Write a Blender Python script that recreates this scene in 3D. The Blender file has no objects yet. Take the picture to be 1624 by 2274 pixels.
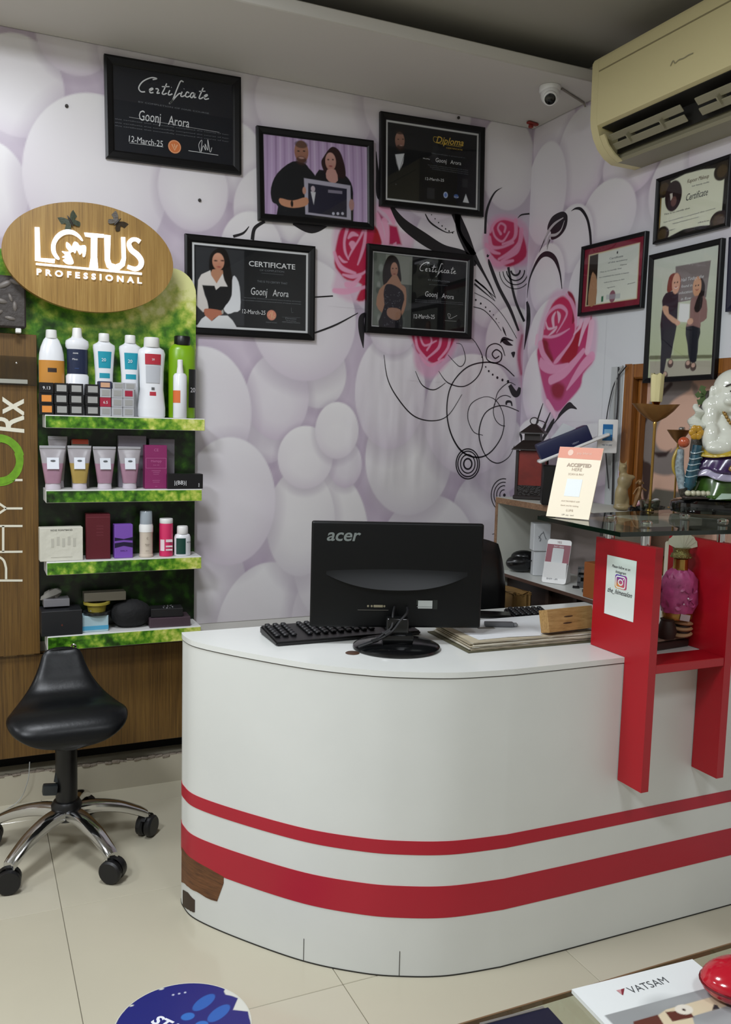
import bpy, bmesh, math, random
import numpy as np
from mathutils import Vector, Matrix, Euler
random.seed(7)
PI = math.pi
SC = bpy.context.scene
COL = SC.collection

# ------------------------------------------------------------------ camera
F_PX, PITCH, ROLL, YAW, EYE = 1946.9, 0.10343, 0.027077, 0.426285, 1.42
_fw = Vector((math.sin(YAW)*math.cos(PITCH), math.cos(YAW)*math.cos(PITCH), -math.sin(PITCH)))
_r0 = Vector((math.cos(YAW), -math.sin(YAW), 0)); _u0 = _r0.cross(_fw)
_rt = math.cos(ROLL)*_r0 + math.sin(ROLL)*_u0
_up = -math.sin(ROLL)*_r0 + math.cos(ROLL)*_u0
cam_d = bpy.data.cameras.new('camera'); cam = bpy.data.objects.new('camera', cam_d); COL.objects.link(cam)
cam_d.sensor_fit = 'VERTICAL'; cam_d.sensor_height = 36.0; cam_d.lens = 36.0*F_PX/2274.0
cam_d.clip_start = 0.05
cam.matrix_world = Matrix((( _rt.x, _up.x, -_fw.x, 0), (_rt.y, _up.y, -_fw.y, 0), (_rt.z, _up.z, -_fw.z, EYE), (0, 0, 0, 1)))
SC.camera = cam

# ------------------------------------------------------------------ world, exposure
SC.view_settings.view_transform = 'Standard'; SC.view_settings.look = 'None'
SC.view_settings.gamma = 1.0; SC.view_settings.use_curve_mapping = False
SC.view_settings.exposure = 0.0
wd = bpy.data.worlds.new('world'); SC.world = wd; wd.use_nodes = True
wd.node_tree.nodes['Background'].inputs[0].default_value = (0.8, 0.85, 0.9, 1)
wd.node_tree.nodes['Background'].inputs[1].default_value = 0.25

# ------------------------------------------------------------------ ceiling lamps (round and square LED panels of the salon)
def area_lamp(name, loc, size, power, color, rot=(0, 0, 0)):
    l = bpy.data.lights.new(name, 'AREA'); l.shape = 'SQUARE'; l.size = size; l.energy = power; l.color = color
    o = bpy.data.objects.new(name, l); COL.objects.link(o); o.location = loc; o.rotation_euler = rot
    return o
LAMPS = [((0.05, 1.95), 0.45, 29), ((-1.0, 0.6), 0.5, 56), ((0.9, -0.2), 0.5, 20), ((-1.8, 2.2), 0.45, 22)]
for (lx, ly), s_, p_ in LAMPS:
    area_lamp('panel_lamp', (lx, ly, 2.80), s_, p_, (0.955, 1.0, 1.06))

# ------------------------------------------------------------------ survey of the photograph: pixel -> point on a known plane (metres)
def ray(x, y): return ((x-812)/F_PX)*_rt - ((y-1137)/F_PX)*_up + _fw
def on_z(x, y, z): d = ray(x, y); return Vector((0, 0, EYE)) + d*((z-EYE)/d.z)
def on_y(x, y, Y): d = ray(x, y); return Vector((0, 0, EYE)) + d*(Y/d.y)
def on_x(x, y, X): d = ray(x, y); return Vector((0, 0, EYE)) + d*(X/d.x)
YB, XR, ZC = 3.30, 2.245, 2.69          # back wall, right wall, soffit height
DESK = 0.805

# ------------------------------------------------------------------ materials
def lin(c):
    if isinstance(c, str): c = tuple(int(c[i:i+2], 16)/255 for i in (0, 2, 4))
    return tuple((v/12.92 if v <= 0.04045 else ((v+0.055)/1.055)**2.4) for v in c)
_mats = {}
def mat(name, color='808080', rough=0.5, metal=0.0, spec=0.5, coat=0.0, emit=None, bump=0.0, bscale=200.0, vary=0.0, vscale=6.0, trans=0.0, alpha=1.0, sheen=0.0):
    if name in _mats: return _mats[name]
    m = bpy.data.materials.new(name); m.use_nodes = True; nt = m.node_tree; b = nt.nodes['Principled BSDF']
    c = (*lin(color), 1)
    b.inputs['Base Color'].default_value = c; b.inputs['Roughness'].default_value = rough
    b.inputs['Metallic'].default_value = metal; b.inputs['Specular IOR Level'].default_value = spec
    b.inputs['Coat Weight'].default_value = coat; b.inputs['Coat Roughness'].default_value = 0.08
    b.inputs['Transmission Weight'].default_value = trans; b.inputs['Alpha'].default_value = alpha
    if emit: b.inputs['Emission Color'].default_value = (*lin(emit[0]), 1); b.inputs['Emission Strength'].default_value = emit[1]
    if vary or bump:
        tc = nt.nodes.new('ShaderNodeTexCoord')
        if vary:
            n = nt.nodes.new('ShaderNodeTexNoise'); n.inputs['Scale'].default_value = vscale; n.inputs['Detail'].default_value = 4
            nt.links.new(tc.outputs['Object'], n.inputs['Vector'])
            r = nt.nodes.new('ShaderNodeMapRange'); r.inputs[1].default_value = .3; r.inputs[2].default_value = .7
            r.inputs[3].default_value = 1-vary; r.inputs[4].default_value = 1+vary*.4
            nt.links.new(n.outputs['Fac'], r.inputs[0])
            mx = nt.nodes.new('ShaderNodeVectorMath'); mx.operation = 'SCALE'; mx.inputs[0].default_value = c[:3]
            nt.links.new(r.outputs[0], mx.inputs['Scale']); nt.links.new(mx.outputs[0], b.inputs['Base Color'])
        if bump:
            n2 = nt.nodes.new('ShaderNodeTexNoise'); n2.inputs['Scale'].default_value = bscale; n2.inputs['Detail'].default_value = 3
            nt.links.new(tc.outputs['Object'], n2.inputs['Vector'])
            bp = nt.nodes.new('ShaderNodeBump'); bp.inputs['Strength'].default_value = bump; bp.inputs['Distance'].default_value = .01
            nt.links.new(n2.outputs['Fac'], bp.inputs['Height']); nt.links.new(bp.outputs[0], b.inputs['Normal'])
    _mats[name] = m; return m
def ramp(nt, fac, stops):
    r = nt.nodes.new('ShaderNodeValToRGB'); e = r.color_ramp.elements
    while len(e) < len(stops): e.new(.5)
    for k, (p, c) in enumerate(stops): e[k].position = p; e[k].color = (*lin(c), 1)
    nt.links.new(fac, r.inputs[0]); return r.outputs[0]
def wood(name, stops, rough=0.45, scale=(45, 45, 1.2), rings=0.0, coat=0.0):
    if name in _mats: return _mats[name]
    m = bpy.data.materials.new(name); m.use_nodes = True; nt = m.node_tree; b = nt.nodes['Principled BSDF']
    b.inputs['Roughness'].default_value = rough; b.inputs['Coat Weight'].default_value = coat
    tc = nt.nodes.new('ShaderNodeTexCoord'); mp = nt.nodes.new('ShaderNodeMapping'); mp.inputs['Scale'].default_value = scale
    nt.links.new(tc.outputs['Object'], mp.inputs[0])
    n = nt.nodes.new('ShaderNodeTexNoise'); n.inputs['Scale'].default_value = 3.0; n.inputs['Detail'].default_value = 7; n.inputs['Roughness'].default_value = .65
    nt.links.new(mp.outputs[0], n.inputs['Vector'])
    n2 = nt.nodes.new('ShaderNodeTexNoise'); n2.inputs['Scale'].default_value = .25; n2.inputs['Detail'].default_value = 1
    nt.links.new(mp.outputs[0], n2.inputs['Vector'])
    ad = nt.nodes.new('ShaderNodeMath'); ad.operation = 'MULTIPLY_ADD'; ad.inputs[1].default_value = .45
    nt.links.new(n2.outputs['Fac'], ad.inputs[0]); nt.links.new(n.outputs['Fac'], ad.inputs[2])
    sb = nt.nodes.new('ShaderNodeMath'); sb.operation = 'SUBTRACT'; sb.inputs[1].default_value = .22
    nt.links.new(ad.outputs[0], sb.inputs[0])
    nt.links.new(ramp(nt, sb.outputs[0], stops), b.inputs['Base Color'])
    _mats[name] = m; return m
def forest(name, dark=1.0):
    """printed photograph of leaves: dark green on the left, sunlit yellow-green to the right"""
    if name in _mats: return _mats[name]
    m = bpy.data.materials.new(name); m.use_nodes = True; nt = m.node_tree; b = nt.nodes['Principled BSDF']
    b.inputs['Roughness'].default_value = .3; L = nt.links.new
    tc = nt.nodes.new('ShaderNodeTexCoord'); sx = nt.nodes.new('ShaderNodeSeparateXYZ'); L(tc.outputs['Object'], sx.inputs[0])
    def mth(op, a, bb, c=None):
        k = nt.nodes.new('ShaderNodeMath'); k.operation = op
        for i, v in enumerate((a, bb, c)):
            if v is None: continue
            if isinstance(v, (int, float)): k.inputs[i].default_value = v
            else: L(v, k.inputs[i])
        return k.outputs[0]
    def noise(s, d=5, r=.6, off=0):
        mp = nt.nodes.new('ShaderNodeMapping'); mp.inputs['Location'].default_value = (off, off, off); L(tc.outputs['Object'], mp.inputs[0])
        k = nt.nodes.new('ShaderNodeTexNoise'); k.inputs['Scale'].default_value = s; k.inputs['Detail'].default_value = d; k.inputs['Roughness'].default_value = r
        L(mp.outputs[0], k.inputs['Vector']); return k.outputs['Fac']
    v = nt.nodes.new('ShaderNodeTexVoronoi'); v.inputs['Scale'].default_value = 30 if dark < 1 else 48; v.inputs['Randomness'].default_value = 1
    L(tc.outputs['Object'], v.inputs['Vector'])
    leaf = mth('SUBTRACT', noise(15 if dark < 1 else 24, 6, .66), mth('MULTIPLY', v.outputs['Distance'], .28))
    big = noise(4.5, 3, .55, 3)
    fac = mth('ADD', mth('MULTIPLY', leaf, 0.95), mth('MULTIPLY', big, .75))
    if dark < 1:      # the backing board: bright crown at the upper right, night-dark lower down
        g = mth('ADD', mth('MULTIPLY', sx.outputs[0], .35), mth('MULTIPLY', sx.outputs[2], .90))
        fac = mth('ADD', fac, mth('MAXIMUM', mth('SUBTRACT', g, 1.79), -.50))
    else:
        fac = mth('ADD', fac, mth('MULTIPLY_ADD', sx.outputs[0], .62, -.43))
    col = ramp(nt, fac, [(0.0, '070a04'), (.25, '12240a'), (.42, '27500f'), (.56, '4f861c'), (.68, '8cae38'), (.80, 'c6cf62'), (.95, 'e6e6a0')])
    L(col, b.inputs['Base Color']); _mats[name] = m; return m
def attr_mat(name, rough=0.4, coat=0.0, wrinkle=False, spec=0.5):
    if name in _mats: return _mats[name]
    m = bpy.data.materials.new(name); m.use_nodes = True; nt = m.node_tree; b = nt.nodes['Principled BSDF']
    b.inputs['Roughness'].default_value = rough; b.inputs['Coat Weight'].default_value = coat; b.inputs['Specular IOR Level'].default_value = spec
    a = nt.nodes.new('ShaderNodeVertexColor'); a.layer_name = 'print'
    nt.links.new(a.outputs[0], b.inputs['Base Color'])
    if wrinkle:   # the vinyl has loose vertical folds right of the middle
        L = nt.links.new
        tc = nt.nodes.new('ShaderNodeTexCoord'); mp = nt.nodes.new('ShaderNodeMapping'); mp.inputs['Scale'].default_value = (1, 1, .22)
        mp.inputs['Rotation'].default_value = (0, math.radians(-5), 0)
        L(tc.outputs['Object'], mp.inputs[0])
        w = nt.nodes.new('ShaderNodeTexNoise'); w.inputs['Scale'].default_value = 12; w.inputs['Detail'].default_value = 1
        L(mp.outputs[0], w.inputs['Vector'])
        sx = nt.nodes.new('ShaderNodeSeparateXYZ'); L(tc.outputs['Object'], sx.inputs[0])
        def win(o, lo, hi, s):
            p = nt.nodes.new('ShaderNodeMapRange'); p.interpolation_type = 'SMOOTHSTEP'; L(o, p.inputs[0]); p.inputs[1].default_value = lo-s; p.inputs[2].default_value = lo+s
            q = nt.nodes.new('ShaderNodeMapRange'); q.interpolation_type = 'SMOOTHSTEP'; L(o, q.inputs[0]); q.inputs[1].default_value = hi-s; q.inputs[2].default_value = hi+s; q.inputs[3].default_value = 1; q.inputs[4].default_value = 0
            k = nt.nodes.new('ShaderNodeMath'); k.operation = 'MULTIPLY'; L(p.outputs[0], k.inputs[0]); L(q.outputs[0], k.inputs[1]); return k.outputs[0]
        k = nt.nodes.new('ShaderNodeMath'); k.operation = 'MULTIPLY'; L(win(sx.outputs[0], 1.45, 2.2, .12), k.inputs[0]); L(win(sx.outputs[2], 1.15, 1.72, .12), k.inputs[1])
        k3 = nt.nodes.new('ShaderNodeMath'); k3.operation = 'MULTIPLY'; L(k.outputs[0], k3.inputs[0]); L(w.outputs['Fac'], k3.inputs[1])
        bp = nt.nodes.new('ShaderNodeBump'); bp.inputs['Strength'].default_value = 1.0; bp.inputs['Distance'].default_value = .02
        L(k3.outputs[0], bp.inputs['Height']); L(bp.outputs[0], b.inputs['Normal'])
    _mats[name] = m; return m
def glass_pane_mat(name='frame glass', tint='ffffff', rough=0.02):
    if name in _mats: return _mats[name]
    m = bpy.data.materials.new(name); m.use_nodes = True; nt = m.node_tree; nt.nodes.clear(); L = nt.links.new
    o = nt.nodes.new('ShaderNodeOutputMaterial'); t = nt.nodes.new('ShaderNodeBsdfTransparent'); t.inputs[0].default_value = (*lin(tint), 1)
    g = nt.nodes.new('ShaderNodeBsdfGlossy'); g.inputs['Roughness'].default_value = rough
    f = nt.nodes.new('ShaderNodeFresnel'); f.inputs[0].default_value = 1.5; mx = nt.nodes.new('ShaderNodeMixShader')
    gm = nt.nodes.new('ShaderNodeNewGeometry'); iv = nt.nodes.new('ShaderNodeMath'); iv.operation = 'SUBTRACT'; iv.inputs[0].default_value = 1; L(gm.outputs['Backfacing'], iv.inputs[1])
    ml = nt.nodes.new('ShaderNodeMath'); ml.operation = 'MULTIPLY'; L(f.outputs[0], ml.inputs[0]); L(iv.outputs[0], ml.inputs[1])     # reflect once, on the outer face only
    L(ml.outputs[0], mx.inputs[0]); L(t.outputs[0], mx.inputs[1]); L(g.outputs[0], mx.inputs[2]); L(mx.outputs[0], o.inputs[0])
    _mats[name] = m; return m

# ------------------------------------------------------------------ mesh builder
class MB:
    def __init__(s): s.bm = bmesh.new(); s.mats = []; s.cur = 0; s.M = Matrix()
    def m(s, mt):
        if mt not in s.mats: s.mats.append(mt)
        s.cur = s.mats.index(mt); return s
    def _fin(s, verts, faces, M=None, smooth=True):
        X = s.M @ M if M is not None else s.M
        vs = [s.bm.verts.new(X @ Vector(v)) for v in verts]
        out = []
        for f in faces:
            try: fc = s.bm.faces.new([vs[i] for i in f])
            except ValueError: continue
            fc.material_index = s.cur; fc.smooth = smooth; out.append(fc)
        return out
    def box(s, c, d, rot=None, bev=0.0, seg=1):
        t = bmesh.new(); bmesh.ops.create_cube(t, size=1)
        for v in t.verts: v.co = Vector((v.co.x*d[0], v.co.y*d[1], v.co.z*d[2]))
        if bev > 0: bmesh.ops.bevel(t, geom=list(t.edges), offset=min(bev, min(d)*.45), segments=seg, profile=.6, affect='EDGES', clamp_overlap=True)
        M = Matrix.Translation(c)
        if rot is not None: M = M @ (rot if isinstance(rot, Matrix) else Euler(rot).to_matrix().to_4x4())
        t.verts.index_update()
        s._fin([v.co.copy() for v in t.verts], [[v.index for v in f.verts] for f in t.faces], M, smooth=False); t.free(); return s
    def lathe(s, prof, c=(0, 0, 0), seg=24, sx=1.0, sy=1.0, M=None, caps=True, a0=0.0, a1=2*PI, smooth=True):
        full = abs(a1-a0-2*PI) < 1e-6; n = seg if full else seg+1
        V = []; Fs = []
        for (r, z) in prof:
            for k in range(n):
                a = a0+(a1-a0)*k/seg; V.append((c[0]+r*math.cos(a)*sx, c[1]+r*math.sin(a)*sy, c[2]+z))
        for i in range(len(prof)-1):
            for k in range(seg):
                k2 = (k+1) % n if full else k+1
                Fs.append((i*n+k, i*n+k2, (i+1)*n+k2, (i+1)*n+k))
        if caps and full:
            if prof[0][0] > 1e-6: Fs.append(tuple(range(n))[::-1])
            if prof[-1][0] > 1e-6: Fs.append(tuple((len(prof)-1)*n+k for k in range(n)))
        s._fin(V, Fs, M, smooth); return s
    def tube(s, pts, r, seg=8, closed=False, flat=1.0):
        pts = [Vector(p) for p in pts]; n = len(pts); V = []; Fs = []
        rr = r if hasattr(r, '__len__') else [r]*n
        prev = None
        for i, p in enumerate(pts):
            d = (pts[(i+1) % n] if (closed or i < n-1) else p) - (pts[i-1] if (closed or i > 0) else p)
            if d.length < 1e-9: d = Vector((0, 0, 1))
            d.normalize()
            if prev is None:
                u = d.cross(Vector((0, 0, 1)))
                if u.length < .1: u = d.cross(Vector((0, 1, 0)))
            else: u = prev - d*prev.dot(d)
            u.normalize(); prev = u; w = d.cross(u)
            for k in range(seg):
                a = 2*PI*k/seg; V.append(p+u*(rr[i]*math.cos(a))+w*(rr[i]*flat*math.sin(a)))
        for i in range(n if closed else n-1):
            j = (i+1) % n
            for k in range(seg):
                k2 = (k+1) % seg; Fs.append((i*seg+k, i*seg+k2, j*seg+k2, j*seg+k))
        if not closed: Fs.append(tuple(range(seg))[::-1]); Fs.append(tuple((n-1)*seg+k for k in range(seg)))
        s._fin(V, Fs); return s
    def prism(s, poly, depth, M=None, smooth=False, z0=0.0):
        """2-D outline in local xy extruded along local +z by depth"""
        n = len(poly); V = [(x, y, z0) for x, y in poly]
        if depth: V += [(x, y, z0+depth) for x, y in poly]
        Fs = [tuple(range(n))[::-1] if depth else tuple(range(n))]
        if depth:
            Fs.append(tuple(range(n, 2*n)))
            Fs += [(i, (i+1) % n, n+(i+1) % n, n+i) for i in range(n)]
        s._fin(V, Fs, M, smooth); return s
    def ell(s, c, r, seg=16, rings=10, M=None):
        prof = [(math.sin(PI*i/rings), -math.cos(PI*i/rings)) for i in range(rings+1)]
        prof[0] = (1e-4, -1); prof[-1] = (1e-4, 1)
        T = Matrix.Translation(c) @ (M if M is not None else Matrix()) @ Matrix.Diagonal((r[0], r[1], r[2], 1))
        return s.lathe(prof, seg=seg, M=T)
    def add_mesh(s, me, M=None):
        s._fin([v.co.copy() for v in me.vertices], [tuple(p.vertices) for p in me.polygons], M, smooth=False); return s
    def ribbon(s, pts, w, M=None):
        """flat stroke in local xy with a width per point"""
        pts = [Vector((p[0], p[1])) for p in pts]; n = len(pts); V = []
        for i, p in enumerate(pts):
            d = pts[min(i+1, n-1)]-pts[max(i-1, 0)]
            if d.length < 1e-9: d = Vector((1, 0))
            d.normalize(); u = Vector((-d.y, d.x))*(w[i] if hasattr(w, '__len__') else w)*.5
            V += [(p.x-u.x, p.y-u.y, 0), (p.x+u.x, p.y+u.y, 0)]
        s._fin(V, [(2*i, 2*i+2, 2*i+3, 2*i+1) for i in range(n-1)], M, False); return s
    def build(s, name, parent=None, label=None, kind=None, autosmooth=True, recalc=True, loc=None):
        if recalc: bmesh.ops.recalc_face_normals(s.bm, faces=list(s.bm.faces))
        me = bpy.data.meshes.new(name); s.bm.to_mesh(me); s.bm.free()
        for m in s.mats: me.materials.append(m)
        if autosmooth: me.set_sharp_from_angle(angle=math.radians(38))
        o = bpy.data.objects.new(name, me); COL.objects.link(o)
        if parent is not None: o.parent = parent
        if label: o['label'] = label
        if kind: o['kind'] = kind
        if loc: o.location = loc
        return o
def mb(m): return MB().m(m)
def thing(name, label, cat, loc=(0, 0, 0), rz=0.0, group=None):
    o = bpy.data.objects.new(name, None); COL.objects.link(o); o.empty_display_size = .05
    o.location = loc; o.rotation_euler = (0, 0, rz); o['label'] = label; o['category'] = cat
    if group: o['group'] = group
    return o
def tag(o, label, cat, group=None):
    o['label'] = label; o['category'] = cat
    if group: o['group'] = group
    return o
def dup(root, loc, rz=None, label=None, group=None):
    r = root.copy(); COL.objects.link(r); r.location = loc
    if rz is not None: r.rotation_euler = (0, 0, rz)
    if label: r['label'] = label
    if group: r['group'] = group
    for ch in list(root.children):
        c = ch.copy(); COL.objects.link(c); c.parent = r
        for g in ch.children:
            d = g.copy(); COL.objects.link(d); d.parent = c
    return r
def smooth_pts(p, n=6, closed=False):
    """Catmull-Rom through 2-D or 3-D points (extra columns such as widths are carried along)"""
    P = [np.array(q, float) for q in p]; N = len(P); out = []
    rng = N if closed else N-1
    for i in range(rng):
        p0 = P[(i-1) % N] if (closed or i > 0) else P[0]; p1 = P[i % N]; p2 = P[(i+1) % N]; p3 = P[(i+2) % N] if (closed or i < N-2) else P[-1]
        for k in range(n):
            t = k/n; out.append(.5*((2*p1)+(-p0+p2)*t+(2*p0-5*p1+4*p2-p3)*t*t+(-p0+3*p1-3*p2+p3)*t**3))
    if not closed: out.append(P[-1])
    return [tuple(float(a) for a in q) for q in out]
def frame_m(origin, xdir, ydir):
    x = Vector(xdir).normalized(); z = x.cross(Vector(ydir)).normalized(); y = z.cross(x)
    return Matrix(((x.x, y.x, z.x, origin[0]), (x.y, y.y, z.y, origin[1]), (x.z, y.z, z.z, origin[2]), (0, 0, 0, 1)))
_tc = {}
def text_mesh(txt, size=1.0, shear=0.0, offset=0.0, extrude=0.0, spacing=1.0, align='LEFT', res=3):
    k = (txt, size, shear, offset, extrude, spacing, align, res)
    if k in _tc: return _tc[k]
    c = bpy.data.curves.new('text', 'FONT'); c.body = txt; c.size = size; c.shear = shear; c.offset = offset; c.extrude = extrude
    c.space_character = spacing; c.align_x = align; c.resolution_u = res
    o = bpy.data.objects.new('text', c); COL.objects.link(o)
    dg = bpy.context.evaluated_depsgraph_get(); me = bpy.data.meshes.new_from_object(o.evaluated_get(dg))
    bpy.data.objects.remove(o); bpy.data.curves.remove(c); _tc[k] = me; return me

# ------------------------------------------------------------------ printed pictures: colours on a fine grid, painted with shapes
class Print:
    def __init__(s, u0, u1, v0, v1, res):
        s.nu = max(2, int(round(abs(u1-u0)/res))+1); s.nv = max(2, int(round(abs(v1-v0)/res))+1)
        s.u = np.linspace(u0, u1, s.nu); s.v = np.linspace(v0, v1, s.nv); s.res = res
        s.U, s.V = np.meshgrid(s.u, s.v); s.C = np.zeros((s.nv, s.nu, 3), np.float32)
    def _box(s, a, b, c, d):
        iu = np.searchsorted(s.u, [a, b]); lo, hi = min(s.v[0], s.v[-1]), 0
        iv = np.searchsorted(s.v, [c, d]); return slice(iv[0], max(iv[1], iv[0])), slice(iu[0], max(iu[1], iu[0]))
    @staticmethod
    def col(c, V=None, lohi=None):
        if isinstance(c, (list, tuple)) and isinstance(c[0], str):
            a, b = np.array(lin(c[0])), np.array(lin(c[1])); t = np.clip((V-lohi[0])/(lohi[1]-lohi[0]+1e-9), 0, 1)[..., None]
            return b*(1-t)+a*t
        return np.array(lin(c))
    def _mix(s, sl, a, col, alpha):
        a = (a*alpha)[..., None]; s.C[sl] = s.C[sl]*(1-a)+col*a
    def fill(s, c, lohi=None):
        s.C[:] = s.col(c, s.V, lohi or (s.v[0], s.v[-1]))
    def ellipse(s, cx, cy, rx, ry, c, soft=None, alpha=1.0, rot=0.0):
        soft = soft or s.res; R = max(abs(rx), abs(ry))*1.02+soft*2
        sl = s._box(cx-R, cx+R, cy-R, cy+R); U = s.U[sl]-cx; V = s.V[sl]-cy
        if U.size == 0: return
        if rot: U, V = U*math.cos(rot)+V*math.sin(rot), -U*math.sin(rot)+V*math.cos(rot)
        d = (np.sqrt((U/rx)**2+(V/ry)**2)-1)*min(rx, ry)
        s._mix(sl, np.clip(.5-d/soft, 0, 1), s.col(c, s.V[sl], (cy-ry, cy+ry)), alpha)
    def poly(s, pts, c, soft=None, alpha=1.0, smooth=0):
        if smooth: pts = smooth_pts([p[:2] for p in pts], smooth, True)
        soft = soft or s.res; P = np.array([p[:2] for p in pts]); lo, hi = P.min(0), P.max(0)
        sl = s._box(lo[0]-soft, hi[0]+soft, lo[1]-soft, hi[1]+soft); U, V = s.U[sl], s.V[sl]
        if U.size == 0: return
        dm = np.full(U.shape, 1e9); ins = np.zeros(U.shape, bool)
        for i in range(len(P)):
            a, b = P[i], P[(i+1) % len(P)]; e = b-a; L = e@e+1e-12
            t = np.clip(((U-a[0])*e[0]+(V-a[1])*e[1])/L, 0, 1)
            dm = np.minimum(dm, (U-a[0]-t*e[0])**2+(V-a[1]-t*e[1])**2)
            if abs(e[1]) > 1e-12:
                c1 = (a[1] <= V) != (b[1] <= V); ins ^= c1 & (U < a[0]+(V-a[1])*e[0]/e[1])
        d = np.sqrt(dm)*np.where(ins, -1, 1)
        s._mix(sl, np.clip(.5-d/soft, 0, 1), s.col(c, V, (lo[1], hi[1])), alpha)
    def stroke(s, pts, c, soft=None, alpha=1.0, smooth=5):
        """pts = (u, v, width)"""
        soft = soft or s.res
        if smooth and len(pts) > 2: pts = smooth_pts(pts, smooth)
        P = np.array(pts); W = P[:, 2].max(); lo, hi = P[:, :2].min(0), P[:, :2].max(0)
        sl = s._box(lo[0]-W, hi[0]+W, lo[1]-W, hi[1]+W); U, V = s.U[sl], s.V[sl]
        if U.size == 0: return
        dm = np.full(U.shape, 1e9)
        for i in range(len(P)-1):
            a, b = P[i], P[i+1]; e = b[:2]-a[:2]; L = e@e+1e-12
            t = np.clip(((U-a[0])*e[0]+(V-a[1])*e[1])/L, 0, 1)
            d = np.sqrt((U-a[0]-t*e[0])**2+(V-a[1]-t*e[1])**2)-(a[2]+(b[2]-a[2])*t)*.5
            dm = np.minimum(dm, d)
        s._mix(sl, np.clip(.5-dm/soft, 0, 1), s.col(c, V, (lo[1]-W, hi[1]+W)), alpha)
    def rect(s, a, b, c, d, col, alpha=1.0): s.poly([(a, c), (b, c), (b, d), (a, d)], col, alpha=alpha)
    def build(s, name, M, material, parent=None, label=None, mask=None, thick=0.0):
        co = np.empty((s.nv*s.nu, 3), np.float64); co[:, 0] = s.U.ravel(); co[:, 1] = s.V.ravel(); co[:, 2] = 0
        Mn = np.array(M); co = co@Mn[:3, :3].T+Mn[:3, 3]
        i = np.arange((s.nv-1)*(s.nu-1)); r, q = i//(s.nu-1), i % (s.nu-1); a = r*s.nu+q
        f = np.stack([a, a+1, a+s.nu+1, a+s.nu], 1)
        if mask is not None: f = f[mask(s.U.ravel()[a], s.V.ravel()[a])]
        me = bpy.data.meshes.new(name); me.vertices.add(len(co)); me.vertices.foreach_set('co', co.ravel())
        me.loops.add(f.size); me.loops.foreach_set('vertex_index', f.ravel().astype(np.int32))
        me.polygons.add(len(f)); me.polygons.foreach_set('loop_start', (np.arange(len(f))*4).astype(np.int32))
        me.polygons.foreach_set('loop_total', np.full(len(f), 4, np.int32))
        me.update(calc_edges=True)
        at = me.color_attributes.new('print', 'FLOAT_COLOR', 'POINT')
        c4 = np.ones((len(co), 4), np.float32); c4[:, :3] = s.C.reshape(-1, 3); at.data.foreach_set('color', c4.ravel())
        me.materials.append(material); me.validate()
        o = bpy.data.objects.new(name, me); COL.objects.link(o)
        if parent is not None: o.parent = parent
        if label: o['label'] = label
        return o
def homography(src, dst):
    A = []; b = []
    for (x, y), (u, v) in zip(src, dst):
        A += [[x, y, 1, 0, 0, 0, -u*x, -u*y], [0, 0, 0, x, y, 1, -v*x, -v*y]]; b += [u, v]
    h = np.append(np.linalg.solve(np.array(A, float), np.array(b, float)), 1).reshape(3, 3)
    def f(x, y): p = h@np.array([x, y, 1.0]); return p[0]/p[2], p[1]/p[2]
    return f
# ------------------------------------------------------------------ shared materials
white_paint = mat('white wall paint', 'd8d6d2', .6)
black_plastic = mat('black plastic', '0c0c0d', .38)
chrome = mat('chrome', 'c8c8c8', .12, 1.0)
white_plastic = mat('white plastic', 'e6e6e4', .35)
oak = wood('oak laminate', [(0.25, '6e5020'), (.45, '8f6c30'), (.6, '9c7a3c'), (.85, 'b7965a')], .42, (60, 60, 1.5))
walnut = wood('brown laminate', [(0.25, '453015'), (.5, '664a22'), (.7, '755829'), (.9, '8c6e3a')], .4, (60, 60, 1.5))
teak = wood('teak frame wood', [(0.2, '5e3614'), (.5, '8a5522'), (.8, 'a8702f')], .35, (40, 40, 2))
red_lam = mat('red laminate', 'a80f1e', .36, vary=.05, vscale=4)
glass_mat = glass_pane_mat()
laminate = mat('white laminate', 'd8dad6', .42, vary=.045, vscale=3)

# ------------------------------------------------------------------ the room
def structure(o): o['kind'] = 'structure'; return o
def slab(name, lo, hi, m, parent=None):
    b = mb(m); b.box([(lo[i]+hi[i])/2 for i in range(3)], [hi[i]-lo[i] for i in range(3)]); o = b.build(name, parent, autosmooth=False)
    return o if parent else structure(o)
wall_back = slab('wall_back', (-3.2, YB+.002, .19), (2.5, YB+.25, 3.0), white_paint)
slab('wall_foot', (-3.2, YB+.10, 0), (2.5, YB+.25, .19), mat('recess shade', '14110e', .9), wall_back)  # near-black colour paints in the shade of the gap below the wood panel
wall_right = slab('wall_right', (XR+.002, 2.635, -.05), (XR+.3, 3.55, 3.0), white_paint)
slab('wall_section', (XR+.002, -3.0, 1.665), (XR+.3, 2.635, 3.0), white_paint, wall_right)
slab('wall_section', (XR+.002, -3.0, -.05), (XR+.3, 2.635, .9), white_paint, wall_right)
slab('wall_section', (XR+.002, -3.0, .9), (XR+.3, 1.0, 1.665), white_paint, wall_right)
slab('wall_left', (-3.4, -3.2, -.05), (-3.2, 3.55, 3.0), white_paint)
slab('wall_front', (-3.4, -3.2, -.05), (2.55, -3.0, 3.0), white_paint)
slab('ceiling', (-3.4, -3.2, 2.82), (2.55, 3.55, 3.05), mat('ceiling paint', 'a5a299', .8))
so = mb(mat('soffit paint', 'cfccc6', .7)); so.box(((-3.2+2.245)/2, (2.76+3.30)/2, 2.7125), (5.445, .54, .045), bev=.004)
structure(so.build('trim_1'))
sk = mb(mat('skirting tile', 'b9b29f', .3, vary=.04, vscale=3)); sk.box((-.5, YB+.05, .054), (5.4, .10, .108))
skr = structure(sk.build('baseboard_back', autosmooth=False))
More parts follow.
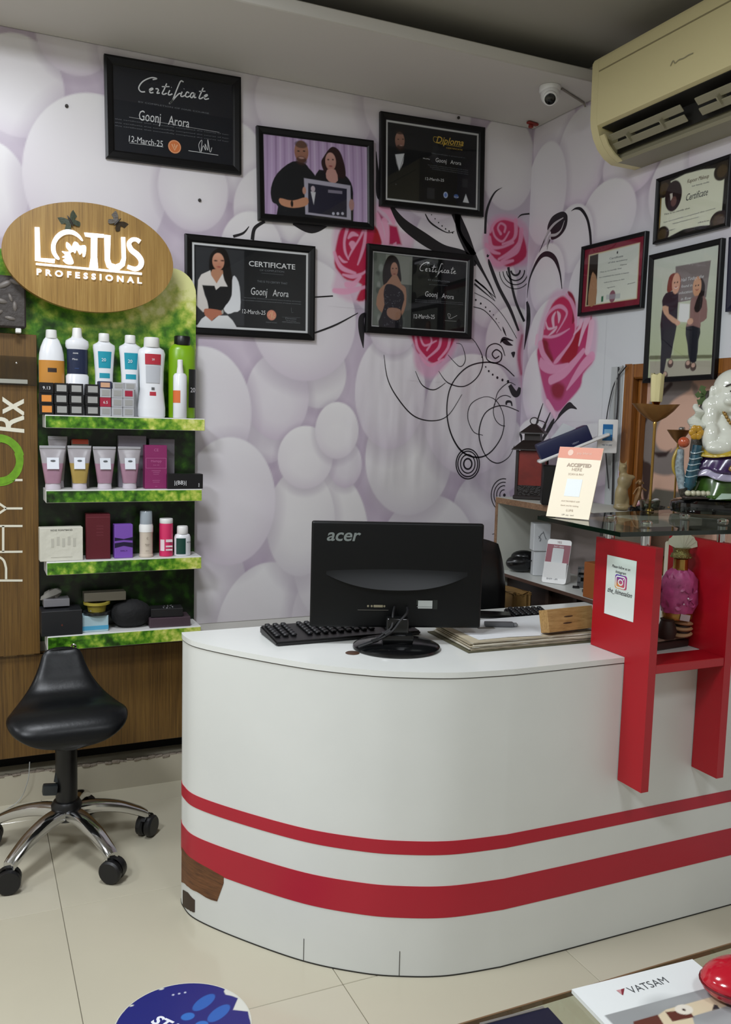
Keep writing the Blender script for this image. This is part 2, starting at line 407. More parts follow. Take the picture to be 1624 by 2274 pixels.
# broken mortar edge along the top of the skirting
b = mb(mat('mortar', '857a6c', .9, bump=.8, bscale=90))
for i in range(70):
    x = -.7+i*.027; b.box((x, YB+.006+random.uniform(0, .006), .108+random.uniform(-.002, .002)), (.030, .020, .008+random.uniform(0, .005)), (0, random.uniform(-.2, .2), random.uniform(-.1, .1)), .003)
o = b.build('mortar_edge', skr); o['kind'] = 'stuff'

# floor: 62 cm vitrified tiles, each its own piece with a hairline joint
floor = slab('floor', (-3.2, -3.0, -.06), (2.5, 3.5, -.006), mat('grout', '8f8a7a', .8))
tile_mats = [mat('tile %d' % k, c, .16, vary=.035, vscale=2.2, spec=.5) for k, c in enumerate(('bab4a0', 'b8b29e', 'bcb6a3'))]
tmeshes = []
for tm in tile_mats:
    b = mb(tm); b.box((0, 0, -.004), (.6185, .6185, .008), bev=.0012); o = b.build('tile', autosmooth=False); tmeshes.append(o.data); bpy.data.objects.remove(o)
for ix in range(-5, 4):
    for iy in range(-8, 3):
        o = bpy.data.objects.new('tile', random.choice(tmeshes)); COL.objects.link(o); o.parent = floor
        o.location = (.22+.62*(ix+.5), 1.908+.62*(iy+.5), 0)

# ------------------------------------------------------------------ the printed wallpaper
WB = frame_m((0, YB, 0), (1, 0, 0), (0, 0, 1)); WR = frame_m((XR, YB, 0), (0, -1, 0), (0, 0, 1))
def sb(x, y): p = on_y(x, y, YB); return (p.x, p.z)
def sr(x, y): p = on_x(x, y, XR); return (YB-p.y, p.z)
def crop(f, ox, oy, s, pts):
    """points read off an enlarged crop -> wall metres (a third number, the stroke width, is scaled as well)"""
    out = []
    for p in pts:
        x, y = ox+p[0]/s, oy+p[1]/s; u, v = f(x, y)
        if len(p) > 2:
            u2, v2 = f(x+1, y); u3, v3 = f(x, y+1); k = (abs(u2-u)+abs(v3-v))/2; out.append((u, v, p[2]/s*k))
        else: out.append((u, v))
    return out
BUB_B = [(40, 190, 105, 115), (165, 80, 85, 88), (-25, 420, 90, 110), (215, 400, 160, 190), (330, 120, 110, 120), (500, 200, 120, 110), (700, 240, 130, 120), (930, 240, 120, 130),
 (520, 360, 70, 92), (430, 420, 78, 95), (600, 470, 80, 100), (669, 480, 78, 64), (560, 560, 70, 90), (730, 600, 80, 100), (860, 600, 90, 110), (1010, 560, 90, 120), (1128, 360, 62, 108), (1090, 640, 60, 90), (960, 380, 90, 110),
 (1140, 760, 60, 80), (450, 1320, 100, 150), (600, 1420, 120, 170), (760, 1380, 110, 150), (1072, 1145, 67, 98), (950, 1240, 110, 140), (1110, 1010, 60, 90),
 (736, 1217, 85, 165), (669, 1160, 76, 120), (708, 829, 62, 78), (590, 960, 60, 70), (617, 881, 70, 96), (449, 917, 112, 147), (910, 1016, 96, 129), (1047, 922, 103, 135), (868, 871, 78, 127), (873, 731, 52, 57), (677, 710, 116, 137),
 (511, 1114, 103, 142), (767, 1031, 37, 52), (679, 1016, 61, 70), (749, 956, 48, 63)]
BUB_R = [(1230, 300, 45, 110), (1290, 350, 55, 110), (1400, 360, 62, 72), (1500, 420, 60, 90), (1590, 330, 60, 100), (1350, 480, 60, 80), (1212, 430, 44, 112), (1272, 530, 44, 75), (1215, 620, 38, 78), (1330, 640, 70, 100), (1230, 760, 60, 100),
 (1420, 700, 90, 100), (1560, 720, 90, 130), (1200, 860, 40, 90), (1300, 880, 80, 100), (1180, 1000, 40, 70), (1320, 1010, 60, 70)]
def paint_bubbles(P, f, lst, pale):
    for i, (cx, cy, rx, ry) in enumerate(lst):
        u, v = f(cx, cy); ru = abs(f(cx+rx, cy)[0]-f(cx-rx, cy)[0])/2; rv = abs(f(cx, cy+ry)[1]-f(cx, cy-ry)[1])/2
        k = (cx*7+cy*3) % 5
        P.ellipse(u, v-rv*.07, ru*1.07, rv*1.08, '8f7a96', soft=rv*.30, alpha=.52)      # the drawn shade between the discs is part of the print
        top = ('c6b9c8', 'cfc5d0', 'c3b3c5', 'cbc4cd', 'c9bdcb')[k]; bot = ('e6e4e5', 'eae8e8', 'e2dfe2', 'ebe9e8', 'e4e1e4')[k]
        if pale: top = ('d6c3d8', 'dcd3de', 'd2c2d8', 'dad3dc', 'd6ccd8')[k]
        P.ellipse(u, v, ru, rv, (bot, top), soft=.005)
        P.ellipse(u, v-rv*.22, ru*.80, rv*.66, bot, soft=rv*.55, alpha=.6)
L1, L2, RED, DRD, MAG = 'e09abc', 'e6bad0', 'b5163f', '8c0f30', 'b82a6c'
def rose_right(P):       # the large rose on the right-hand wall
    c = lambda pts: crop(sr, 1140, 640, 7.105, pts)
    P.poly(c([(640, 60), (900, 40), (1000, 200), (1240, 420), (1330, 560), (1290, 1120), (1100, 1370), (1060, 1560), (870, 1790), (690, 2060), (600, 1990), (470, 1790), (440, 1450), (370, 980), (390, 700), (480, 380)]), ('d9b3cb', 'd3a0c0'), soft=.022, smooth=4, alpha=.8)
    P.poly(c([(620, 250), (760, 130), (850, 160), (960, 300), (1000, 620), (1240, 430), (1190, 900), (1140, 1000), (1280, 1120), (1110, 1350), (1060, 1560), (870, 1790), (700, 1950), (560, 1800), (470, 1530), (380, 1050), (420, 900), (470, 780), (500, 560)]), ('c01c50', 'b84a82'), soft=.01, smooth=3)
    P.poly(c([(860, 60), (930, 80), (985, 220), (985, 460), (930, 560), (940, 300)]), DRD, soft=.006, smooth=3)
    P.poly(c([(470, 820), (560, 860), (640, 1120), (600, 1160), (520, 1050)]), '850d22', soft=.012, smooth=3)
    P.poly(c([(960, 760), (1060, 640), (1040, 900), (960, 1150), (740, 1170), (880, 900)]), 'a00d26', soft=.015, smooth=3)
    P.poly(c([(600, 1560), (700, 1480), (820, 1560), (760, 1740), (640, 1720)]), '8e1030', soft=.02, smooth=3)
    P.poly(c([(560, 840), (860, 640), (930, 700), (880, 900), (700, 1100), (640, 1100)]), MAG, soft=.02, smooth=3, alpha=.8)
    for st in ([(500, 640, 20), (530, 450, 35), (640, 320, 45), (760, 290, 50), (850, 380, 40), (800, 520, 28), (690, 700, 16)],
               [(640, 600, 40), (630, 470, 55), (670, 380, 18)], [(700, 370, 18), (730, 440, 60), (720, 540, 20)], [(520, 540, 20), (560, 640, 30), (690, 610, 20)], [(560, 750, 14), (640, 680, 34), (690, 630, 14)],
               [(480, 760, 30), (600, 770, 34), (740, 730, 32), (890, 640, 14)], [(840, 100, 30), (930, 230, 60), (985, 420, 60), (985, 660, 30), (930, 820, 34), (820, 980, 44), (700, 1130, 62), (650, 1180, 30)],
               [(1080, 460, 60), (1060, 600, 50), (960, 730, 16)], [(1180, 470, 110), (1110, 650, 70), (1040, 900, 26)], [(430, 880, 90), (470, 1030, 80), (560, 1150, 60), (640, 1220, 20)],
               [(440, 1120, 40), (470, 1210, 120), (640, 1280, 110), (860, 1210, 50)], [(1110, 990, 70), (980, 1150, 90), (800, 1340, 120), (600, 1450, 110)], [(1240, 1080, 130), (1100, 1230, 120), (960, 1430, 80), (850, 1600, 24)], [(1240, 560, 110), (1210, 800, 110), (1170, 1000, 90)],
               [(380, 760, 60), (360, 880, 40)], [(540, 1800, 70), (640, 1960, 60), (660, 2050, 10)]):
        P.stroke(c(st), L2 if len(st) < 4 else L1, soft=.005, alpha=.92)
def rose_small(P):      # rose left of the corner
    c = lambda pts: crop(sb, 1020, 360, 4.776, pts)
    P.poly(c([(350, 590), (500, 555), (640, 600), (740, 740), (735, 1060), (580, 1110), (400, 1150), (290, 1030), (250, 800)]), ('d3a3bf', 'cf92b4'), soft=.02, smooth=4, alpha=.85)
    P.poly(c([(370, 640), (470, 600), (590, 640), (680, 780), (710, 1000), (540, 1110), (430, 1060), (330, 960), (320, 760)]), ('c22a5c', 'b01a48'), soft=.008, smooth=4)
    for st in ([(330, 740, 26), (380, 640, 30), (470, 600, 26), (590, 630, 26)], [(440, 760, 30), (410, 700, 20), (440, 650, 20), (490, 680, 24), (480, 740, 22)], [(350, 690, 20), (380, 790, 22), (460, 840, 22), (530, 740, 16)],
               [(600, 620, 46), (600, 760, 40), (560, 830, 26), (460, 870, 20)], [(320, 800, 40), (350, 900, 40), (460, 900, 26), (570, 850, 30)], [(660, 720, 50), (640, 860, 50), (540, 960, 40), (420, 1030, 24)], [(290, 880, 46), (360, 950, 40), (430, 970, 20)], [(340, 1010, 44), (400, 1080, 56), (570, 1045, 26)], [(640, 880, 40), (600, 960, 40), (450, 1050, 22)]):
        P.stroke(c(st), 'e095b6', soft=.005, alpha=.9)
def rose_mid(P):        # rose between the frames
    c = lambda pts: crop(sb, 700, 440, 6.767, pts)
    P.poly(c([(330, 380), (700, 300), (900, 100), (1120, 60), (1280, 480), (1430, 520), (1450, 760), (900, 1500), (600, 1580), (270, 1400), (300, 1150), (260, 700)]), ('d9b0c8', 'd7b4c9'), soft=.02, smooth=3, alpha=.8)
    P.poly(c([(430, 430), (760, 400), (900, 420), (1000, 660), (900, 1100), (780, 1500), (620, 1530), (700, 1300), (480, 1230), (380, 1140), (290, 980), (330, 640)]), ('b51b4c', 'b2183c'), soft=.008, smooth=3)
    P.poly(c([(900, 440), (960, 500), (1000, 680), (860, 680)]), 'a31022', soft=.01)
    P.poly(c([(1110, 400), (1230, 430), (1300, 700), (1110, 700)]), 'b01c50', soft=.01); P.poly(c([(940, 200), (1100, 360), (1000, 340)]), 'a8386a', soft=.01)
    for st in ([(480, 470, 50), (440, 640, 40), (450, 800, 40), (500, 920, 20)], [(500, 600, 30), (560, 540, 70), (640, 560, 30)], [(720, 500, 40), (660, 620, 30), (560, 780, 30), (500, 900, 16)], [(760, 480, 40), (740, 680, 50), (690, 860, 40), (640, 1000, 20)], [(560, 700, 110), (560, 740, 60)], [(360, 880, 30), (420, 950, 40), (480, 960, 16)],
               [(290, 820, 50), (340, 960, 60), (420, 1060, 70), (600, 1130, 40)], [(420, 1150, 30), (560, 1180, 60), (700, 1140, 40), (780, 1080, 26)], [(480, 1300, 90), (580, 1290, 80), (680, 1180, 40)], [(290, 1390, 70), (480, 1400, 90), (770, 1330, 40)], [(930, 250, 60), (980, 450, 90), (1040, 680, 50)], [(1040, 340, 90), (1080, 500, 80), (1080, 680, 60)], [(1010, 120, 120), (1120, 200, 130), (1180, 380, 50)], [(1200, 700, 60), (1215, 670, 20)]):
        P.stroke(c(st), 'e39fbe', soft=.005, alpha=.9)
def rose_low(P):        # rose below the lower right frame
    c = lambda pts: crop(sb, 400, 700, 1.933, pts)
    P.poly(c([(985, 60), (1190, 60), (1170, 170), (1110, 250), (1060, 270), (1010, 220), (1000, 120)]), ('d592b4', 'd8a6c2'), soft=.02, smooth=4, alpha=.8)
    P.poly(c([(1005, 60), (1180, 60), (1150, 160), (1100, 210), (1030, 170), (1008, 130)]), 'b81c4e', soft=.008, smooth=3)
    for st in ([(1010, 80, 10), (1020, 140, 12), (1060, 190, 10)], [(1030, 90, 8), (1050, 130, 9), (1100, 110, 6)], [(1060, 60, 8), (1080, 110, 8), (1060, 150, 8)], [(1120, 90, 12), (1110, 140, 12), (1060, 185, 7)], [(1160, 80, 12), (1150, 140, 12), (1110, 190, 9)], [(1030, 170, 10), (1070, 215, 14), (1130, 190, 9)]):
        P.stroke(c(st), 'e49ebd', soft=.004, alpha=.9)
def rose_corner(P, f):  # rose crossing the corner
    P.poly([f(x, y) for x, y in [(1150, 720), (1164, 735), (1176, 800), (1178, 850), (1160, 870), (1148, 800)]], 'cf9cb8', soft=.02, smooth=3, alpha=.7)
    P.stroke([(*f(x, y), w) for x, y, w in [(1160, 745, .012), (1153, 790, .02), (1158, 830, .014)]], 'a82a58', soft=.01, alpha=.8)
wallpaper_m = attr_mat('printed vinyl', .33, .0, wrinkle=True); wallpaper_r = attr_mat('printed vinyl right', .36)
P = Print(-.35, XR, .62, ZC, .005); P.fill('cabecc'); paint_bubbles(P, sb, BUB_B, 0); rose_small(P); rose_mid(P); rose_low(P); rose_corner(P, sb)
P.build('wallpaper', WB, wallpaper_m, wall_back)
P = Print(0, 1.5, .9, ZC, .005); P.fill('d2c7d4'); paint_bubbles(P, sr, BUB_R, 1)
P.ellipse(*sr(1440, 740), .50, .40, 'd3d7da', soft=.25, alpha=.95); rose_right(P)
def not_window(u, v): return ~((u > .672) & (v < 1.655))
P.build('wallpaper', WR, wallpaper_r, wall_right, mask=not_window)
for fn, f, Wm, lst, fill_c, (x0, x1, y0, y1), m_, par in (
    (rose_right, sr, WR, BUB_R, 'd2c7d4', (1186, 1336, 640, 935), wallpaper_r, wall_right), (rose_small, sb, WB, BUB_B, 'cabecc', (1068, 1180, 470, 605), wallpaper_m, wall_back),
    (rose_mid, sb, WB, BUB_B, 'cabecc', (733, 915, 450, 680), wallpaper_m, wall_back), (rose_low, sb, WB, BUB_B, 'cabecc', (905, 1015, 740, 845), wallpaper_m, wall_back)):
    cs = [f(x0, y0), f(x1, y0), f(x0, y1), f(x1, y1)]; us = [c[0] for c in cs]; vs = [c[1] for c in cs]
    P = Print(min(us), max(us), min(vs), max(vs), .0022); P.fill(fill_c); paint_bubbles(P, f, lst, f is sr)
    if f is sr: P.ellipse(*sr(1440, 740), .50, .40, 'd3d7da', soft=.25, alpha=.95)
    fn(P); P.build('printed_rose', Wm @ Matrix.Translation((0, 0, .0006)), m_, par)

ink = mat('black print ink', '17141a', .36)
def scrolls(f, Wm, parent, strokes, dots=(), fills=()):
    b = mb(ink); T = Wm @ Matrix.Translation((0, 0, .0012))
    for (ox, oy, s, pts) in strokes:
        q = smooth_pts(crop(f, ox, oy, s, pts), 7); b.ribbon([(p[0], p[1]) for p in q], [max(p[2], .0012) for p in q], T)
    for (ox, oy, s, pts) in fills: b.prism(smooth_pts(crop(f, ox, oy, s, pts), 5, True), 0, T)
    for (ox, oy, s, x, y, r) in dots:
        (u, v, w), = crop(f, ox, oy, s, [(x, y, r)]); b.prism([(u+w*math.cos(k*PI/6), v+w*1.1*math.sin(k*PI/6)) for k in range(12)], 0, T)
    return b.build('printed_scrolls', parent, recalc=False, autosmooth=False)
def ring(cx, cy, rx, ry, w, a0=0, a1=360, n=28): return (0, 0, 1, [(cx+rx*math.cos(math.radians(a0+(a1-a0)*k/n)), cy+ry*math.sin(math.radians(a0+(a1-a0)*k/n)), w) for k in range(n+1)])
A4 = (1020, 360, 4.776); A2 = (540, 200, 2.707); A6 = (400, 700, 1.933)
SB = [(*A4, [(455, 270, 2), (380, 320, 14), (320, 430, 22), (285, 560, 28), (275, 760, 26)]), (*A4, [(620, 595, 4), (660, 560, 14), (745, 548, 16)]),
 (*A4, [(-60, 500, 90), (60, 780, 100), (150, 980, 60), (260, 1180, 26), (340, 1330, 18), (390, 1450, 3)]), (*A4, [(310, 1030, 12), (330, 1100, 36), (420, 1330, 36), (540, 1560, 34), (630, 1790, 22)]),
 (*A4, [(520, 1115, 28), (545, 1250, 26), (600, 1480, 28), (690, 1690, 26)]), (*A4, [(165, 1250, 12), (280, 1340, 12), (380, 1475, 3)]), (*A4, [(160, 1290, 20), (230, 1350, 16), (380, 1475, 3)]),
 (*A4, [(160, 1385, 6), (330, 1480, 6), (480, 1650, 6), (610, 1870, 6)]), (*A4, [(150, 1535, 8), (260, 1570, 8), (370, 1680, 8), (445, 1790, 4)]), (*A4, [(460, 1745, 4), (475, 1790, 18), (500, 1850, 3)]),
 (*A4, [(300, 975, 6), (300, 1000, 20), (318, 985, 4)]),
 (*A2, [(800, 370, 4), (808, 500, 20), (825, 640, 44), (880, 660, 30)]), (*A2, [(890, 700, 20), (960, 800, 55), (1080, 890, 70), (1200, 960, 60), (1330, 1000, 60), (1400, 1050, 20)]), (*A2, [(1095, 745, 6), (1130, 800, 10), (1220, 855, 5), (1270, 850, 3)]),
 (*A2, [(1290, 740, 40), (1300, 860, 30), (1380, 1000, 60)]), (*A2, [(300, 800, 20), (410, 830, 60), (520, 800, 20)]), (*A2, [(55, 900, 22), (70, 830, 20), (130, 790, 16)]), (*A2, [(-60, 880, 16), (0, 860, 12), (35, 820, 4)]),
 (*A2, [(430, 1245, 8), (540, 1238, 8)]), (*A2, [(430, 1460, 10), (560, 1410, 10), (690, 1340, 4)]), (*A2, [(740, 1340, 10), (712, 1370, 34), (712, 1450, 36), (722, 1550, 3)]),
 (*A2, [(1395, 1140, 12), (1440, 1180, 8), (1520, 1250, 3)]),
 (*A6, [(875, 170, 2), (890, 270, 4), (930, 350, 5), (1000, 430, 5), (1080, 453, 4), (1150, 430, 3), (1210, 340, 2)]), (*A6, [(1435, 262, 4), (1380, 215, 5), (1310, 202, 5), (1230, 225, 5), (1165, 300, 5), (1145, 400, 5), (1160, 500, 6), (1205, 580, 7), (1270, 610, 6), (1330, 590, 5), (1380, 520, 4), (1390, 440, 3), (1360, 370, 3), (1310, 350, 2), (1250, 380, 3), (1235, 440, 3), (1260, 500, 3), (1300, 515, 2)]),
 (*A6, [(1110, 240, 2), (1150, 290, 4), (1220, 305, 4), (1280, 260, 4), (1300, 190, 4), (1270, 120, 3), (1240, 90, 2)]), (*A6, [(1010, 240, 2), (1040, 300, 4), (1090, 320, 4), (1140, 290, 2)]), (*A6, [(1455, 412, 3), (1380, 388, 4), (1310, 420, 4), (1283, 510, 5), (1310, 600, 4), (1360, 635, 4), (1410, 610, 3), (1435, 560, 2)]),
 (*A6, [(1150, 170, 2), (1200, 220, 3), (1225, 190, 3), (1210, 130, 2), (1185, 120, 2)]), (*A6, [(1350, 390, 2), (1365, 330, 3), (1410, 290, 3), (1440, 300, 2)]), (*A6, [(1430, 110, 3), (1390, 100, 12), (1375, 120, 3)]),
 (*A6, [(1370, 175, 4), (1352, 185, 5), (1340, 165, 5), (1358, 148, 5), (1380, 165, 5), (1375, 195, 5), (1345, 205, 5), (1315, 185, 4), (1320, 140, 4), (1350, 122, 4), (1380, 135, 4), (1395, 175, 3)]),
 (*A6, [(1415, 300, 16), (1435, 335, 26), (1450, 335, 22), (1458, 310, 12)]), (*A6, [(1400, 385, 6), (1403, 372, 10), (1420, 372, 8), (1425, 390, 5)]), (*A6, [(1340, 940, 2), (1380, 930, 2)])]
SB += [ring(400+1235/1.933, 700+638/1.933, r, r*1.28, 2.4 if r > 12 else 3.4) for r in (9, 16, 22, 26)] + [ring(400+1390/1.933, 700+772/1.933, r, r*1.3, 1.8, 90, 280, 14) for r in (9, 16, 22, 28)]
SB += [ring(1145, 600, r, r*1.15, w, 0, 175, 14) for r, w in ((10, 4), (20, 2.6), (28, 2), (36, 1.5))] + [ring(400+1395/1.933, 700+410/1.933, 26, 34, 1.5, 90, 300, 16)]
DB = [(*A6, x, y, r) for x, y, r in ((1295, 180, 2), (1300, 195, 2), (1312, 222, 3), (1325, 240, 4), (1342, 255, 4), (1362, 268, 5), (1384, 278, 5), (1408, 285, 6), (1392, 772, 6))] + [(*A4, x, y, r) for x, y, r in ((175, 1462, 10), (228, 1500, 10), (280, 1540, 8), (325, 1582, 8), (362, 1620, 6), (392, 1662, 6), (420, 1702, 4))]
DB += [(*A2, 1112+k*21, 725+int(140*math.sin(k/8*1.45)), 3+k*.25) for k in range(8)]
scrolls(sb, WB, wall_back, SB, DB, [(*A6, [(1380, 110), (1395, 102), (1420, 122), (1428, 130), (1400, 128)]), (*A6, [(1422, 160), (1438, 158), (1432, 182), (1425, 172)])])
SR = [(*A4, [(1190, 520, 2), (1240, 492, 16), (1300, 505, 26), (1360, 600, 26), (1390, 740, 28), (1400, 880, 26)]), (*A4, [(722, 1440, 3), (745, 1260, 14), (800, 1110, 26), (870, 1000, 36), (945, 975, 42), (1020, 1030, 40), (1070, 1170, 20), (1093, 1345, 8)]),
 (*A4, [(720, 1480, 20), (735, 1560, 46), (735, 1700, 52), (715, 1840, 34), (690, 1990, 4)]), (*A4, [(850, 960, 2), (880, 890, 8), (925, 780, 14)]), (*A4, [(935, 930, 2), (945, 880, 6), (965, 820, 12)])]
A7 = (1140, 640, 7.105)
SR += [(*A7, [(475, 1815, 10), (420, 1980, 24), (350, 2200, 24)]), (*A7, [(590, 1960, 14), (520, 2120, 30), (420, 2320, 30)]), (*A7, [(650, 2060, 20), (600, 2160, 60), (460, 2400, 40)]), (*A7, [(90, 2260, 10), (130, 2340, 40), (130, 2420, 10)])]
scrolls(sr, WR, wall_right, SR, [], [(*A4, [(1095, 525), (1148, 560), (1145, 660), (1110, 740), (1050, 800), (980, 820), (975, 740), (940, 720), (950, 650), (1000, 570)]), (*A7, [(690, 2060), (740, 1960), (880, 1800), (960, 1850), (1010, 1910), (900, 1900), (780, 1990), (700, 2080), (600, 2180)])])
b = mb(mat('bud highlight', 'b9b4b8', .4)); T = WR @ Matrix.Translation((0, 0, .0018))
for pts in ([(1110, 590, 8), (1020, 650, 22), (960, 720, 26), (920, 800, 14), (905, 860, 4)], [(1122, 620, 6), (1085, 720, 14), (1030, 770, 22), (960, 790, 20), (930, 900, 5)]):
    q = smooth_pts(crop(sr, *A4, pts), 6); b.ribbon([(p[0], p[1]) for p in q], [p[2] for p in q], T)
b.build('printed_bud', wall_right, recalc=False, autosmooth=False)
# old screw plugs left in the wall
for (x, y) in ((148, 236), (443, 445), (1018, 262)):
    p = on_y(x, y, YB); b = mb(mat('plug', '3a3634', .6)); b.lathe([(.0001, 0), (.006, 0), (.006, .004), (.003, .008)], M=frame_m((p.x, YB-.0015, p.z), (1, 0, 0), (0, 0, 1)), seg=10)
    tag(b.build('wall_plug'), {148: 'small grey screw plug in the wall left of the topmost black certificate', 443: 'small grey screw plug in the wall above the portrait certificate', 1018: 'tiny nail stub in the wall above the bearded man certificate'}[x], 'plug')

# ------------------------------------------------------------------ opening in the right wall, framed in wood
win = structure(bpy.data.objects.new('window_1', None)); COL.objects.link(win)
y0, y1, zt, zb = 2.634, 1.15, 1.662, .90; fw_ = .048
for (a, c_, d_) in (('jamb', (XR+.029, y0-fw_/2, (zt+zb)/2), (.06, fw_, zt-zb)), ('jamb', (XR+.029, y1+fw_/2, (zt+zb)/2), (.06, fw_, zt-zb)), ('head', (XR+.030, (y0+y1)/2, zt-.030), (.058, y0-y1-2*fw_, .06)), ('sill', (XR+.030, (y0+y1)/2, zb+.03), (.058, y0-y1-2*fw_, .06))):
    b = mb(teak); b.box(c_, d_, bev=.006); b.build('window_'+a, win, autosmooth=False)
    b = mb(teak)
    if a == 'jamb': b.box((XR+.044, c_[1]+(-.034 if c_[1] > 2 else .034), c_[2]-.01), (.034, .018, zt-zb-.10), bev=.004); b.build('window_bead', win, autosmooth=False)
P = Print(0, y0-y1-.08, 0, zt-zb, .004); P.fill('d2ab96')
def sw(x, y): p = on_x(1340+x/5.718, 780+y/5.718, XR+.058); return (y0-.04-p.y, p.z-zb)
def swc(pts): return [(*sw(p[0], p[1]), p[2]*.00044) for p in pts]
P.stroke(swc([(1050, 400, 150), (820, 520, 190), (680, 720, 200), (580, 950, 200), (560, 1200, 210), (660, 1380, 210), (860, 1420, 190), (960, 1300, 120)]), '7d7470', soft=.012)
P.stroke(swc([(860, 420, 40), (700, 600, 50), (540, 860, 40), (470, 1150, 30), (500, 1400, 40), (560, 1520, 130), (550, 1680, 110), (540, 1850, 60)]), '3b2a26', soft=.008)
P.poly([sw(*q) for q in [(620, 1280), (800, 1280), (870, 1240), (800, 1340), (700, 1350)]], '2e1d1c', soft=.008)
P.poly([sw(*q) for q in [(560, 2050), (580, 1850), (660, 1740), (950, 1780), (1700, 1850), (1700, 2300), (560, 2300)]], '5e5a50', soft=.01)
P.stroke(swc([(1130, 420, 30), (1170, 480, 60), (1180, 560, 30)]), '8d7a70', soft=.01)
P.build('window_backdrop', frame_m((XR+.058, y0-.04, zb), (0, -1, 0), (0, 0, 1)), attr_mat('backdrop print', .6), win)
b = mb(mat('painted strip', 'b8bcbc', .4)); b.box((XR-.001, 2.668, 1.35), (.006, .065, .60)); b.build('cable_strip', win, autosmooth=False)
# ------------------------------------------------------------------ product display on the left
t = thing('wooden_cabinet', 'low brown wood-grain cabinet front along the back wall, behind the black stool', 'cabinet', (.2, YB-.032, .184))
b = mb(walnut); b.box((.1, .015, .19), (1.5, .028, .378), bev=.002); b.build('front_panel', t, autosmooth=False)
b = mb(mat('dark underside', '1c140c', .8)); b.box((.1, .016, .006), (1.5, .024, .010)); b.build('bottom_board', t, autosmooth=False)
b = mb(mat('pale edge chip', 'b09468', .7))
for x0 in (-.30, -.19, -.08, .0, .02): b.box((x0, -.0005, .3775), (random.uniform(.03, .07), .003, .004))
b.build('worn_edge', t, 'pale worn strip along the top edge', kind='stuff', autosmooth=False)
PY = 3.25
t = thing('brand_panel', 'tall brown wood-grain panel with white lettering and green ring beside the shelves', 'panel', (-.2, PY, .565))
b = mb(walnut); b.box((-.0405, .012, .559), (.919, .024, 1.118), bev=.0015); b.build('board', t, autosmooth=False)
cream = mat('cream lettering', 'dcd8c6', .5); T = frame_m((.2, -.0012, -.565), (1, 0, 0), (0, 0, 1))
def sp(x, y): p = on_y(x, y, PY); return (p.x, p.z)
b = mb(cream)
for seg in ([(50, 1289), (-50, 1289)], [(13.5, 1286), (13.5, 1262), (9, 1246), (0, 1238), (-14, 1236), (-50, 1262), (-50, 1289)], [(50, 1225), (-50, 1226)], [(50, 1168), (-50, 1168)], [(7, 1225), (7, 1168)], [(50, 1129), (14, 1129)], [(14, 1129), (-2, 1118), (-50, 1086)], [(14, 1129), (-2, 1140), (-50, 1172)], [(50, 1066), (-50, 1066)], [(-50, 1100), (-50, 1030)]):
    q = [sp(*p) for p in seg]
    if len(seg) > 4: q = q[:1]+smooth_pts(q[1:], 4)
    b.ribbon(q, .0075, T)
b.build('lettering', t, 'cream lettering reading upward', recalc=False, autosmooth=False)
p = sp(53, 966); b = mb(cream); b.add_mesh(text_mesh('Rx', .145, .12, .0015), T @ Matrix.Translation((p[0], p[1], 0)) @ Matrix.Rotation(PI/2, 4, 'Z') @ Matrix.Diagonal((.76, 1, 1, 1))); b.build('bold_lettering', t, recalc=False, autosmooth=False)
b = mb(mat('green brush ring', '6fa31c', .5, vary=.25, vscale=40)); cx, cz = sp(-2, 1022)
for k in range(9):
    rr = .098-.0035*k; a0 = random.uniform(0, 6); b.ribbon([(cx+rr*.80*math.cos(a0+u*5.2/30)+.0006*math.sin(u), cz+rr*math.sin(a0+u*5.2/30)*.88) for u in range(31)], .0055, T @ Matrix.Translation((0, 0, .0001*k)))
b.ribbon([(cx+.067*math.cos(u*.21), cz+.072*math.sin(u*.21)) for u in range(31)], .018, T); b.build('brush_ring', t, 'hand-brushed green ring', recalc=False, autosmooth=False)

# carved dark block standing on the panel
bx = on_y(58, 735, 3.225); bt = on_y(50, 628, 3.225)
t = thing('carved_block', 'dark grey carved stone-look block at the left edge beneath the oval sign', 'decoration', (bx.x-.10, 3.2275, 1.684))
b = mb(mat('dark stone', '3b3532', .6, bump=.3, bscale=60)); b.box((0, 0, .100), (.20, .042, .170), bev=.006)
b.build('block', t); b = mb(mat('carved relief', '6d6762', .45))
for x, z, r, a in ((.068, .165, .016, .3), (.035, .155, .020, -.5), (.052, .112, .012, 1.2), (.02, .10, .018, .2), (.065, .085, .014, 1.5), (-.01, .13, .018, .6), (.01, .06, .016, -.4), (.05, .045, .014, .2), (-.04, .09, .02, .8), (-.05, .15, .02, -.8), (-.07, .05, .02, .3)):
    b.ell((x, -.021, z), (r*1.25, .006, r*.5), 10, 6, Matrix.Rotation(a, 4, 'Y'))
b.build('leaf_relief', t, 'lighter leaf shapes in relief')
for x in (-.07, .075): b = mb(white_plastic); b.box((x, -.004, .0065), (.018, .03, .015), bev=.002); b.build('foot', t, 'short white foot', autosmooth=False)
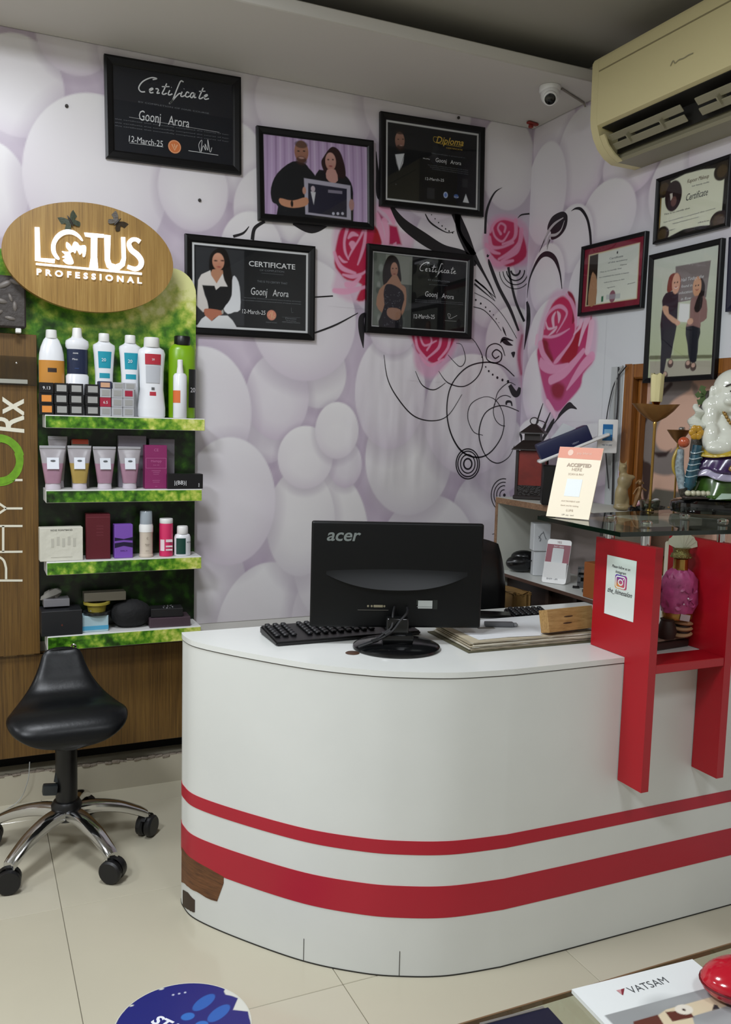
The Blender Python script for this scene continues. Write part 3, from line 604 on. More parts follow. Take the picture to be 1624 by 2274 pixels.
# clear acrylic leaflet pocket
q = on_y(33, 823, PY-.012); t = thing('acrylic_pocket', 'clear acrylic leaflet pocket on the wood panel, above the lettering', 'holder', (q.x, PY-.002, q.z))
acr = glass_pane_mat('acrylic', 'f0f0ee', .06)
b = mb(acr); b.box((0, -.016, 0), (.135, .002, .098)); b.box((0, -.001, 0), (.135, .0015, .098)); b.box((0, -.008, -.048), (.135, .015, .002)); b.box((.0675, -.008, 0), (.002, .015, .096)); b.build('pocket', t, autosmooth=False)
b = mb(mat('leaflet', 'cfcfca', .5)); b.box((-.03, -.008, -.036), (.14, .004, .014)); b.build('leaflet', t, 'white leaflet edge lying in the pocket', autosmooth=False)
b = mb(chrome); b.lathe([(.0001, .004), (.003, .003), (.004, 0)], M=frame_m((.005, -.017, .025), (1, 0, 0), (0, 0, 1)), seg=10); b.build('screw', t)

# green backing board with four shelves
GY = 3.275
t = thing('shelf_unit', 'display shelf unit covered in a green forest print, four shelves of beauty products', 'shelves', (0, 0, 0))
def board_outline(x0, x1, z0, z1, r, tilt=.0):
    o = [(x0, z0), (x1, z0)]
    o += [(x1-r+r*math.cos(a), z1-r+r*math.sin(a)) for a in np.linspace(0, PI/2, 9)]; o += [(x0, z1+.02)]; return o
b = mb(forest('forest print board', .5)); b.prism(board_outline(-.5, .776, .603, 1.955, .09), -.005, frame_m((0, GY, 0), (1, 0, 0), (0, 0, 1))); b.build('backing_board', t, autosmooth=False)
b = mb(mat('sun patch print', 'c3c7b4', .35))
SHELF = {1: (1.412, 1.368), 2: (1.157, 1.113), 3: (.909, .863), 4: (.648, .597)}
fedge = forest('forest print edge', 1.0); swhite = mat('white shelf board', 'd9d9d6', .35)
random.seed(3)
for k, (zt_, zb_) in SHELF.items():
    x1s = .773 if k > 1 else .782
    b = mb(swhite); b.box(((.236+x1s)/2, (3.150+GY)/2, (zt_+zb_)/2), (x1s-.236, GY-3.150, zt_-zb_), bev=.0015); s_ = b.build('shelf', t, autosmooth=False)
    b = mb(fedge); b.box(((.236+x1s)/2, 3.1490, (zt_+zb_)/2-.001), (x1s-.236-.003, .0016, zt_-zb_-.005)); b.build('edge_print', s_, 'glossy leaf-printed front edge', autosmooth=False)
b.bm = None

# oval light-up sign
SY = 3.165
t = thing('oval_sign', 'oval wood-grain wall sign with glowing white lettering above the shelves', 'sign', (.3885, SY, 1.945))
M0 = frame_m((0, 0, 0), (1, 0, 0), (0, 0, 1)); rx_, rz_ = .2795, .180
el = [(rx_*math.cos(a), rz_*math.sin(a)) for a in np.linspace(0, 2*PI, 73)[:-1]]
b = mb(oak); b.prism(el, -.035, M0 @ Matrix.Rotation(math.radians(-1), 4, 'Z')); b.build('board', t)
b = mb(mat('sign mount', '55504a', .6)); b.box((0, .0725, 0), (.22, .072, .10)); b.build('wall_mount', t, autosmooth=False)
def ss(x, y): p = on_y(x/3.530, 430+y/3.530, SY-.006); return (p.x-.3885, p.z-1.945)
glow = mat('lit sign letter', 'ffffff', .4, emit=('fbfcff', 1.15)); GT = frame_m((0, -.001, 0), (1, 0, 0), (0, 0, 1))
L = {'letter_l': [(272, 262), (310, 265), (318, 505), (432, 512), (428, 545), (275, 525)],
 'letter_o': [(650, 365), (622, 322), (570, 287), (500, 285), (440, 322), (405, 385), (403, 450), (430, 500), (460, 518), (466, 505), (440, 460), (438, 400), (465, 352), (510, 322), (560, 318), (605, 338), (640, 368)],
 'lotus_petals': [(520, 380), (548, 397), (562, 415), (580, 378), (608, 385), (625, 407), (665, 405), (676, 432), (667, 490), (650, 492), (646, 458), (635, 472), (624, 476), (603, 440), (590, 467), (575, 455), (552, 470), (572, 520), (574, 550), (530, 552), (493, 522), (516, 507), (487, 497), (510, 480), (485, 452), (520, 456), (542, 450), (520, 420)],
 'letter_t': [(660, 305), (815, 318), (812, 345), (763, 343), (762, 500), (770, 582), (700, 578), (712, 500), (714, 343), (670, 335)],
 'letter_u': [(818, 322), (868, 328), (862, 510), (873, 545), (905, 556), (940, 542), (955, 505), (950, 340), (982, 342), (988, 510), (978, 565), (935, 600), (880, 603), (838, 575), (822, 520)],
 'underline': [(282, 543), (1112, 620), (1112, 637), (282, 558)]}
for n, pts in L.items():
    q = [ss(*p) for p in pts]; q = smooth_pts(q, 4, True) if n in ('letter_o', 'lotus_petals') else q
    b = mb(glow); b.prism(q, .007, GT); b.build(n, t, autosmooth=False)
S = smooth_pts([(1098, 378, 30), (1070, 360, 26), (1035, 362, 28), (1012, 392, 30), (1030, 440, 36), (1078, 480, 38), (1108, 525, 36), (1100, 570, 34), (1060, 590, 30), (1000, 572, 26)], 5)
q = [ss(p[0], p[1]) for p in S]; lf, rt = [], []
for i, p in enumerate(q):
    a = Vector(q[min(i+1, len(q)-1)])-Vector(q[max(i-1, 0)]); a.normalize(); w = S[i][2]*.5/3.53/585; lf.append((p[0]-a.y*w, p[1]+a.x*w)); rt.append((p[0]+a.y*w, p[1]-a.x*w))
b = mb(glow); b.prism(lf+rt[::-1], .007, GT); b.build('letter_s', t, autosmooth=False)
p0, p1 = ss(285, 635), ss(1112, 705); me = text_mesh('PROFESSIONAL', .034, 0, .0010, .003, 1.75)
w = max(v.co.x for v in me.vertices); sc = (p1[0]-p0[0])/w
b = mb(glow); b.add_mesh(me, GT @ Matrix.Translation((p0[0], p0[1]+.0005, .0035)) @ Matrix.Rotation(math.atan2(p1[1]-p0[1], p1[0]-p0[0])*1.0, 4, 'Z') @ Matrix.Diagonal((sc, .80, 1, 1))); b.build('small_letters', t, autosmooth=False)
# two butterflies stuck on the sign
def butterfly(px, py, rot, sc, label, c):
    p = on_y(px, py, SY-.004); t = thing('butterfly_ornament', label, 'ornament', (p.x, SY-.0075, p.z), 0, 'butterflies on the oval sign')
    R0 = Matrix.Rotation(rot, 4, 'Y')
    for s_ in (-1, 1):
        b = mb(mat(c[0], c[1], .5, bump=.3, bscale=80)); W = smooth_pts([(0, .002), (.012*s_, .016), (.028*s_, .020), (.026*s_, .006), (.012*s_, 0), (.020*s_, -.010), (.012*s_, -.018), (.001*s_, -.006)], 4, True)
        M = R0 @ Matrix.Rotation(.35*s_, 4, 'Z') @ frame_m((0, -.002, 0), (1, 0, 0), (0, 0, 1)) @ Matrix.Diagonal((sc, sc, 1, 1)); b.prism(W, .0012, M); b.build('wing', t)
    b = mb(mat('butterfly body', '2b2622', .5)); b.ell((0, -.006, 0), (.0024*sc, .003, .014*sc), 8, 6, R0); b.build('body', t)
butterfly(156, 492, -.55, 1.45, 'grey-green butterfly ornament left on the oval wooden sign', ('butterfly grey', '3f4638')); butterfly(260, 494, .75, 1.3, 'brown butterfly ornament right on the oval wooden sign', ('butterfly brown', '3a2f20'))

# ------------------------------------------------------------------ products
def px_w(x0, x1, y, Y): a, c = on_y(x0, y, Y), on_y(x1, y, Y); return (a.x+c.x)/2, c.x-a.x
def label_patch(name, par, r, sy, z0, z1, m, a0=215, a1=325, grow=1.02, prof=None, lab=None):
    b = mb(m); pr = [(r*grow, z0), (r*grow, z1)] if prof is None else [(q*grow, z) for q, z in prof]
    b.lathe(pr, seg=16, sy=sy, caps=False, a0=math.radians(a0), a1=math.radians(a1)); return b.build(name, par, lab, recalc=False)
def txt(par, s, size, x, y, z, m, name='print', shear=0, off=0, rot=0, al='CENTER', rz=0):
    b = mb(m); b.add_mesh(text_mesh(s, size, shear, off, 0, 1, al, 2), Matrix.Translation((x, y, z)) @ Matrix.Rotation(rz, 4, 'Z') @ frame_m((0, 0, 0), (1, 0, 0), (0, 0, 1)) @ Matrix.Rotation(rot, 4, 'Z')); return b.build(name, par, recalc=False, autosmooth=False)
bw = mat('white bottle plastic', 'e4e6ea', .28); teal = mat('teal label', '1b93a8', .4); navy = mat('navy label', '16223f', .35); wht = mat('white print', 'e8e8ea', .5); redl = mat('red label', 'b02a3a', .4); blk = mat('black print', '141414', .5)
Z1 = SHELF[1][0]; YBK = 3.232
def bottle(x0, x1, ytop, label, prof, sy=.62, shelf=1, Y=YBK, m=bw, name='bottle', ymid=820, cat='bottle', group=None, xc=None):
    x, w = px_w(x0, x1, ymid, Y); zt_ = on_y((x0+x1)/2, ytop, Y).z; z0_ = SHELF[shelf][0]; h = zt_-z0_; r = w/2
    t = thing(name, label, cat, (x, Y, z0_+.0005), 0, group)
    return t, r, h
def body(t, prof, r, h, m, sy=.62, name='body', seg=28):
    b = mb(m); b.lathe([(a*r, c*h) for a, c in prof], seg=seg, sy=sy); return b.build(name, t)
# 1 orange-label bottle
t, r, h = bottle(86, 143, 733, 'white rounded bottle with an orange label, leftmost on the top shelf', None)
body(t, [(.93, 0), (1, .02), (1, .64), (.96, .72), (.84, .80), (.62, .88), (.46, .91)], r, h, bw); body(t, [(.44, .90), (.46, .91), (.42, .995), (.38, 1)], r, h, white_plastic, 1, 'cap')
label_patch('label', t, r, .62, .02*h, .64*h, mat('orange label', 'c08434', .4), 190, 350, 1.012, lab='orange wrap-around label'); label_patch('emblem', t, r, .62, .50*h, .55*h, mat('dark brown print', '2c1c12', .5), 250, 290, 1.02)
# 2 dark-blue label bottle
t, r, h = bottle(145, 198, 729, 'white bottle with a dark navy label and narrow tall cap', None)
body(t, [(.9, 0), (.95, .02), (.97, .45), (.86, .47), (.86, .76), (.97, .78), (1.0, .82), (.94, .855), (.5, .89), (.42, .91)], r, h, bw, .7); body(t, [(.43, .85), (.44, .87), (.38, .99), (.34, 1)], r, h, white_plastic, 1, 'cap')
label_patch('label', t, r*.86, .7, .475*h, .755*h, navy, 190, 350, 1.03, lab='navy printed label')
txt(t, 'nnm', .010, -.008, -r*.64, .70*h, wht); txt(t, 'Mmn', .009, -.010, -r*.64, .63*h, wht); txt(t, 'mnm', .007, -.004, -r*.65, .53*h, mat('blue print', '44609c', .5))
# 3,4 teal-label bottles
for i, (x0, x1, yt, lb) in enumerate(((206, 256, 741, 'white bottle with a teal label, beside the navy-labelled one'), (264, 314, 745, 'white bottle with a teal label, beside the taller red-labelled one'))):
    t, r, h = bottle(x0, x1, yt, lb, None, group='teal label bottles on the top shelf')
    body(t, [(.88, 0), (.92, .02), (.80, .30), (.80, .50), (.92, .74), (1.0, .83), (.96, .86), (.58, .89), (.5, .905)], r, h, bw); body(t, [(.47, .90), (.49, .905), (.47, .99), (.43, 1)], r, h, white_plastic, 1, 'cap')
    label_patch('label', t, r, .62, 0, 0, teal, 232, 308, 1.02, [(.84*r, .58*h), (.89*r, .67*h), (.96*r, .78*h)]); label_patch('label', t, r, .62, 0, 0, teal, 236, 304, 1.02, [(.81*r, .46*h), (.81*r, .52*h)])
    txt(t, '20', .016, -.004, -r*.64, .66*h, wht, rz=0)
# 5 red-label bottle
t, r, h = bottle(305, 368, 750, 'tall white bottle with a red label standing at the shelf front', None, Y=3.197)
body(t, [(.92, 0), (.98, .02), (.98, .12), (.84, .35), (.86, .58), (.94, .74), (.97, .80), (.86, .85), (.58, .88)], r, h, bw); body(t, [(.54, .875), (.56, .88), (.53, .99), (.48, 1)], r, h, white_plastic, 1, 'cap')
label_patch('label', t, r, .62, 0, 0, redl, 236, 304, 1.045, [(.93*r, .66*h), (.96*r, .79*h)]); label_patch('label', t, r, .62, 0, 0, mat('grey label', 'b9bcc2', .4), 238, 302, 1.035, [(.87*r, .43*h), (.92*r, .645*h)]); label_patch('label', t, r, .62, 0, 0, redl, 255, 285, 1.06, [(.84*r, .27*h), (.81*r, .32*h)])
txt(t, '20', .010, 0, -r*.64, .71*h, wht); b = mb(blk)
for i in range(7): b.box((-.005+i*.0016, -r*.62*.82-.003, .36*h), (.0008, .0006, .010))
b.build('barcode', t, autosmooth=False)
# 6 lime bottle
t, r, h = bottle(374, 434, 747, 'lime green bottle with a black cap at the right end of the top shelf', None, Y=3.225)
lime = mat('lime plastic', '7fae14', .3)
body(t, [(.92, 0), (.98, .01), (1, .7), (.98, .83), (.8, .88), (.6, .90)], r, h, lime); body(t, [(.56, .89), (.58, .9), (.58, .99), (.54, 1)], r, h, black_plastic, 1, 'cap'); label_patch('label', t, r, .62, .13*h, .60*h, mat('dark label', '1a201c', .4), 292, 352, 1.015, lab='black label with number'); txt(t, '20', .024, r*.70, -r*.50, .32*h, wht, rz=.52)
# 7 spray bottle in front
t, r, h = bottle(385, 415, 799, 'slim white spray bottle with an orange label, in front of the lime bottle', None, Y=3.172, name='spray_bottle')
body(t, [(.94, 0), (1, .01), (1, .72), (.8, .76), (.55, .77)], r, h, bw, .9); body(t, [(.5, .77), (.5, .80), (.40, .88), (.40, .99), (.32, 1)], r, h, white_plastic, 1, 'pump'); label_patch('label', t, r, .9, .26*h, .47*h, mat('orange red label', 'd26a34', .4), 180, 262, 1.03)
# hair colour cartons: black, silver; each box is a thing
silver = mat('silver carton end', 'a8a8a6', .35, .3); blackc = mat('black carton', '131214', .35); orangec = mat('orange carton end', 'd98a3c', .4); greyc = mat('grey carton end', 'adaeb2', .35); redc = mat('crimson carton', '9e1f3a', .4)
ZS = [Z1+.0005, Z1+.0365, Z1+.0725]; YF = 3.160
def carton(x0, x1, zz, hh, m, endm, label, group, tx=None, tone=None):
    a, c = on_y(x0, 890, YF).x, on_y(x1, 890, YF).x; t = thing('hair_color_carton', label, 'box', ((a+c)/2, YF+.022, zz), random.uniform(-.03, .03), group)
    b = mb(m); b.box((0, 0, hh/2), (c-a-.001, .044, hh), bev=.001); b.build('carton', t, autosmooth=False)
    if endm: b = mb(endm); b.box((.0005, -.0224, hh*.52), ((c-a)*.68, .0012, hh*.62)); b.build('end_label', t, autosmooth=False)
    if tx: txt(t, tx, hh*.42, 0, -.0232, hh*.35, wht)
rows = ('bottom', 'middle', 'top'); cols = ('first', 'second', 'third', 'fourth')
for c_ in range(4):
    for r_ in range(3):
        xx = (88, 121, 154, 187)[c_]+(0, -1, 0)[r_]+(0, 0, 0, 3)[c_]; xw = (32, 32, 32, 32)[c_]
        em = orangec if (c_ == 0 and r_ < 2) else (silver if not (c_ == 0 and r_ == 2) else None)
        carton(xx, xx+xw, ZS[r_], .0355, blackc, em, '%s black carton of the %s column from the left, %s' % (rows[r_], cols[c_], 'orange end label' if em is orangec else ('numbered end' if em is None else 'silver end label')), 'hair colour cartons on the top shelf', '9.13' if em is None else None)
for c_ in range(3):
    for r_ in range(3):
        xx = (222, 248, 273)[c_]; m_ = greyc; tx = None
        lb = '%s silver-grey carton of the %s column' % (rows[r_], ('column beside the black cartons', 'middle', 'right-hand')[c_]) if c_ else '%s carton in the grey column touching the black cartons' % rows[r_]
        if (c_, r_) == (0, 1): m_ = redc; tx = '6.5'; lb = 'crimson hair colour carton numbered on its end, among the grey ones'
        if (c_, r_) == (2, 2): lb = 'top right carton with a red and white end, above grey cartons'
        carton(xx, xx+25, ZS[r_]-.004*r_, .0315, m_, redc if (c_, r_) == (2, 2) else (silver if not tx else None), lb.replace('column column', 'column'), 'hair colour cartons on the top shelf', tx)
carton(219, 249, Z1+.094, .026, mat('blue carton', '2a2c48', .4), mat('peach label', 'c79a7a', .5), 'navy carton with a peach end label lying on the stack of grey cartons', None)
for x0, lb in ((250, 'pale silver carton lying on the middle grey column'), (276, 'pale silver carton lying above the red-ended one')): carton(x0, x0+26, Z1+.094, .024, greyc, silver, lb, None)

# row 2: gel tubes and boxes
Z2 = SHELF[2][0]
def tube(x0, x1, ytop, Y, m_low, label, group='gel tubes on the second shelf', tilt=0, low=None):
    x, w = px_w(x0, x1, 1030, Y); h = on_y((x0+x1)/2, ytop, Y).z-Z2; t = thing('gel_tube', label, 'tube', (x, Y, Z2+.0005), random.uniform(-.08, .08), group)
    capm = mat('frosted cap', 'c9c2cb', .35); b = mb(capm); b.lathe([(.30*w, 0), (.31*w, .002), (.29*w, .14*h)], seg=24, sy=.8); b.build('cap', t)
    b = mb(m_low); n = 24; V = []; Fs = []; lv = ((.14, .30, .25), (.30, .34, .24), (.60, .42, .17), (.85, .48, .07), (.93, .50, .02), (1, .50, .012))
    for (z, rx, ry) in lv:
        for k in range(n): a = 2*PI*k/n; ex = .75; V.append((math.copysign(abs(math.cos(a))**ex, math.cos(a))*rx*w, math.copysign(abs(math.sin(a))**ex, math.sin(a))*ry*w, z*h))
    for i in range(len(lv)-1):
        for k in range(n): Fs.append((i*n+k, i*n+(k+1) % n, (i+1)*n+(k+1) % n, (i+1)*n+k))
    Fs.append(tuple(range(n))[::-1]); Fs.append(tuple((len(lv)-1)*n+k for k in range(n))); fs_ = b._fin(V, Fs); b.m(mat('clear tube top', '9d989c', .22)); [setattr(q, 'material_index', b.cur) for q in fs_ if q.calc_center_median().z > .62*h]; b.build('tube_body', t)
    b = mb(mat('clear crimp', 'a3a2a6', .2)); b.box((0, 0, .965*h), (w*1.0, .008, .07*h), bev=.002); b.build('crimped_end', t)
    b = mb(mat('tube label', 'd5d9e0', .5)); b.box((0, -.205*w, .60*h), (.46*w, .0012, .27*h), (math.radians(-14), 0, 0)); l = b.build('label', t, 'square white label', autosmooth=False)
    b = mb(mat('grey leaf print', '5a5f63', .5)); b.ell((0, -.213*w, .66*h), (.10*w, .0008, .022*h), 10, 5); b.build('leaf_mark', l)
pinkg = mat('pink gel', 'a98295', .2, trans=.12, vary=.12, vscale=14); yelg = mat('amber gel', 'ae9450', .2, trans=.12, vary=.12, vscale=14)
tube(88, 146, 990, 3.185, pinkg, 'pink gel tube at the left end of the second shelf'); tube(150, 203, 990, 3.185, yelg, 'amber yellow gel tube, the only yellow one on the shelf'); tube(206, 258, 992, 3.185, pinkg, 'pink gel tube between the yellow tube and another pink one'); tube(262, 313, 992, 3.185, pinkg, 'pink gel tube standing beside the purple carton')
tube(107, 150, 969, 3.245, mat('pale gel', '9a9690', .3), 'pale clear tube hidden behind the leftmost pink tube')
def box_item(x0, x1, ytop, ymid, Y, dep, z, m, label, name='carton', group=None, rz=0, cat='box'):
    x, w = px_w(x0, x1, ymid, Y); h = on_y((x0+x1)/2, ytop, Y).z-z; t = thing(name, label, cat, (x, Y+dep/2, z+.0005), rz, group)
    b = mb(m); b.box((0, 0, h/2), (w, dep, h), bev=.0015); b.build('box_body', t, autosmooth=False); return t, w, h
t, w, h = box_item(159, 198, 977, 1000, 3.245, .025, Z2, mat('dull jar', '6c6a60', .4), 'jar with a coral red lid behind the yellow tube', 'jar', cat='jar'); b = mb(mat('coral lid', 'c0492f', .4)); b.box((0, 0, h-.008), (w*1.02, .027, .02), bev=.004); b.build('lid', t)
t, w, h = box_item(263, 325, 968, 1000, 3.245, .028, Z2, mat('grey carton', '8a8590', .45), 'tall grey carton behind the tube beside the purple carton')
t, w, h = box_item(332, 388, 975, 1000, 3.24, .03, Z2, mat('grey carton 2', '77727a', .45), 'grey carton half hidden behind the purple carton')
plum = mat('plum carton', '86285f', .4)
t, w, h = box_item(322, 371, 989, 1040, 3.175, .04, Z2, plum, 'bright plum purple carton with pink lines of print', rz=.03)
pk = mat('pink foil print', 'c06a9c', .4)
for zf, s, tx in ((.86, .014, 'CE'), (.61, .013, 'Hempp'), (.53, .006, 'Bulk 100'), (.40, .006, 'MMNMNNN'), (.36, .006, 'NMMNN'), (.32, .005, 'MNMMM'), (.18, .005, 'MNNMMNM'), (.14, .005, 'NMMNMN'), (.04, .005, 'MM')): txt(t, tx, s, 0, -.021, zf*h, pk)
b = mb(pk)
for zf in (.70, .47): b.box((0, -.0206, zf*h), (w*.92, .0008, .0012))
for sx in (-1, 1): b.box((sx*w*.46, -.0206, .585*h), (.001, .0008, .23*h))
b.build('print_border', t, autosmooth=False)
t, w, h = box_item(372, 451, 1053, 1070, 3.158, .05, Z2, blackc, 'long flat black carton lying at the right end of the second shelf')
txt(t, '|(BB)|', .020, -.018, -.026, .30*h, wht); txt(t, 'MNM', .006, w*.40, -.026, .25*h, wht, rot=PI/2)
# row 3
Z3 = SHELF[3][0]
t, w, h = box_item(88, 184, 1172, 1200, 3.163, .045, Z3, mat('cream carton', 'cfcdbf', .6, bump=.35, bscale=25), 'wide crumpled cream carton at the left end of the third shelf', rz=.03)
txt(t, 'NOSE POINTBAND', .0085, 0, -.0236, h*.90, blk)
b = mb(mat('grey print lines', 'bab8ac', .6))
for i in range(5): b.box((-.03+.018*i, -.0228, h*(.55+.05*(i % 2))), (.009, .0008, .03))
b.box((0, -.0228, h*.12), (w*.5, .0008, .002)); b.build('print', t, autosmooth=False)
mar = mat('maroon carton', '57131f', .35)
t, w, h = box_item(192, 246, 1142, 1200, 3.175, .05, Z3, mar, 'tall maroon carton on the third shelf', rz=-.06)
pm = mat('dark rose print', '7c3642', .5)
for zf in (.72, .66, .58, .52): txt(t, 'MNNMN', .006, .006, -.0255, zf*h, pm)
b = mb(pm); b.box((0, -.0254, h*.93), (w*.96, .0008, .0012)); b.build('print_line', t, autosmooth=False)
vio = mat('violet carton', '7a4fae', .4)
t, w, h = box_item(254, 295, 1165, 1200, 3.175, .04, Z3, vio, 'small violet carton with black diamond bands', rz=.02)
b = mb(mat('deep violet print', '1d1236', .4)); T = frame_m((0, -.0205, 0), (1, 0, 0), (0, 0, 1)); hw = w/2*.98
b.prism([(-hw, .62*h), (0, .57*h), (hw, .62*h), (hw, .52*h), (0, .545*h), (-hw, .52*h)], .0004, T); b.prism([(-hw, .45*h), (0, .48*h), (hw, .45*h), (hw, .31*h), (0, .37*h), (-hw, .31*h)], .0004, T); b.build('diamond_bands', t, autosmooth=False); txt(t, 'MMMn_M', .006, 0, -.021, .2*h, mat('deep violet print', '1d1236'))
t, r, h = bottle(309, 340, 1135, 'cream foam bottle with a clear pump cap on the third shelf', None, shelf=3, Y=3.190, ymid=1190, name='foam_bottle')
body(t, [(.95, 0), (1, .01), (1, .05), (.94, .06), (.94, .52), (.98, .55)], r, h, mat('beige foam label', 'cfc2b2', .35), 1); body(t, [(1, .55), (1, .68), (.92, .71), (.92, .72)], r, h, white_plastic, 1, 'collar'); body(t, [(.9, .72), (.86, .985), (.8, 1)], r, h, mat('frosted clear cap', 'aeb8c0', .15, trans=.3), 1, 'cap'); body(t, [(.5, .70), (.5, .9)], r, h, white_plastic, 1, 'pump'); 
for zf, s in ((.40, .010), (.28, .006), (.25, .006), (.14, .005)): txt(t, ('C', 'Mmnm', 'nmm', 'mmnn')[(.40, .28, .25, .14).index(zf)], s, 0, -r*1.0-.0006, zf*h, mat('brown print', '7a6a5c', .5))
t, r, h = bottle(354, 384, 1151, 'hot pink bottle with a white cap on the third shelf', None, shelf=3, Y=3.195, ymid=1190)
hp = mat('hot pink', 'cf2f62', .35); body(t, [(.94, 0), (1, .01), (1, .85), (.97, .87)], r, h, hp, 1); body(t, [(.95, .87), (.98, .88), (.98, .98), (.92, 1)], r, h, white_plastic, 1, 'cap'); label_patch('label', t, r, 1, .15*h, .45*h, mat('pink white label', 'e7d5da', .4), 205, 245, 1.03)
b = mb(mat('pink white label', 'e7d5da'))
for z_ in (.42, .27, .18): b.box((.006, -r-.0006, z_*h), (.024, .0008, .006 if z_ < .4 else .010))
b.build('letter_blocks', t, autosmooth=False)
t, r, h = bottle(387, 423, 1168, 'small white bottle with a dark green label, rightmost on the third shelf', None, shelf=3, Y=3.19, ymid=1205)
body(t, [(.93, 0), (1, .02), (1, .62), (.9, .70), (.66, .74)], r, h, bw, .7); body(t, [(.64, .73), (.68, .75), (.66, .97), (.6, 1)], r, h, white_plastic, 1, 'cap'); label_patch('label', t, r, .7, .06*h, .60*h, mat('bottle green label', '0f3f35', .4), 215, 285, 1.03); txt(t, 'wid', .012, r*.62, -r*.66, .44*h, blk, shear=.3, rz=.35)
# row 4
Z4 = SHELF[4][0]
t, w, h = box_item(92, 183, 1357, 1390, 3.155, .10, Z4, mat('matt black carton', '141519', .5), 'matt black carton at the left end of the lowest shelf'); b = mb(mat('ember mark', '5a2a20', .5)); b.box((0, -.0504, h*.42), (.005, .0008, .006)); b.build('mark', t)
t, w, h = box_item(97, 155, 1331, 1345, 3.20, .06, Z4+.093, mat('clear lid tray', '77767a', .3), 'small grey clear-lidded tray on the black carton')
b = mb(mat('crumpled paper', '77756e', .7)); q = on_y(115, 1300, 3.22); b.ell((0, 0, 0), (.04, .02, .016), 10, 6, Matrix.Rotation(-.4, 4, 'Y')); 
for v in b.bm.verts: v.co += Vector([random.uniform(-.004, .004) for _ in range(3)])
o = b.build('paper_wad', loc=(q.x, 3.235, 0)); tag(o, 'crumpled grey paper wad resting high at the back of the lowest shelf', 'paper'); o.location.z = Z4+.093+.022+.016
t, w, h = box_item(183, 241, 1368, 1385, 3.175, .06, Z4, mat('pale blue carton', 'a9c4cc', .45), 'white and pale blue carton on the lowest shelf'); b = mb(mat('sky blue band', '4fa0c4', .45)); b.box((0, -.0305, h*.25), (w, .0008, h*.25)); b.build('blue_band', t, autosmooth=False)
zz = Z4+h+.0005
q = on_y(215, 1350, 3.205); t = thing('stacked_dish', 'small dark dish with a yellow ring and clear box on the blue carton', 'dish', (q.x, 3.205, zz))
b = mb(mat('dark dish', '26282a', .3)); b.lathe([(.02, 0), (.045, .002), (.048, .012), (.044, .012), (.02, .006)]); b.build('dish', t); b = mb(mat('white tissue', 'a9aeb2', .7)); b.box((-.005, -.02, .022), (.03, .003, .03), (0, .5, 0)); b.build('tissue', t)
b = mb(mat('yellow ring', 'a09238', .4)); b.lathe([(.035, .034), (.046, .038), (.046, .046), (.035, .046)], caps=False); b.lathe([(.03, .0115), (.034, .035)], caps=False); b.build('ring', t)
t, w, h = box_item(187, 280, 1316, 1325, 3.19, .05, zz+.0475, mat('clear case', '5f5a4e', .2), 'flat clear plastic case balanced on the yellow ring', 'plastic_case', rz=.0)
b = mb(mat('black pouch cloth', '0d0d0f', .8, bump=.3, bscale=60)); b.ell((0, 0, .05), (.075, .045, .052), 18, 10)
for v in b.bm.verts: v.co.z = max(v.co.z, .0); v.co += Vector([random.uniform(-.002, .002) for _ in range(3)])
for v in b.bm.verts: v.co.z = max(v.co.z, 0.0)
q = on_y(288, 1360, 3.21); tag(b.build('cloth_pouch', loc=(q.x+.005, 3.215, Z4+.0008)), 'soft black pouch in the middle of the lowest shelf', 'pouch')
t, w, h = box_item(334, 424, 1372, 1390, 3.165, .085, Z4, mat('mauve clear box', '4b3c44', .3), 'flat mauve clear box of hair ties at the right of the lowest shelf', 'plastic_box', rz=-.05)
zq = Z4+h+.001; t, w, h = box_item(338, 408, 1352, 1375, 3.175, .07, zq, mat('black card', '121113', .5), 'black card of jewellery lying on the mauve box', 'jewellery_card', rz=-.1)
b = mb(mat('glitter', 'b9b9c0', .2, .8))
for _ in range(16): b.ell((random.uniform(-.012, .03), random.uniform(-.03, .02), h+.001), (.0022, .0022, .0015), 6, 4)
b.build('glitter_beads', t)
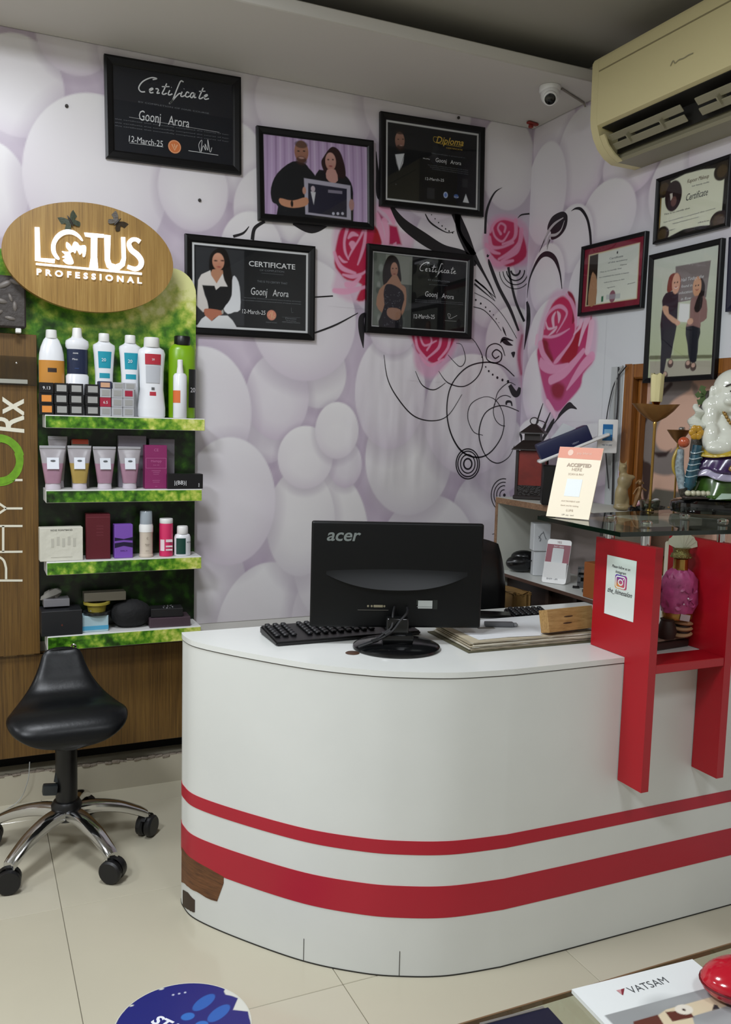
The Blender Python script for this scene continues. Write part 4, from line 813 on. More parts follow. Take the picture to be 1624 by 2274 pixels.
# ------------------------------------------------------------------ framed certificates and photographs
frame_black = mat('black frame moulding', '08080a', .36, spec=.3); CERT = '131519'
printed = attr_mat('printed sheet', .5, spec=.15); w_ink = mat('white ink', 'd5d7d8', .5); g_ink = mat('grey ink', '6b6f76', .5); d_ink = mat('dark ink', '3a3c40', .5); gold = mat('gold ink', 'c7a53a', .4); orange_ink = mat('orange ink', 'd0743a', .4)
def picture(label, group, side, cs, border, dep=.018, border_m=None, res=.0028, lean=0.0):
    """cs = the four outer corners in the photograph (tl, tr, br, bl); returns thing, print canvas and a pixel->sheet map"""
    back = side == 'back'; P0 = YB if back else XR
    pts = [(on_y(x, y, YB-dep) if back else on_x(x, y, XR-dep)) for x, y in cs]
    h_ = [(p.x if back else -p.y) for p in pts]; z_ = [p.z for p in pts]
    u0, u1 = (h_[0]+h_[3])/2, (h_[1]+h_[2])/2; v1, v0 = (z_[0]+z_[1])/2, (z_[2]+z_[3])/2; w, h = u1-u0, v1-v0
    ang = math.atan2(((z_[1]-z_[0])+(z_[2]-z_[3]))/2, w)
    cu, cv = (u0+u1)/2, (v0+v1)/2
    t = thing('picture_frame', label, 'picture frame', (cu, YB, cv) if back else (XR, -cu, cv), 0, group)
    M = (frame_m((0, 0, 0), (1, 0, 0), (0, 0, 1)) if back else frame_m((0, 0, 0), (0, -1, 0), (0, 0, 1))) @ Matrix.Rotation(ang, 4, 'Z')
    b = mb(border_m or frame_black); W, H = w/2, h/2; bw_ = border
    prof = [(0, .0015), (0, dep), (bw_*.25, dep+.002), (bw_*.8, dep-.001), (bw_, dep-.005), (bw_, .0015)]
    V = []; n = len(prof)
    for (sx, sy) in ((-1, -1), (1, -1), (1, 1), (-1, 1)):
        for d_, zz in prof: V.append((sx*(W-d_), sy*(H-d_), zz))
    Fs = [(k*n+i, ((k+1) % 4)*n+i, ((k+1) % 4)*n+(i+1) % n, k*n+(i+1) % n) for k in range(4) for i in range(n)]
    b._fin(V, Fs, M, False); b.build('frame_border', t, autosmooth=False)
    iw, ih = W-bw_+.001, H-bw_+.001
    P = Print(-iw, iw, -ih, ih, res)
    hm = homography(cs, [(-W, H), (W, H), (W, -H), (-W, -H)])
    return t, P, hm, M, (iw, ih), dep
def finish(t, P, M, wh, dep, name='print'):
    o = P.build(name, M @ Matrix.Translation((0, 0, dep-.0085)), printed, t)
    b = mb(glass_mat); b.box((0, 0, 0), (wh[0]*2, wh[1]*2, .0012)); b.bm.transform(M @ Matrix.Translation((0, 0, dep-.0058))); b.build('glass_pane', t, autosmooth=False)
def write(t, M, dep, items, name='lettering', ox=0, oy=0, s=1, hm=None):
    """items: (text, crop x of left end, crop baseline y, x of right end, its baseline y, cap height px, material, shear, offset)"""
    groups = {}
    for it in items:
        tx, x0, y0_, x1, y1_, hpx, m_ = it[:7]; sh = it[7] if len(it) > 7 else 0; of = it[8] if len(it) > 8 else 0
        a, c = hm(ox+x0/s, oy+y0_/s), hm(ox+x1/s, oy+y1_/s); up = hm(ox+x0/s, oy+(y0_-hpx)/s)
        me = text_mesh(tx, 1.0, sh, of, 0, 1, 'LEFT', 2); xs = [v.co.x for v in me.vertices]; wd_ = max(xs)-min(xs)
        L_ = math.hypot(c[0]-a[0], c[1]-a[1]); hh = math.hypot(up[0]-a[0], up[1]-a[1])
        T = M @ Matrix.Translation((a[0], a[1], dep-.0078)) @ Matrix.Rotation(math.atan2(c[1]-a[1], c[0]-a[0]), 4, 'Z') @ Matrix.Diagonal((L_/wd_, hh/.70, 1, 1)) @ Matrix.Translation((-min(xs), 0, 0))
        groups.setdefault(m_.name, MB()).m(m_).add_mesh(me, T)
    for b in groups.values(): b.build(name, t, recalc=False, autosmooth=False)
def lines(t, M, dep, items, m_, ox, oy, s, hm):
    b = mb(m_)
    for pts, w in items:
        q = [hm(ox+p[0]/s, oy+p[1]/s) for p in pts]
        if len(q) > 2: q = smooth_pts(q, 5)
        b.ribbon(q, w, M @ Matrix.Translation((0, 0, dep-.0076)))
    b.build('pen_strokes', t, recalc=False, autosmooth=False)
SKIN, SKIN2, HAIR = ('c08a6c', 'b57a5c'), 'b98468', '1d1512'
def qf(hm, ox, oy, s):
    k = abs(hm(ox+1, oy)[0]-hm(ox, oy)[0])/1
    f = lambda *p: (hm(ox+p[0]/s, oy+p[1]/s)+((p[2]/s*k,) if len(p) > 2 else ())); sc = k/s
    return f, sc
certs = 'framed certificates on the back wall'
def white_border(P, wh, m1, w_):
    iw, ih = wh; P.rect(-iw+m1, iw-m1, -ih+m1, ih-m1, 'd3d5d6'); P.rect(-iw+m1+w_, iw-m1-w_, -ih+m1+w_, ih-m1-w_, CERT)
def script_word(t, M, dep, ox, oy, s, hm, x0, y0, x1, y1, h, m_, lw=.0022):
    """flowing calligraphy of the word Certificate, drawn stroke by stroke in a unit box"""
    W = [[(.20, .90), (.26, 1.0), (.18, 1.02), (.06, .70), (.0, .25), (.03, 0), (.09, .02)], [(.15, .1), (.20, .25), (.19, .32), (.155, .2), (.165, 0), (.21, .04)], [(.24, .30), (.27, .32), (.28, .22), (.26, .02), (.30, .06)], [(.40, .75), (.36, .3), (.335, .05), (.36, 0), (.40, .1)], [(.33, .5), (.44, .56)], [(.445, .32), (.42, .06), (.44, 0), (.48, .1)], [(.465, .52), (.47, .53)],
     [(.64, .98), (.60, 1.02), (.55, .5), (.48, -.35), (.44, -.55), (.455, -.5), (.56, .1), (.60, .2)], [(.62, .32), (.60, .05), (.62, 0), (.66, .1)], [(.645, .52), (.65, .53)], [(.72, .28), (.69, .34), (.665, .1), (.69, 0), (.73, .1)], [(.80, .30), (.76, .32), (.735, .1), (.76, 0), (.80, .32), (.79, .04), (.82, .06)], [(.92, .75), (.88, .3), (.86, .04), (.88, 0), (.92, .12)], [(.86, .48), (.95, .54)], [(.93, .12), (.975, .25), (.97, .33), (.935, .2), (.945, 0), (1.0, .08)]]
    items = []
    for st in W:
        pts = []
        for u, v in st: pts.append((x0+(x1-x0)*u, y0+(y1-y0)*u-h*v))
        items.append((pts if len(pts) > 2 else pts, lw*(1.0 if len(st) > 2 else .8)))
    lines(t, M, dep, items, m_, ox, oy, s, hm)
def handname(lst, x0, y0, x1, y1, h, m_, gap=.50):
    d = (x1-x0, y1-y0); a = (x0+d[0]*.44, y0+d[1]*.44); b_ = (x0+d[0]*.58, y0+d[1]*.58)
    lst += [('Goonj', x0, y0, a[0], a[1], h, m_, .12), ('Arora', b_[0], b_[1], x1, y1, h*.9, m_, .12)]
# 1 top left black certificate
t, P, hm, M, wh, dep = picture('large all-black framed certificate with silver script, highest on the back wall', certs, 'back', [(232, 118), (536, 172), (536, 387), (235, 350)], .030)
P.fill('10131c'); finish(t, P, M, wh, dep)
A = dict(ox=220, oy=110, s=4.997, hm=hm)
script_word(t, M, dep, 220, 110, 4.997, hm, 450, 455, 1230, 550, 165, w_ink, .0042)
it = []; handname(it, 450, 775, 1010, 860, 115, w_ink)
it += [('12-March-25', 335, 1015, 715, 1075, 70, w_ink, .05), ('BY COMPLETION OF HAIR COURSE', 445, 578, 1230, 710, 16, g_ink)]
for y in (760, 800, 835): it.append(('this certificate that successfully completed the course of hair', 180, y+5, 1450, y+185, 12, g_ink))
write(t, M, dep, it, **A)
lines(t, M, dep, [([(340, 742), (1345, 912)], .0008), ([(340, 1030), (720, 1075)], .0012), ([(1000, 1115), (1330, 1165)], .0018), ([(1130, 1130), (1115, 1050), (1150, 1000), (1140, 1130), (1165, 1060), (1190, 1110), (1185, 1040), (1215, 1110), (1215, 990), (1240, 1130), (1260, 1080)], .0018)], w_ink, 220, 110, 4.997, hm)
b = mb(orange_ink); c0 = hm(220+847/5, 110+1073/5); T = M @ Matrix.Translation((c0[0], c0[1], dep-.0079)); b.prism([(.0235*math.cos(k*PI/14), .0235*math.sin(k*PI/14)) for k in range(28)], 0, T); b.build('seal', t, 'round orange seal', recalc=False)
b = mb(mat('pale seal ink', 'e0b088', .4)); T = M @ Matrix.Translation((c0[0], c0[1], dep-.0075)); b.ribbon([(.021*math.cos(k*PI/14), .021*math.sin(k*PI/14)) for k in range(29)], .0022, T); b.ribbon([(-.010, .008), (0, -.012), (.010, .008)], .004, T); b.ribbon([(-.001, .010), (.001, -.002)], .003, T); b.build('seal_mark', t, recalc=False)
# 2 photo of the couple with a certificate
t, P, hm, M, wh, dep = picture('framed colour photo of a bearded man and a dark-haired woman holding a certificate', None, 'back', [(569, 278), (833, 312), (829, 510), (576, 488)], .026, res=.0022)
P.fill('b49cc0'); f, k = qf(hm, 540, 200, 2.707)
for i in range(26):
    x = 120+i*26; P.stroke([f(x, 240, 12), f(x+4, 520, 10), f(x, 860, 12)], ('cdbad6', '9a80a6', 'c2aecd', '8a7094')[i % 4], soft=.004, alpha=.7)
P.poly([f(*q) for q in [(300, 430), (210, 500), (172, 590), (180, 670), (215, 700), (215, 820), (440, 840), (450, 560), (400, 470), (370, 440)]], '14161c', smooth=3); P.poly([f(*q) for q in [(440, 510), (520, 490), (600, 500), (655, 560), (665, 660), (640, 840), (430, 840)]], '16151c', smooth=3)
P.poly([f(*q) for q in [(490, 400), (540, 340), (590, 370), (620, 470), (615, 530), (560, 520), (500, 500), (475, 440)]], '2a1418', smooth=4)
P.ellipse(*f(355, 370), 46*k, 66*k, ('a87a66', '8a5c4c')); P.ellipse(*f(355, 425), 36*k, 26*k, '3a2420', soft=.004, alpha=.8); P.ellipse(*f(353, 325), 42*k, 22*k, '2a201e', soft=.004, alpha=.7); P.ellipse(*f(355, 408), 18*k, 5*k, 'c09a90', alpha=.8)
for dx in (-18, 16): P.ellipse(*f(355+dx, 366), 8*k, 4*k, '201615', soft=.002)
P.ellipse(*f(532, 430), 36*k, 54*k, ('c69a90', 'b07e74')); 
for dx in (-14, 14): P.ellipse(*f(532+dx, 418), 7*k, 4*k, '2a1616', soft=.002)
P.ellipse(*f(532, 458), 12*k, 4*k, '8c3c44', soft=.002); P.poly([f(*q) for q in [(510, 480), (560, 480), (575, 545), (540, 560), (505, 530)]], 'bd9088', smooth=2)
P.poly([f(*q) for q in [(370, 530), (650, 575), (650, 780), (378, 745)]], 'a8a4b4'); P.poly([f(*q) for q in [(395, 560), (628, 595), (625, 765), (395, 735)]], '232234')
P.poly([f(*q) for q in [(410, 610), (440, 615), (428, 690)]], 'c6c6cc'); P.ellipse(*f(424, 595), 14*k, 18*k, 'b7aab4'); P.rect(*[f(515, 640)[0], f(600, 640)[0]], *sorted([f(520, 618)[1], f(520, 600)[1]]), '8d8798', alpha=.8)
for dx, r_ in ((545, 9), (572, 9), (600, 9)): P.ellipse(*f(dx, 742), r_*k, r_*k, 'b9b9c8')
P.poly([f(*q) for q in [(225, 650), (300, 665), (385, 645), (390, 690), (310, 708), (235, 690)]], SKIN[0], smooth=3); P.ellipse(*f(298, 683), 9*k, 20*k, '1a1616'); P.ellipse(*f(372, 605), 12*k, 22*k, 'b98a78'); P.ellipse(*f(655, 690), 18*k, 34*k, 'a87f7c')
finish(t, P, M, wh, dep, 'photograph')
# 3 diploma with portrait
t, P, hm, M, wh, dep = picture('black framed diploma with a bearded man in a dark suit and gold script', certs, 'back', [(848, 243), (1081, 287), (1072, 478), (843, 460)], .026, res=.0022)
P.fill('0e0f12'); white_border(P, wh, .002, .007); f, k = qf(hm, 540, 200, 2.707)
P.poly([f(*q) for q in [(925, 385), (985, 380), (975, 440), (950, 488), (935, 440)]], 'c9ccd0', smooth=1); P.ellipse(*f(958, 300), 42*k, 66*k, ('a17a6a', '7c564a')); P.ellipse(*f(962, 345), 36*k, 24*k, '261a18', soft=.004, alpha=.85); P.ellipse(*f(958, 247), 40*k, 18*k, '201816', soft=.004, alpha=.8); P.ellipse(*f(965, 330), 14*k, 4*k, 'b08c84')
for dx in (-14, 16): P.ellipse(*f(962+dx, 292), 7*k, 4*k, '1a1210', soft=.002)
P.stroke([f(925, 385, 4), f(950, 490, 3)], '2a2a30', soft=.002); P.stroke([f(985, 385, 4), f(950, 490, 3)], '2a2a30', soft=.002); P.ellipse(*f(928, 568), 3*k, 3*k, '8a8a90')
P.rect(f(1120, 600)[0], f(1165, 600)[0], f(1120, 650)[1], f(1120, 585)[1], '35363a', alpha=.7); P.ellipse(*f(1230, 628), 20*k, 24*k, 'b7c4de'); P.ellipse(*f(1230, 628), 13*k, 16*k, '5a78b8'); P.ellipse(*f(1292, 635), 22*k, 16*k, '4a6aa8', alpha=.9); P.poly([f(*q) for q in [(1348, 620), (1365, 672), (1330, 668)]], 'd0d4d8'); P.rect(f(1330, 530)[0], f(1362, 530)[0], f(1330, 580)[1], f(1330, 530)[1], '2c2d30')
finish(t, P, M, wh, dep)
A = dict(ox=540, oy=200, s=2.707, hm=hm)
it = [('Diploma', 1180, 318, 1342, 340, 42, gold, .35, .01), ('CERTIFICATE', 1240, 352, 1335, 366, 8, gold), ('This certificate is presented to', 1150, 382, 1350, 412, 6, g_ink), ('Mr/Ms', 1100, 414, 1140, 420, 8, w_ink), ('12-March-25', 1110, 540, 1222, 550, 17, w_ink, .05), ('SDF', 1278, 642, 1306, 646, 8, w_ink)]
handname(it, 1175, 432, 1325, 452, 26, w_ink)
for y in (452, 464, 476): it.append(('has successfully completed the professional course hair academy', 1128+(y-452), y, 1365, y+32, 6, g_ink))
write(t, M, dep, it, **A); lines(t, M, dep, [([(1190, 285), (1168, 282), (1166, 305), (1185, 318), (1240, 330), (1330, 345)], .0016)], gold, 540, 200, 2.707, hm)
# 4 portrait certificate with seated woman
t, P, hm, M, wh, dep = picture('black framed certificate showing a seated woman in a white blouse and black corset', certs, 'back', [(412, 517), (700, 548), (700, 755), (412, 742)], .026, res=.0022)
P.fill('0f1214'); white_border(P, wh, .002, .008); f, k = qf(hm, 405, 510, 5.413)
iw, ih = wh; P.rect(-iw+.016, f(760, 0)[0], -ih+.016, ih-.016, '34363a', alpha=.8)
P.poly([f(*q) for q in [(400, 240), (470, 210), (540, 240), (580, 340), (600, 480), (620, 600), (600, 690), (540, 640), (500, 560), (480, 480), (350, 490), (335, 400), (350, 300)]], '15100f', smooth=3, soft=.003)
P.ellipse(*f(447, 375), 76*k, 104*k, ('cf9a80', 'b47c62')); P.poly([f(*q) for q in [(375, 470), (500, 480), (490, 560), (425, 640), (360, 560)]], 'b68468', smooth=2)
for dx in (-35, 48): P.ellipse(*f(450+dx, 365), 22*k, 9*k, '3a201a', soft=.003)
P.ellipse(*f(455, 440), 26*k, 8*k, '9c4a44', soft=.003); P.ellipse(*f(455, 405), 8*k, 12*k, 'b87c66', soft=.004, alpha=.6)
P.poly([f(*q) for q in [(350, 480), (240, 530), (200, 600), (190, 760), (170, 900), (260, 990), (320, 960), (330, 900), (280, 780), (250, 660), (400, 690), (420, 720), (470, 680), (560, 680), (520, 600), (500, 520), (425, 640), (360, 540)]], ('dcd8d4', 'cfc9c4'))
P.poly([f(*q) for q in [(640, 545), (690, 620), (712, 760), (710, 960), (640, 985), (560, 1010), (505, 940), (560, 880), (610, 780), (615, 600)]], ('d6d8dc', 'dfe1e4'), smooth=2)
P.poly([f(*q) for q in [(252, 660), (400, 668), (418, 720), (470, 676), (612, 680), (600, 800), (500, 965), (330, 960), (300, 800)]], '17171a'); P.poly([f(*q) for q in [(270, 960), (330, 945), (480, 970), (500, 1010), (400, 1060), (360, 1095), (290, 1040)]], 'b27058', smooth=3); P.ellipse(*f(497, 985), 14*k, 26*k, 'a8a49c')
P.poly([f(*q) for q in [(180, 1160), (240, 1070), (290, 1035), (365, 1100), (450, 1030), (560, 1030), (620, 1090), (665, 1165), (640, 1185), (180, 1185)]], ('dedfe0', 'cbcdcf'), smooth=1)
P.ellipse(*f(1090, 1022), 62*k, 64*k, 'd08a72'); finish(t, P, M, wh, dep)
A = dict(ox=405, oy=510, s=5.413, hm=hm)
it = [('CERTIFICATE', 815, 430, 1368, 475, 62, w_ink, 0, .012), ('OF COMPLETION', 945, 490, 1237, 512, 20, g_ink), ('THIS IS TO CERTIFY THAT', 915, 625, 1278, 655, 24, g_ink), ('12-March-25', 735, 1000, 1015, 1020, 52, w_ink, .05), ('MAKEUP STUDIO', 1022, 1113, 1155, 1122, 12, g_ink), ('Director', 1255, 1068, 1390, 1076, 20, g_ink), ('Of Academy', 1262, 1092, 1385, 1100, 14, g_ink), ('MMM Makeup Academy', 1218, 1110, 1432, 1122, 14, g_ink)]
handname(it, 840, 775, 1290, 805, 90, w_ink)
for y in (815, 845): it.append(('has successfully completed the professional course of makeup and hairstyle', 735+(845-y)*.8, y, 1440, y+50, 13, g_ink))
write(t, M, dep, it, **A); lines(t, M, dep, [([(965, 515), (1230, 540)], .0008), ([(1215, 1045), (1435, 1053)], .0006), ([(1325, 930), (1330, 990), (1350, 985)], .0008)], g_ink, 405, 510, 5.413, hm)
lines(t, M, dep, [([(1055, 1030), (1085, 990), (1090, 1060), (1128, 1020)], .0022), ([(1100, 975), (1100, 1055), (1130, 1045)], .0022)], mat('pale seal ink', 'e0b088'), 405, 510, 5.413, hm)
# 5 certificate with standing woman
t, P, hm, M, wh, dep = picture('black framed certificate showing a standing woman in a black one-shoulder dress', certs, 'back', [(818, 540), (1056, 567), (1045, 753), (812, 738)], .026, res=.0022)
P.fill('0c0e10'); iw, ih = wh; P.rect(-iw, iw, -ih, ih, 'b9bbbb'); f, k = qf(hm, 540, 200, 2.707)
P.rect(-iw+.006, iw-.006, -ih+.005, ih-.005, '0b0d0f'); xr_ = f(1020, 1200)[0]; P.rect(-iw+.008, xr_, -ih+.007, ih-.007, '7c8078'); P.rect(-iw+.008, f(860, 1200)[0], -ih+.007, ih-.007, '4b544e', alpha=.6); P.rect(f(985, 0)[0], xr_, -ih+.007, f(985, 1170)[1], '3c4240', alpha=.8)
for i in range(12): P.ellipse(*f(815+random.uniform(-14, 24), 1000+i*34), random.uniform(.005, .012), random.uniform(.008, .02), ('2e3832', '69736a', '949a94')[i % 3], soft=.006, alpha=.6)
P.poly([f(*q) for q in [(880, 1000), (920, 995), (945, 1030), (955, 1090), (958, 1150), (930, 1150), (880, 1170), (850, 1170), (848, 1080)]], '17110f', smooth=3)
P.ellipse(*f(917, 1080), 27*k, 48*k, ('ad826e', '8f6452')); P.poly([f(*q) for q in [(905, 1115), (935, 1115), (960, 1170), (985, 1190), (985, 1290), (950, 1370), (900, 1380), (840, 1340), (805, 1290), (825, 1200), (870, 1160)]], '9a745e', smooth=2)
for dx in (-10, 11): P.ellipse(*f(918+dx, 1072), 6*k, 4*k, '241612', soft=.002)
P.ellipse(*f(918, 1106), 9*k, 3*k, '7a3434', soft=.002)
P.poly([f(*q) for q in [(860, 1180), (880, 1165), (920, 1175), (965, 1210), (975, 1260), (955, 1330), (960, 1440), (820, 1425), (835, 1350), (855, 1290), (850, 1230)]], '15141a', smooth=2); P.poly([f(*q) for q in [(880, 1310), (950, 1320), (945, 1375), (905, 1380), (870, 1350)]], '94705c', smooth=3)
for _ in range(60): P.ellipse(*f(random.uniform(850, 950), random.uniform(1200, 1420)), .0012, .0012, '6a6a72', soft=.002)
finish(t, P, M, wh, dep); A = dict(ox=540, oy=200, s=2.707, hm=hm)
script_word(t, M, dep, 540, 200, 2.707, hm, 1072, 1085, 1290, 1105, 52, w_ink, .0026)
it = [('BY COMPLETION', 1120, 1145, 1250, 1158, 9, g_ink), ('proudly presented to', 1128, 1170, 1238, 1178, 5, g_ink), ('12-March-25', 1030, 1372, 1155, 1376, 26, w_ink, .05)]; handname(it, 1100, 1240, 1272, 1258, 32, w_ink)
for y in (1262, 1272): it.append(('has successfully completed the course of professional makeup', 1040, y, 1328, y+20, 5, g_ink))
write(t, M, dep, it, **A); lines(t, M, dep, [([(1240, 1375), (1235, 1345), (1250, 1350), (1245, 1375), (1290, 1355)], .0012), ([(1215, 1385), (1285, 1390)], .0006)], w_ink, 540, 200, 2.707, hm)
# 6 maroon certificate on the right wall
rg = 'framed certificates on the right wall'; cream_s = 'd9dcd0'
t, P, hm, M, wh, dep = picture('certificate in a black and maroon frame, leftmost on the right wall', rg, 'right', [(1290, 548), (1435, 513), (1424, 683), (1284, 703)], .014, res=.0024)
P.fill('7c2234'); f, k = qf(hm, 1100, 0, 3.099); iw, ih = wh
P.poly([f(*q) for q in [(630, 1755), (985, 1668), (965, 2055), (612, 2110)]], 'c7b894'); P.poly([f(*q) for q in [(638, 1762), (980, 1675), (960, 2050), (620, 2103)]], ('c9cec6', 'd8dccf')); P.poly([f(*q) for q in [(638, 1762), (697, 1746), (685, 2094), (620, 2103)]], '2a1f18')
P.poly([f(*q) for q in [(630, 2098), (640, 1960), (655, 1880), (668, 1880), (690, 1930), (683, 2090)]], 'a88060', smooth=2); P.ellipse(*f(797, 2040), 17*k, 22*k, '8a5a66'); P.rect(f(722, 2040)[0], f(736, 2040)[0], f(722, 2078)[1], f(722, 2040)[1], '2a6a4a'); P.poly([f(*q) for q in [(755, 2030), (852, 2018), (850, 2052), (755, 2062)]], 'a6aab2', alpha=.6)
finish(t, P, M, wh, dep); A = dict(ox=1100, oy=0, s=3.099, hm=hm)
write(t, M, dep, [('Certificate', 775, 1788, 870, 1768, 14, g_ink), ('of the academy', 765, 1815, 900, 1790, 10, g_ink), ('This is to certify that', 712, 1880, 860, 1850, 9, g_ink), ('Name', 850, 1830, 895, 1822, 8, d_ink), ('has completed the course in beauty', 705, 1915, 910, 1880, 9, g_ink), ('held at the centre on date', 740, 1950, 880, 1925, 8, g_ink), ('signature', 760, 1985, 815, 1975, 8, g_ink), ('director', 900, 1960, 955, 1945, 8, g_ink)], **A)
b = mb(d_ink); c0 = hm(1100+830/3.099, 1738/3.099); b.prism([(.004*math.cos(k*PI/6), .005*math.sin(k*PI/6)) for k in range(12)], 0, M @ Matrix.Translation((c0[0], c0[1], dep-.0078))); b.build('crest', t, recalc=False)
# 7 top right certificate
t, P, hm, M, wh, dep = picture('black framed cream certificate with scrolled corners and round portrait, highest on the right wall', rg, 'right', [(1455, 398), (1620, 343), (1618, 500), (1452, 543)], .012, res=.0024)
P.fill('15120f'); f, k = qf(hm, 1420, 330, 4.132); cc = 'd9dcc6'
P.poly([f(*q) for q in [(188, 400), (240, 330), (260, 300), (400, 230), (560, 190), (690, 180), (700, 230), (760, 250), (750, 600), (690, 640), (680, 690), (560, 700), (400, 735), (240, 820), (235, 780), (180, 750)]], (cc, cc)); P.stroke([f(183, 320, 5), f(172, 840, 5)], 'b89a50', soft=.002, smooth=0)
for cx_, cy_, r_ in ((205, 365, 46), (735, 205, 44), (725, 655, 48), (205, 785, 42)): P.ellipse(*f(cx_, cy_), r_*k*1.4, r_*k*1.2, '2b2218'); P.ellipse(*f(cx_, cy_), r_*k*.9, r_*k*.8, '4a3c26')
P.ellipse(*f(295, 430), 62*k*1.15, 92*k, '2a1c1c'); P.poly([f(*q) for q in [(262, 410), (285, 405), (290, 460), (270, 470)]], 'c9c3b8'); P.ellipse(*f(300, 480), 24*k, 30*k, '6a4a44'); finish(t, P, M, wh, dep)
A = dict(ox=1420, oy=330, s=4.132, hm=hm)
write(t, M, dep, [('Kapoor Makeup', 420, 315, 618, 265, 36, mat('brown ink', '6c5a4c'), .2), ('hair beauty studio', 465, 348, 622, 308, 14, g_ink), ('Certificate', 415, 475, 615, 420, 62, d_ink, .35), ('This is to certify that', 215, 608, 455, 545, 14, d_ink), ('has successfully completed the course', 215, 678, 690, 545, 12, g_ink), ('makeup and hairstyle held in studio', 300, 690, 540, 625, 12, g_ink), ('date', 535, 678, 640, 655, 12, d_ink), ('sign', 245, 755, 325, 735, 10, g_ink)], **A)
# 8 two women photo
t, P, hm, M, wh, dep = picture('tall black framed photo of two women standing with a certificate, on the right wall', None, 'right', [(1441, 565), (1605, 530), (1585, 840), (1428, 853)], .018, res=.0024)
P.fill(('c6ccc2', 'b3bd98')); f, k = qf(hm, 1420, 330, 4.132); k2 = k*1.25
P.poly([f(*q) for q in [(85, 1960), (640, 1940), (640, 2200), (85, 2200)]], 'a9a594'); P.stroke([f(90, 1925, 26), f(640, 1905, 22)], '6f7258', soft=.003, smooth=0)
P.poly([f(*q) for q in [(320, 1080), (645, 1030), (600, 1370), (320, 1420)]], '7d7473'); P.poly([f(*q) for q in [(310, 1620), (440, 1600), (430, 1900), (300, 1900)]], 'a9b47c', alpha=.6, soft=.01)
P.poly([f(*q) for q in [(230, 1330), (300, 1310), (345, 1340), (340, 1480), (330, 1640), (300, 1800), (275, 1930), (240, 1930), (215, 2060), (180, 2060), (190, 1800), (180, 1620), (200, 1460), (195, 1400)]], '1d1c26', smooth=2)
P.poly([f(*q) for q in [(200, 1450), (255, 1455), (260, 1520), (360, 1590), (350, 1620), (290, 1600), (215, 1520)]], 'c9a084', smooth=2); P.poly([f(*q) for q in [(260, 1180), (310, 1140), (365, 1170), (365, 1260), (345, 1310), (300, 1300), (260, 1320), (240, 1300)]], '7a3a2c', smooth=3); P.ellipse(*f(325, 1240), 36*k, 66*k, 'd0a28a'); P.ellipse(*f(320, 1275), 12*k, 5*k, 'a04a44', soft=.002)
P.poly([f(*q) for q in [(500, 1200), (560, 1195), (590, 1260), (580, 1360), (560, 1480), (500, 1480), (480, 1400), (520, 1320)]], '241a1a', smooth=3); P.ellipse(*f(518, 1270), 36*k, 62*k, 'c89878'); P.poly([f(*q) for q in [(480, 1370), (560, 1350), (605, 1400), (605, 1560), (550, 1600), (540, 1660), (415, 1640), (450, 1560), (455, 1420)]], '8c6c68', smooth=2)
P.poly([f(*q) for q in [(540, 1330), (570, 1340), (560, 1460), (520, 1510), (490, 1470)]], '241a1a', smooth=2); P.poly([f(*q) for q in [(415, 1640), (545, 1650), (530, 1760), (510, 1950), (450, 1950), (430, 1800)]], '22242c', smooth=2)
P.poly([f(*q) for q in [(360, 1425), (452, 1430), (440, 1600), (345, 1590)]], 'e0e2e0'); P.ellipse(*f(455, 1590), 26*k, 20*k, 'cfa48c'); P.ellipse(*f(340, 1605), 20*k, 16*k, 'cfa48c')
for x_, y_ in ((312, 1232), (338, 1228), (506, 1262), (530, 1258)): P.ellipse(*f(x_, y_), 6*k, 5*k, '2a1816', soft=.002)
P.stroke([f(308, 1276, 4), f(325, 1284, 6), f(342, 1272, 4)], 'e6d8d0', soft=.002); P.stroke([f(503, 1296, 4), f(518, 1303, 6), f(532, 1292, 4)], '8c3c3a', soft=.002)
for x, y in ((275, 1975), (225, 2085), (435, 1980), (482, 2000)): P.ellipse(*f(x, y), 26*k, 28*k, '4b3a34'); P.ellipse(*f(x, y-14), 16*k, 14*k, 'c0a090')
finish(t, P, M, wh, dep, 'photograph'); write(t, M, dep, [('Hail Today, the', 370, 1225, 580, 1190, 32, w_ink, .2), ('found in', 375, 1280, 475, 1268, 26, w_ink, .2), ('education', 355, 1340, 475, 1325, 26, w_ink, .2), ('in flow', 370, 1398, 465, 1385, 26, w_ink, .2)], ox=1420, oy=330, s=4.132, hm=hm)
# 9 sliver of another frame at the right edge
t, P, hm, M, wh, dep = picture('dark navy picture frame cut off by the right edge of the photo', rg, 'right', [(1618, 528), (1700, 505), (1694, 680), (1612, 692)], .030, border_m=mat('navy frame', '12152c', .35), res=.004)
P.fill('b8bab8'); finish(t, P, M, wh, dep)
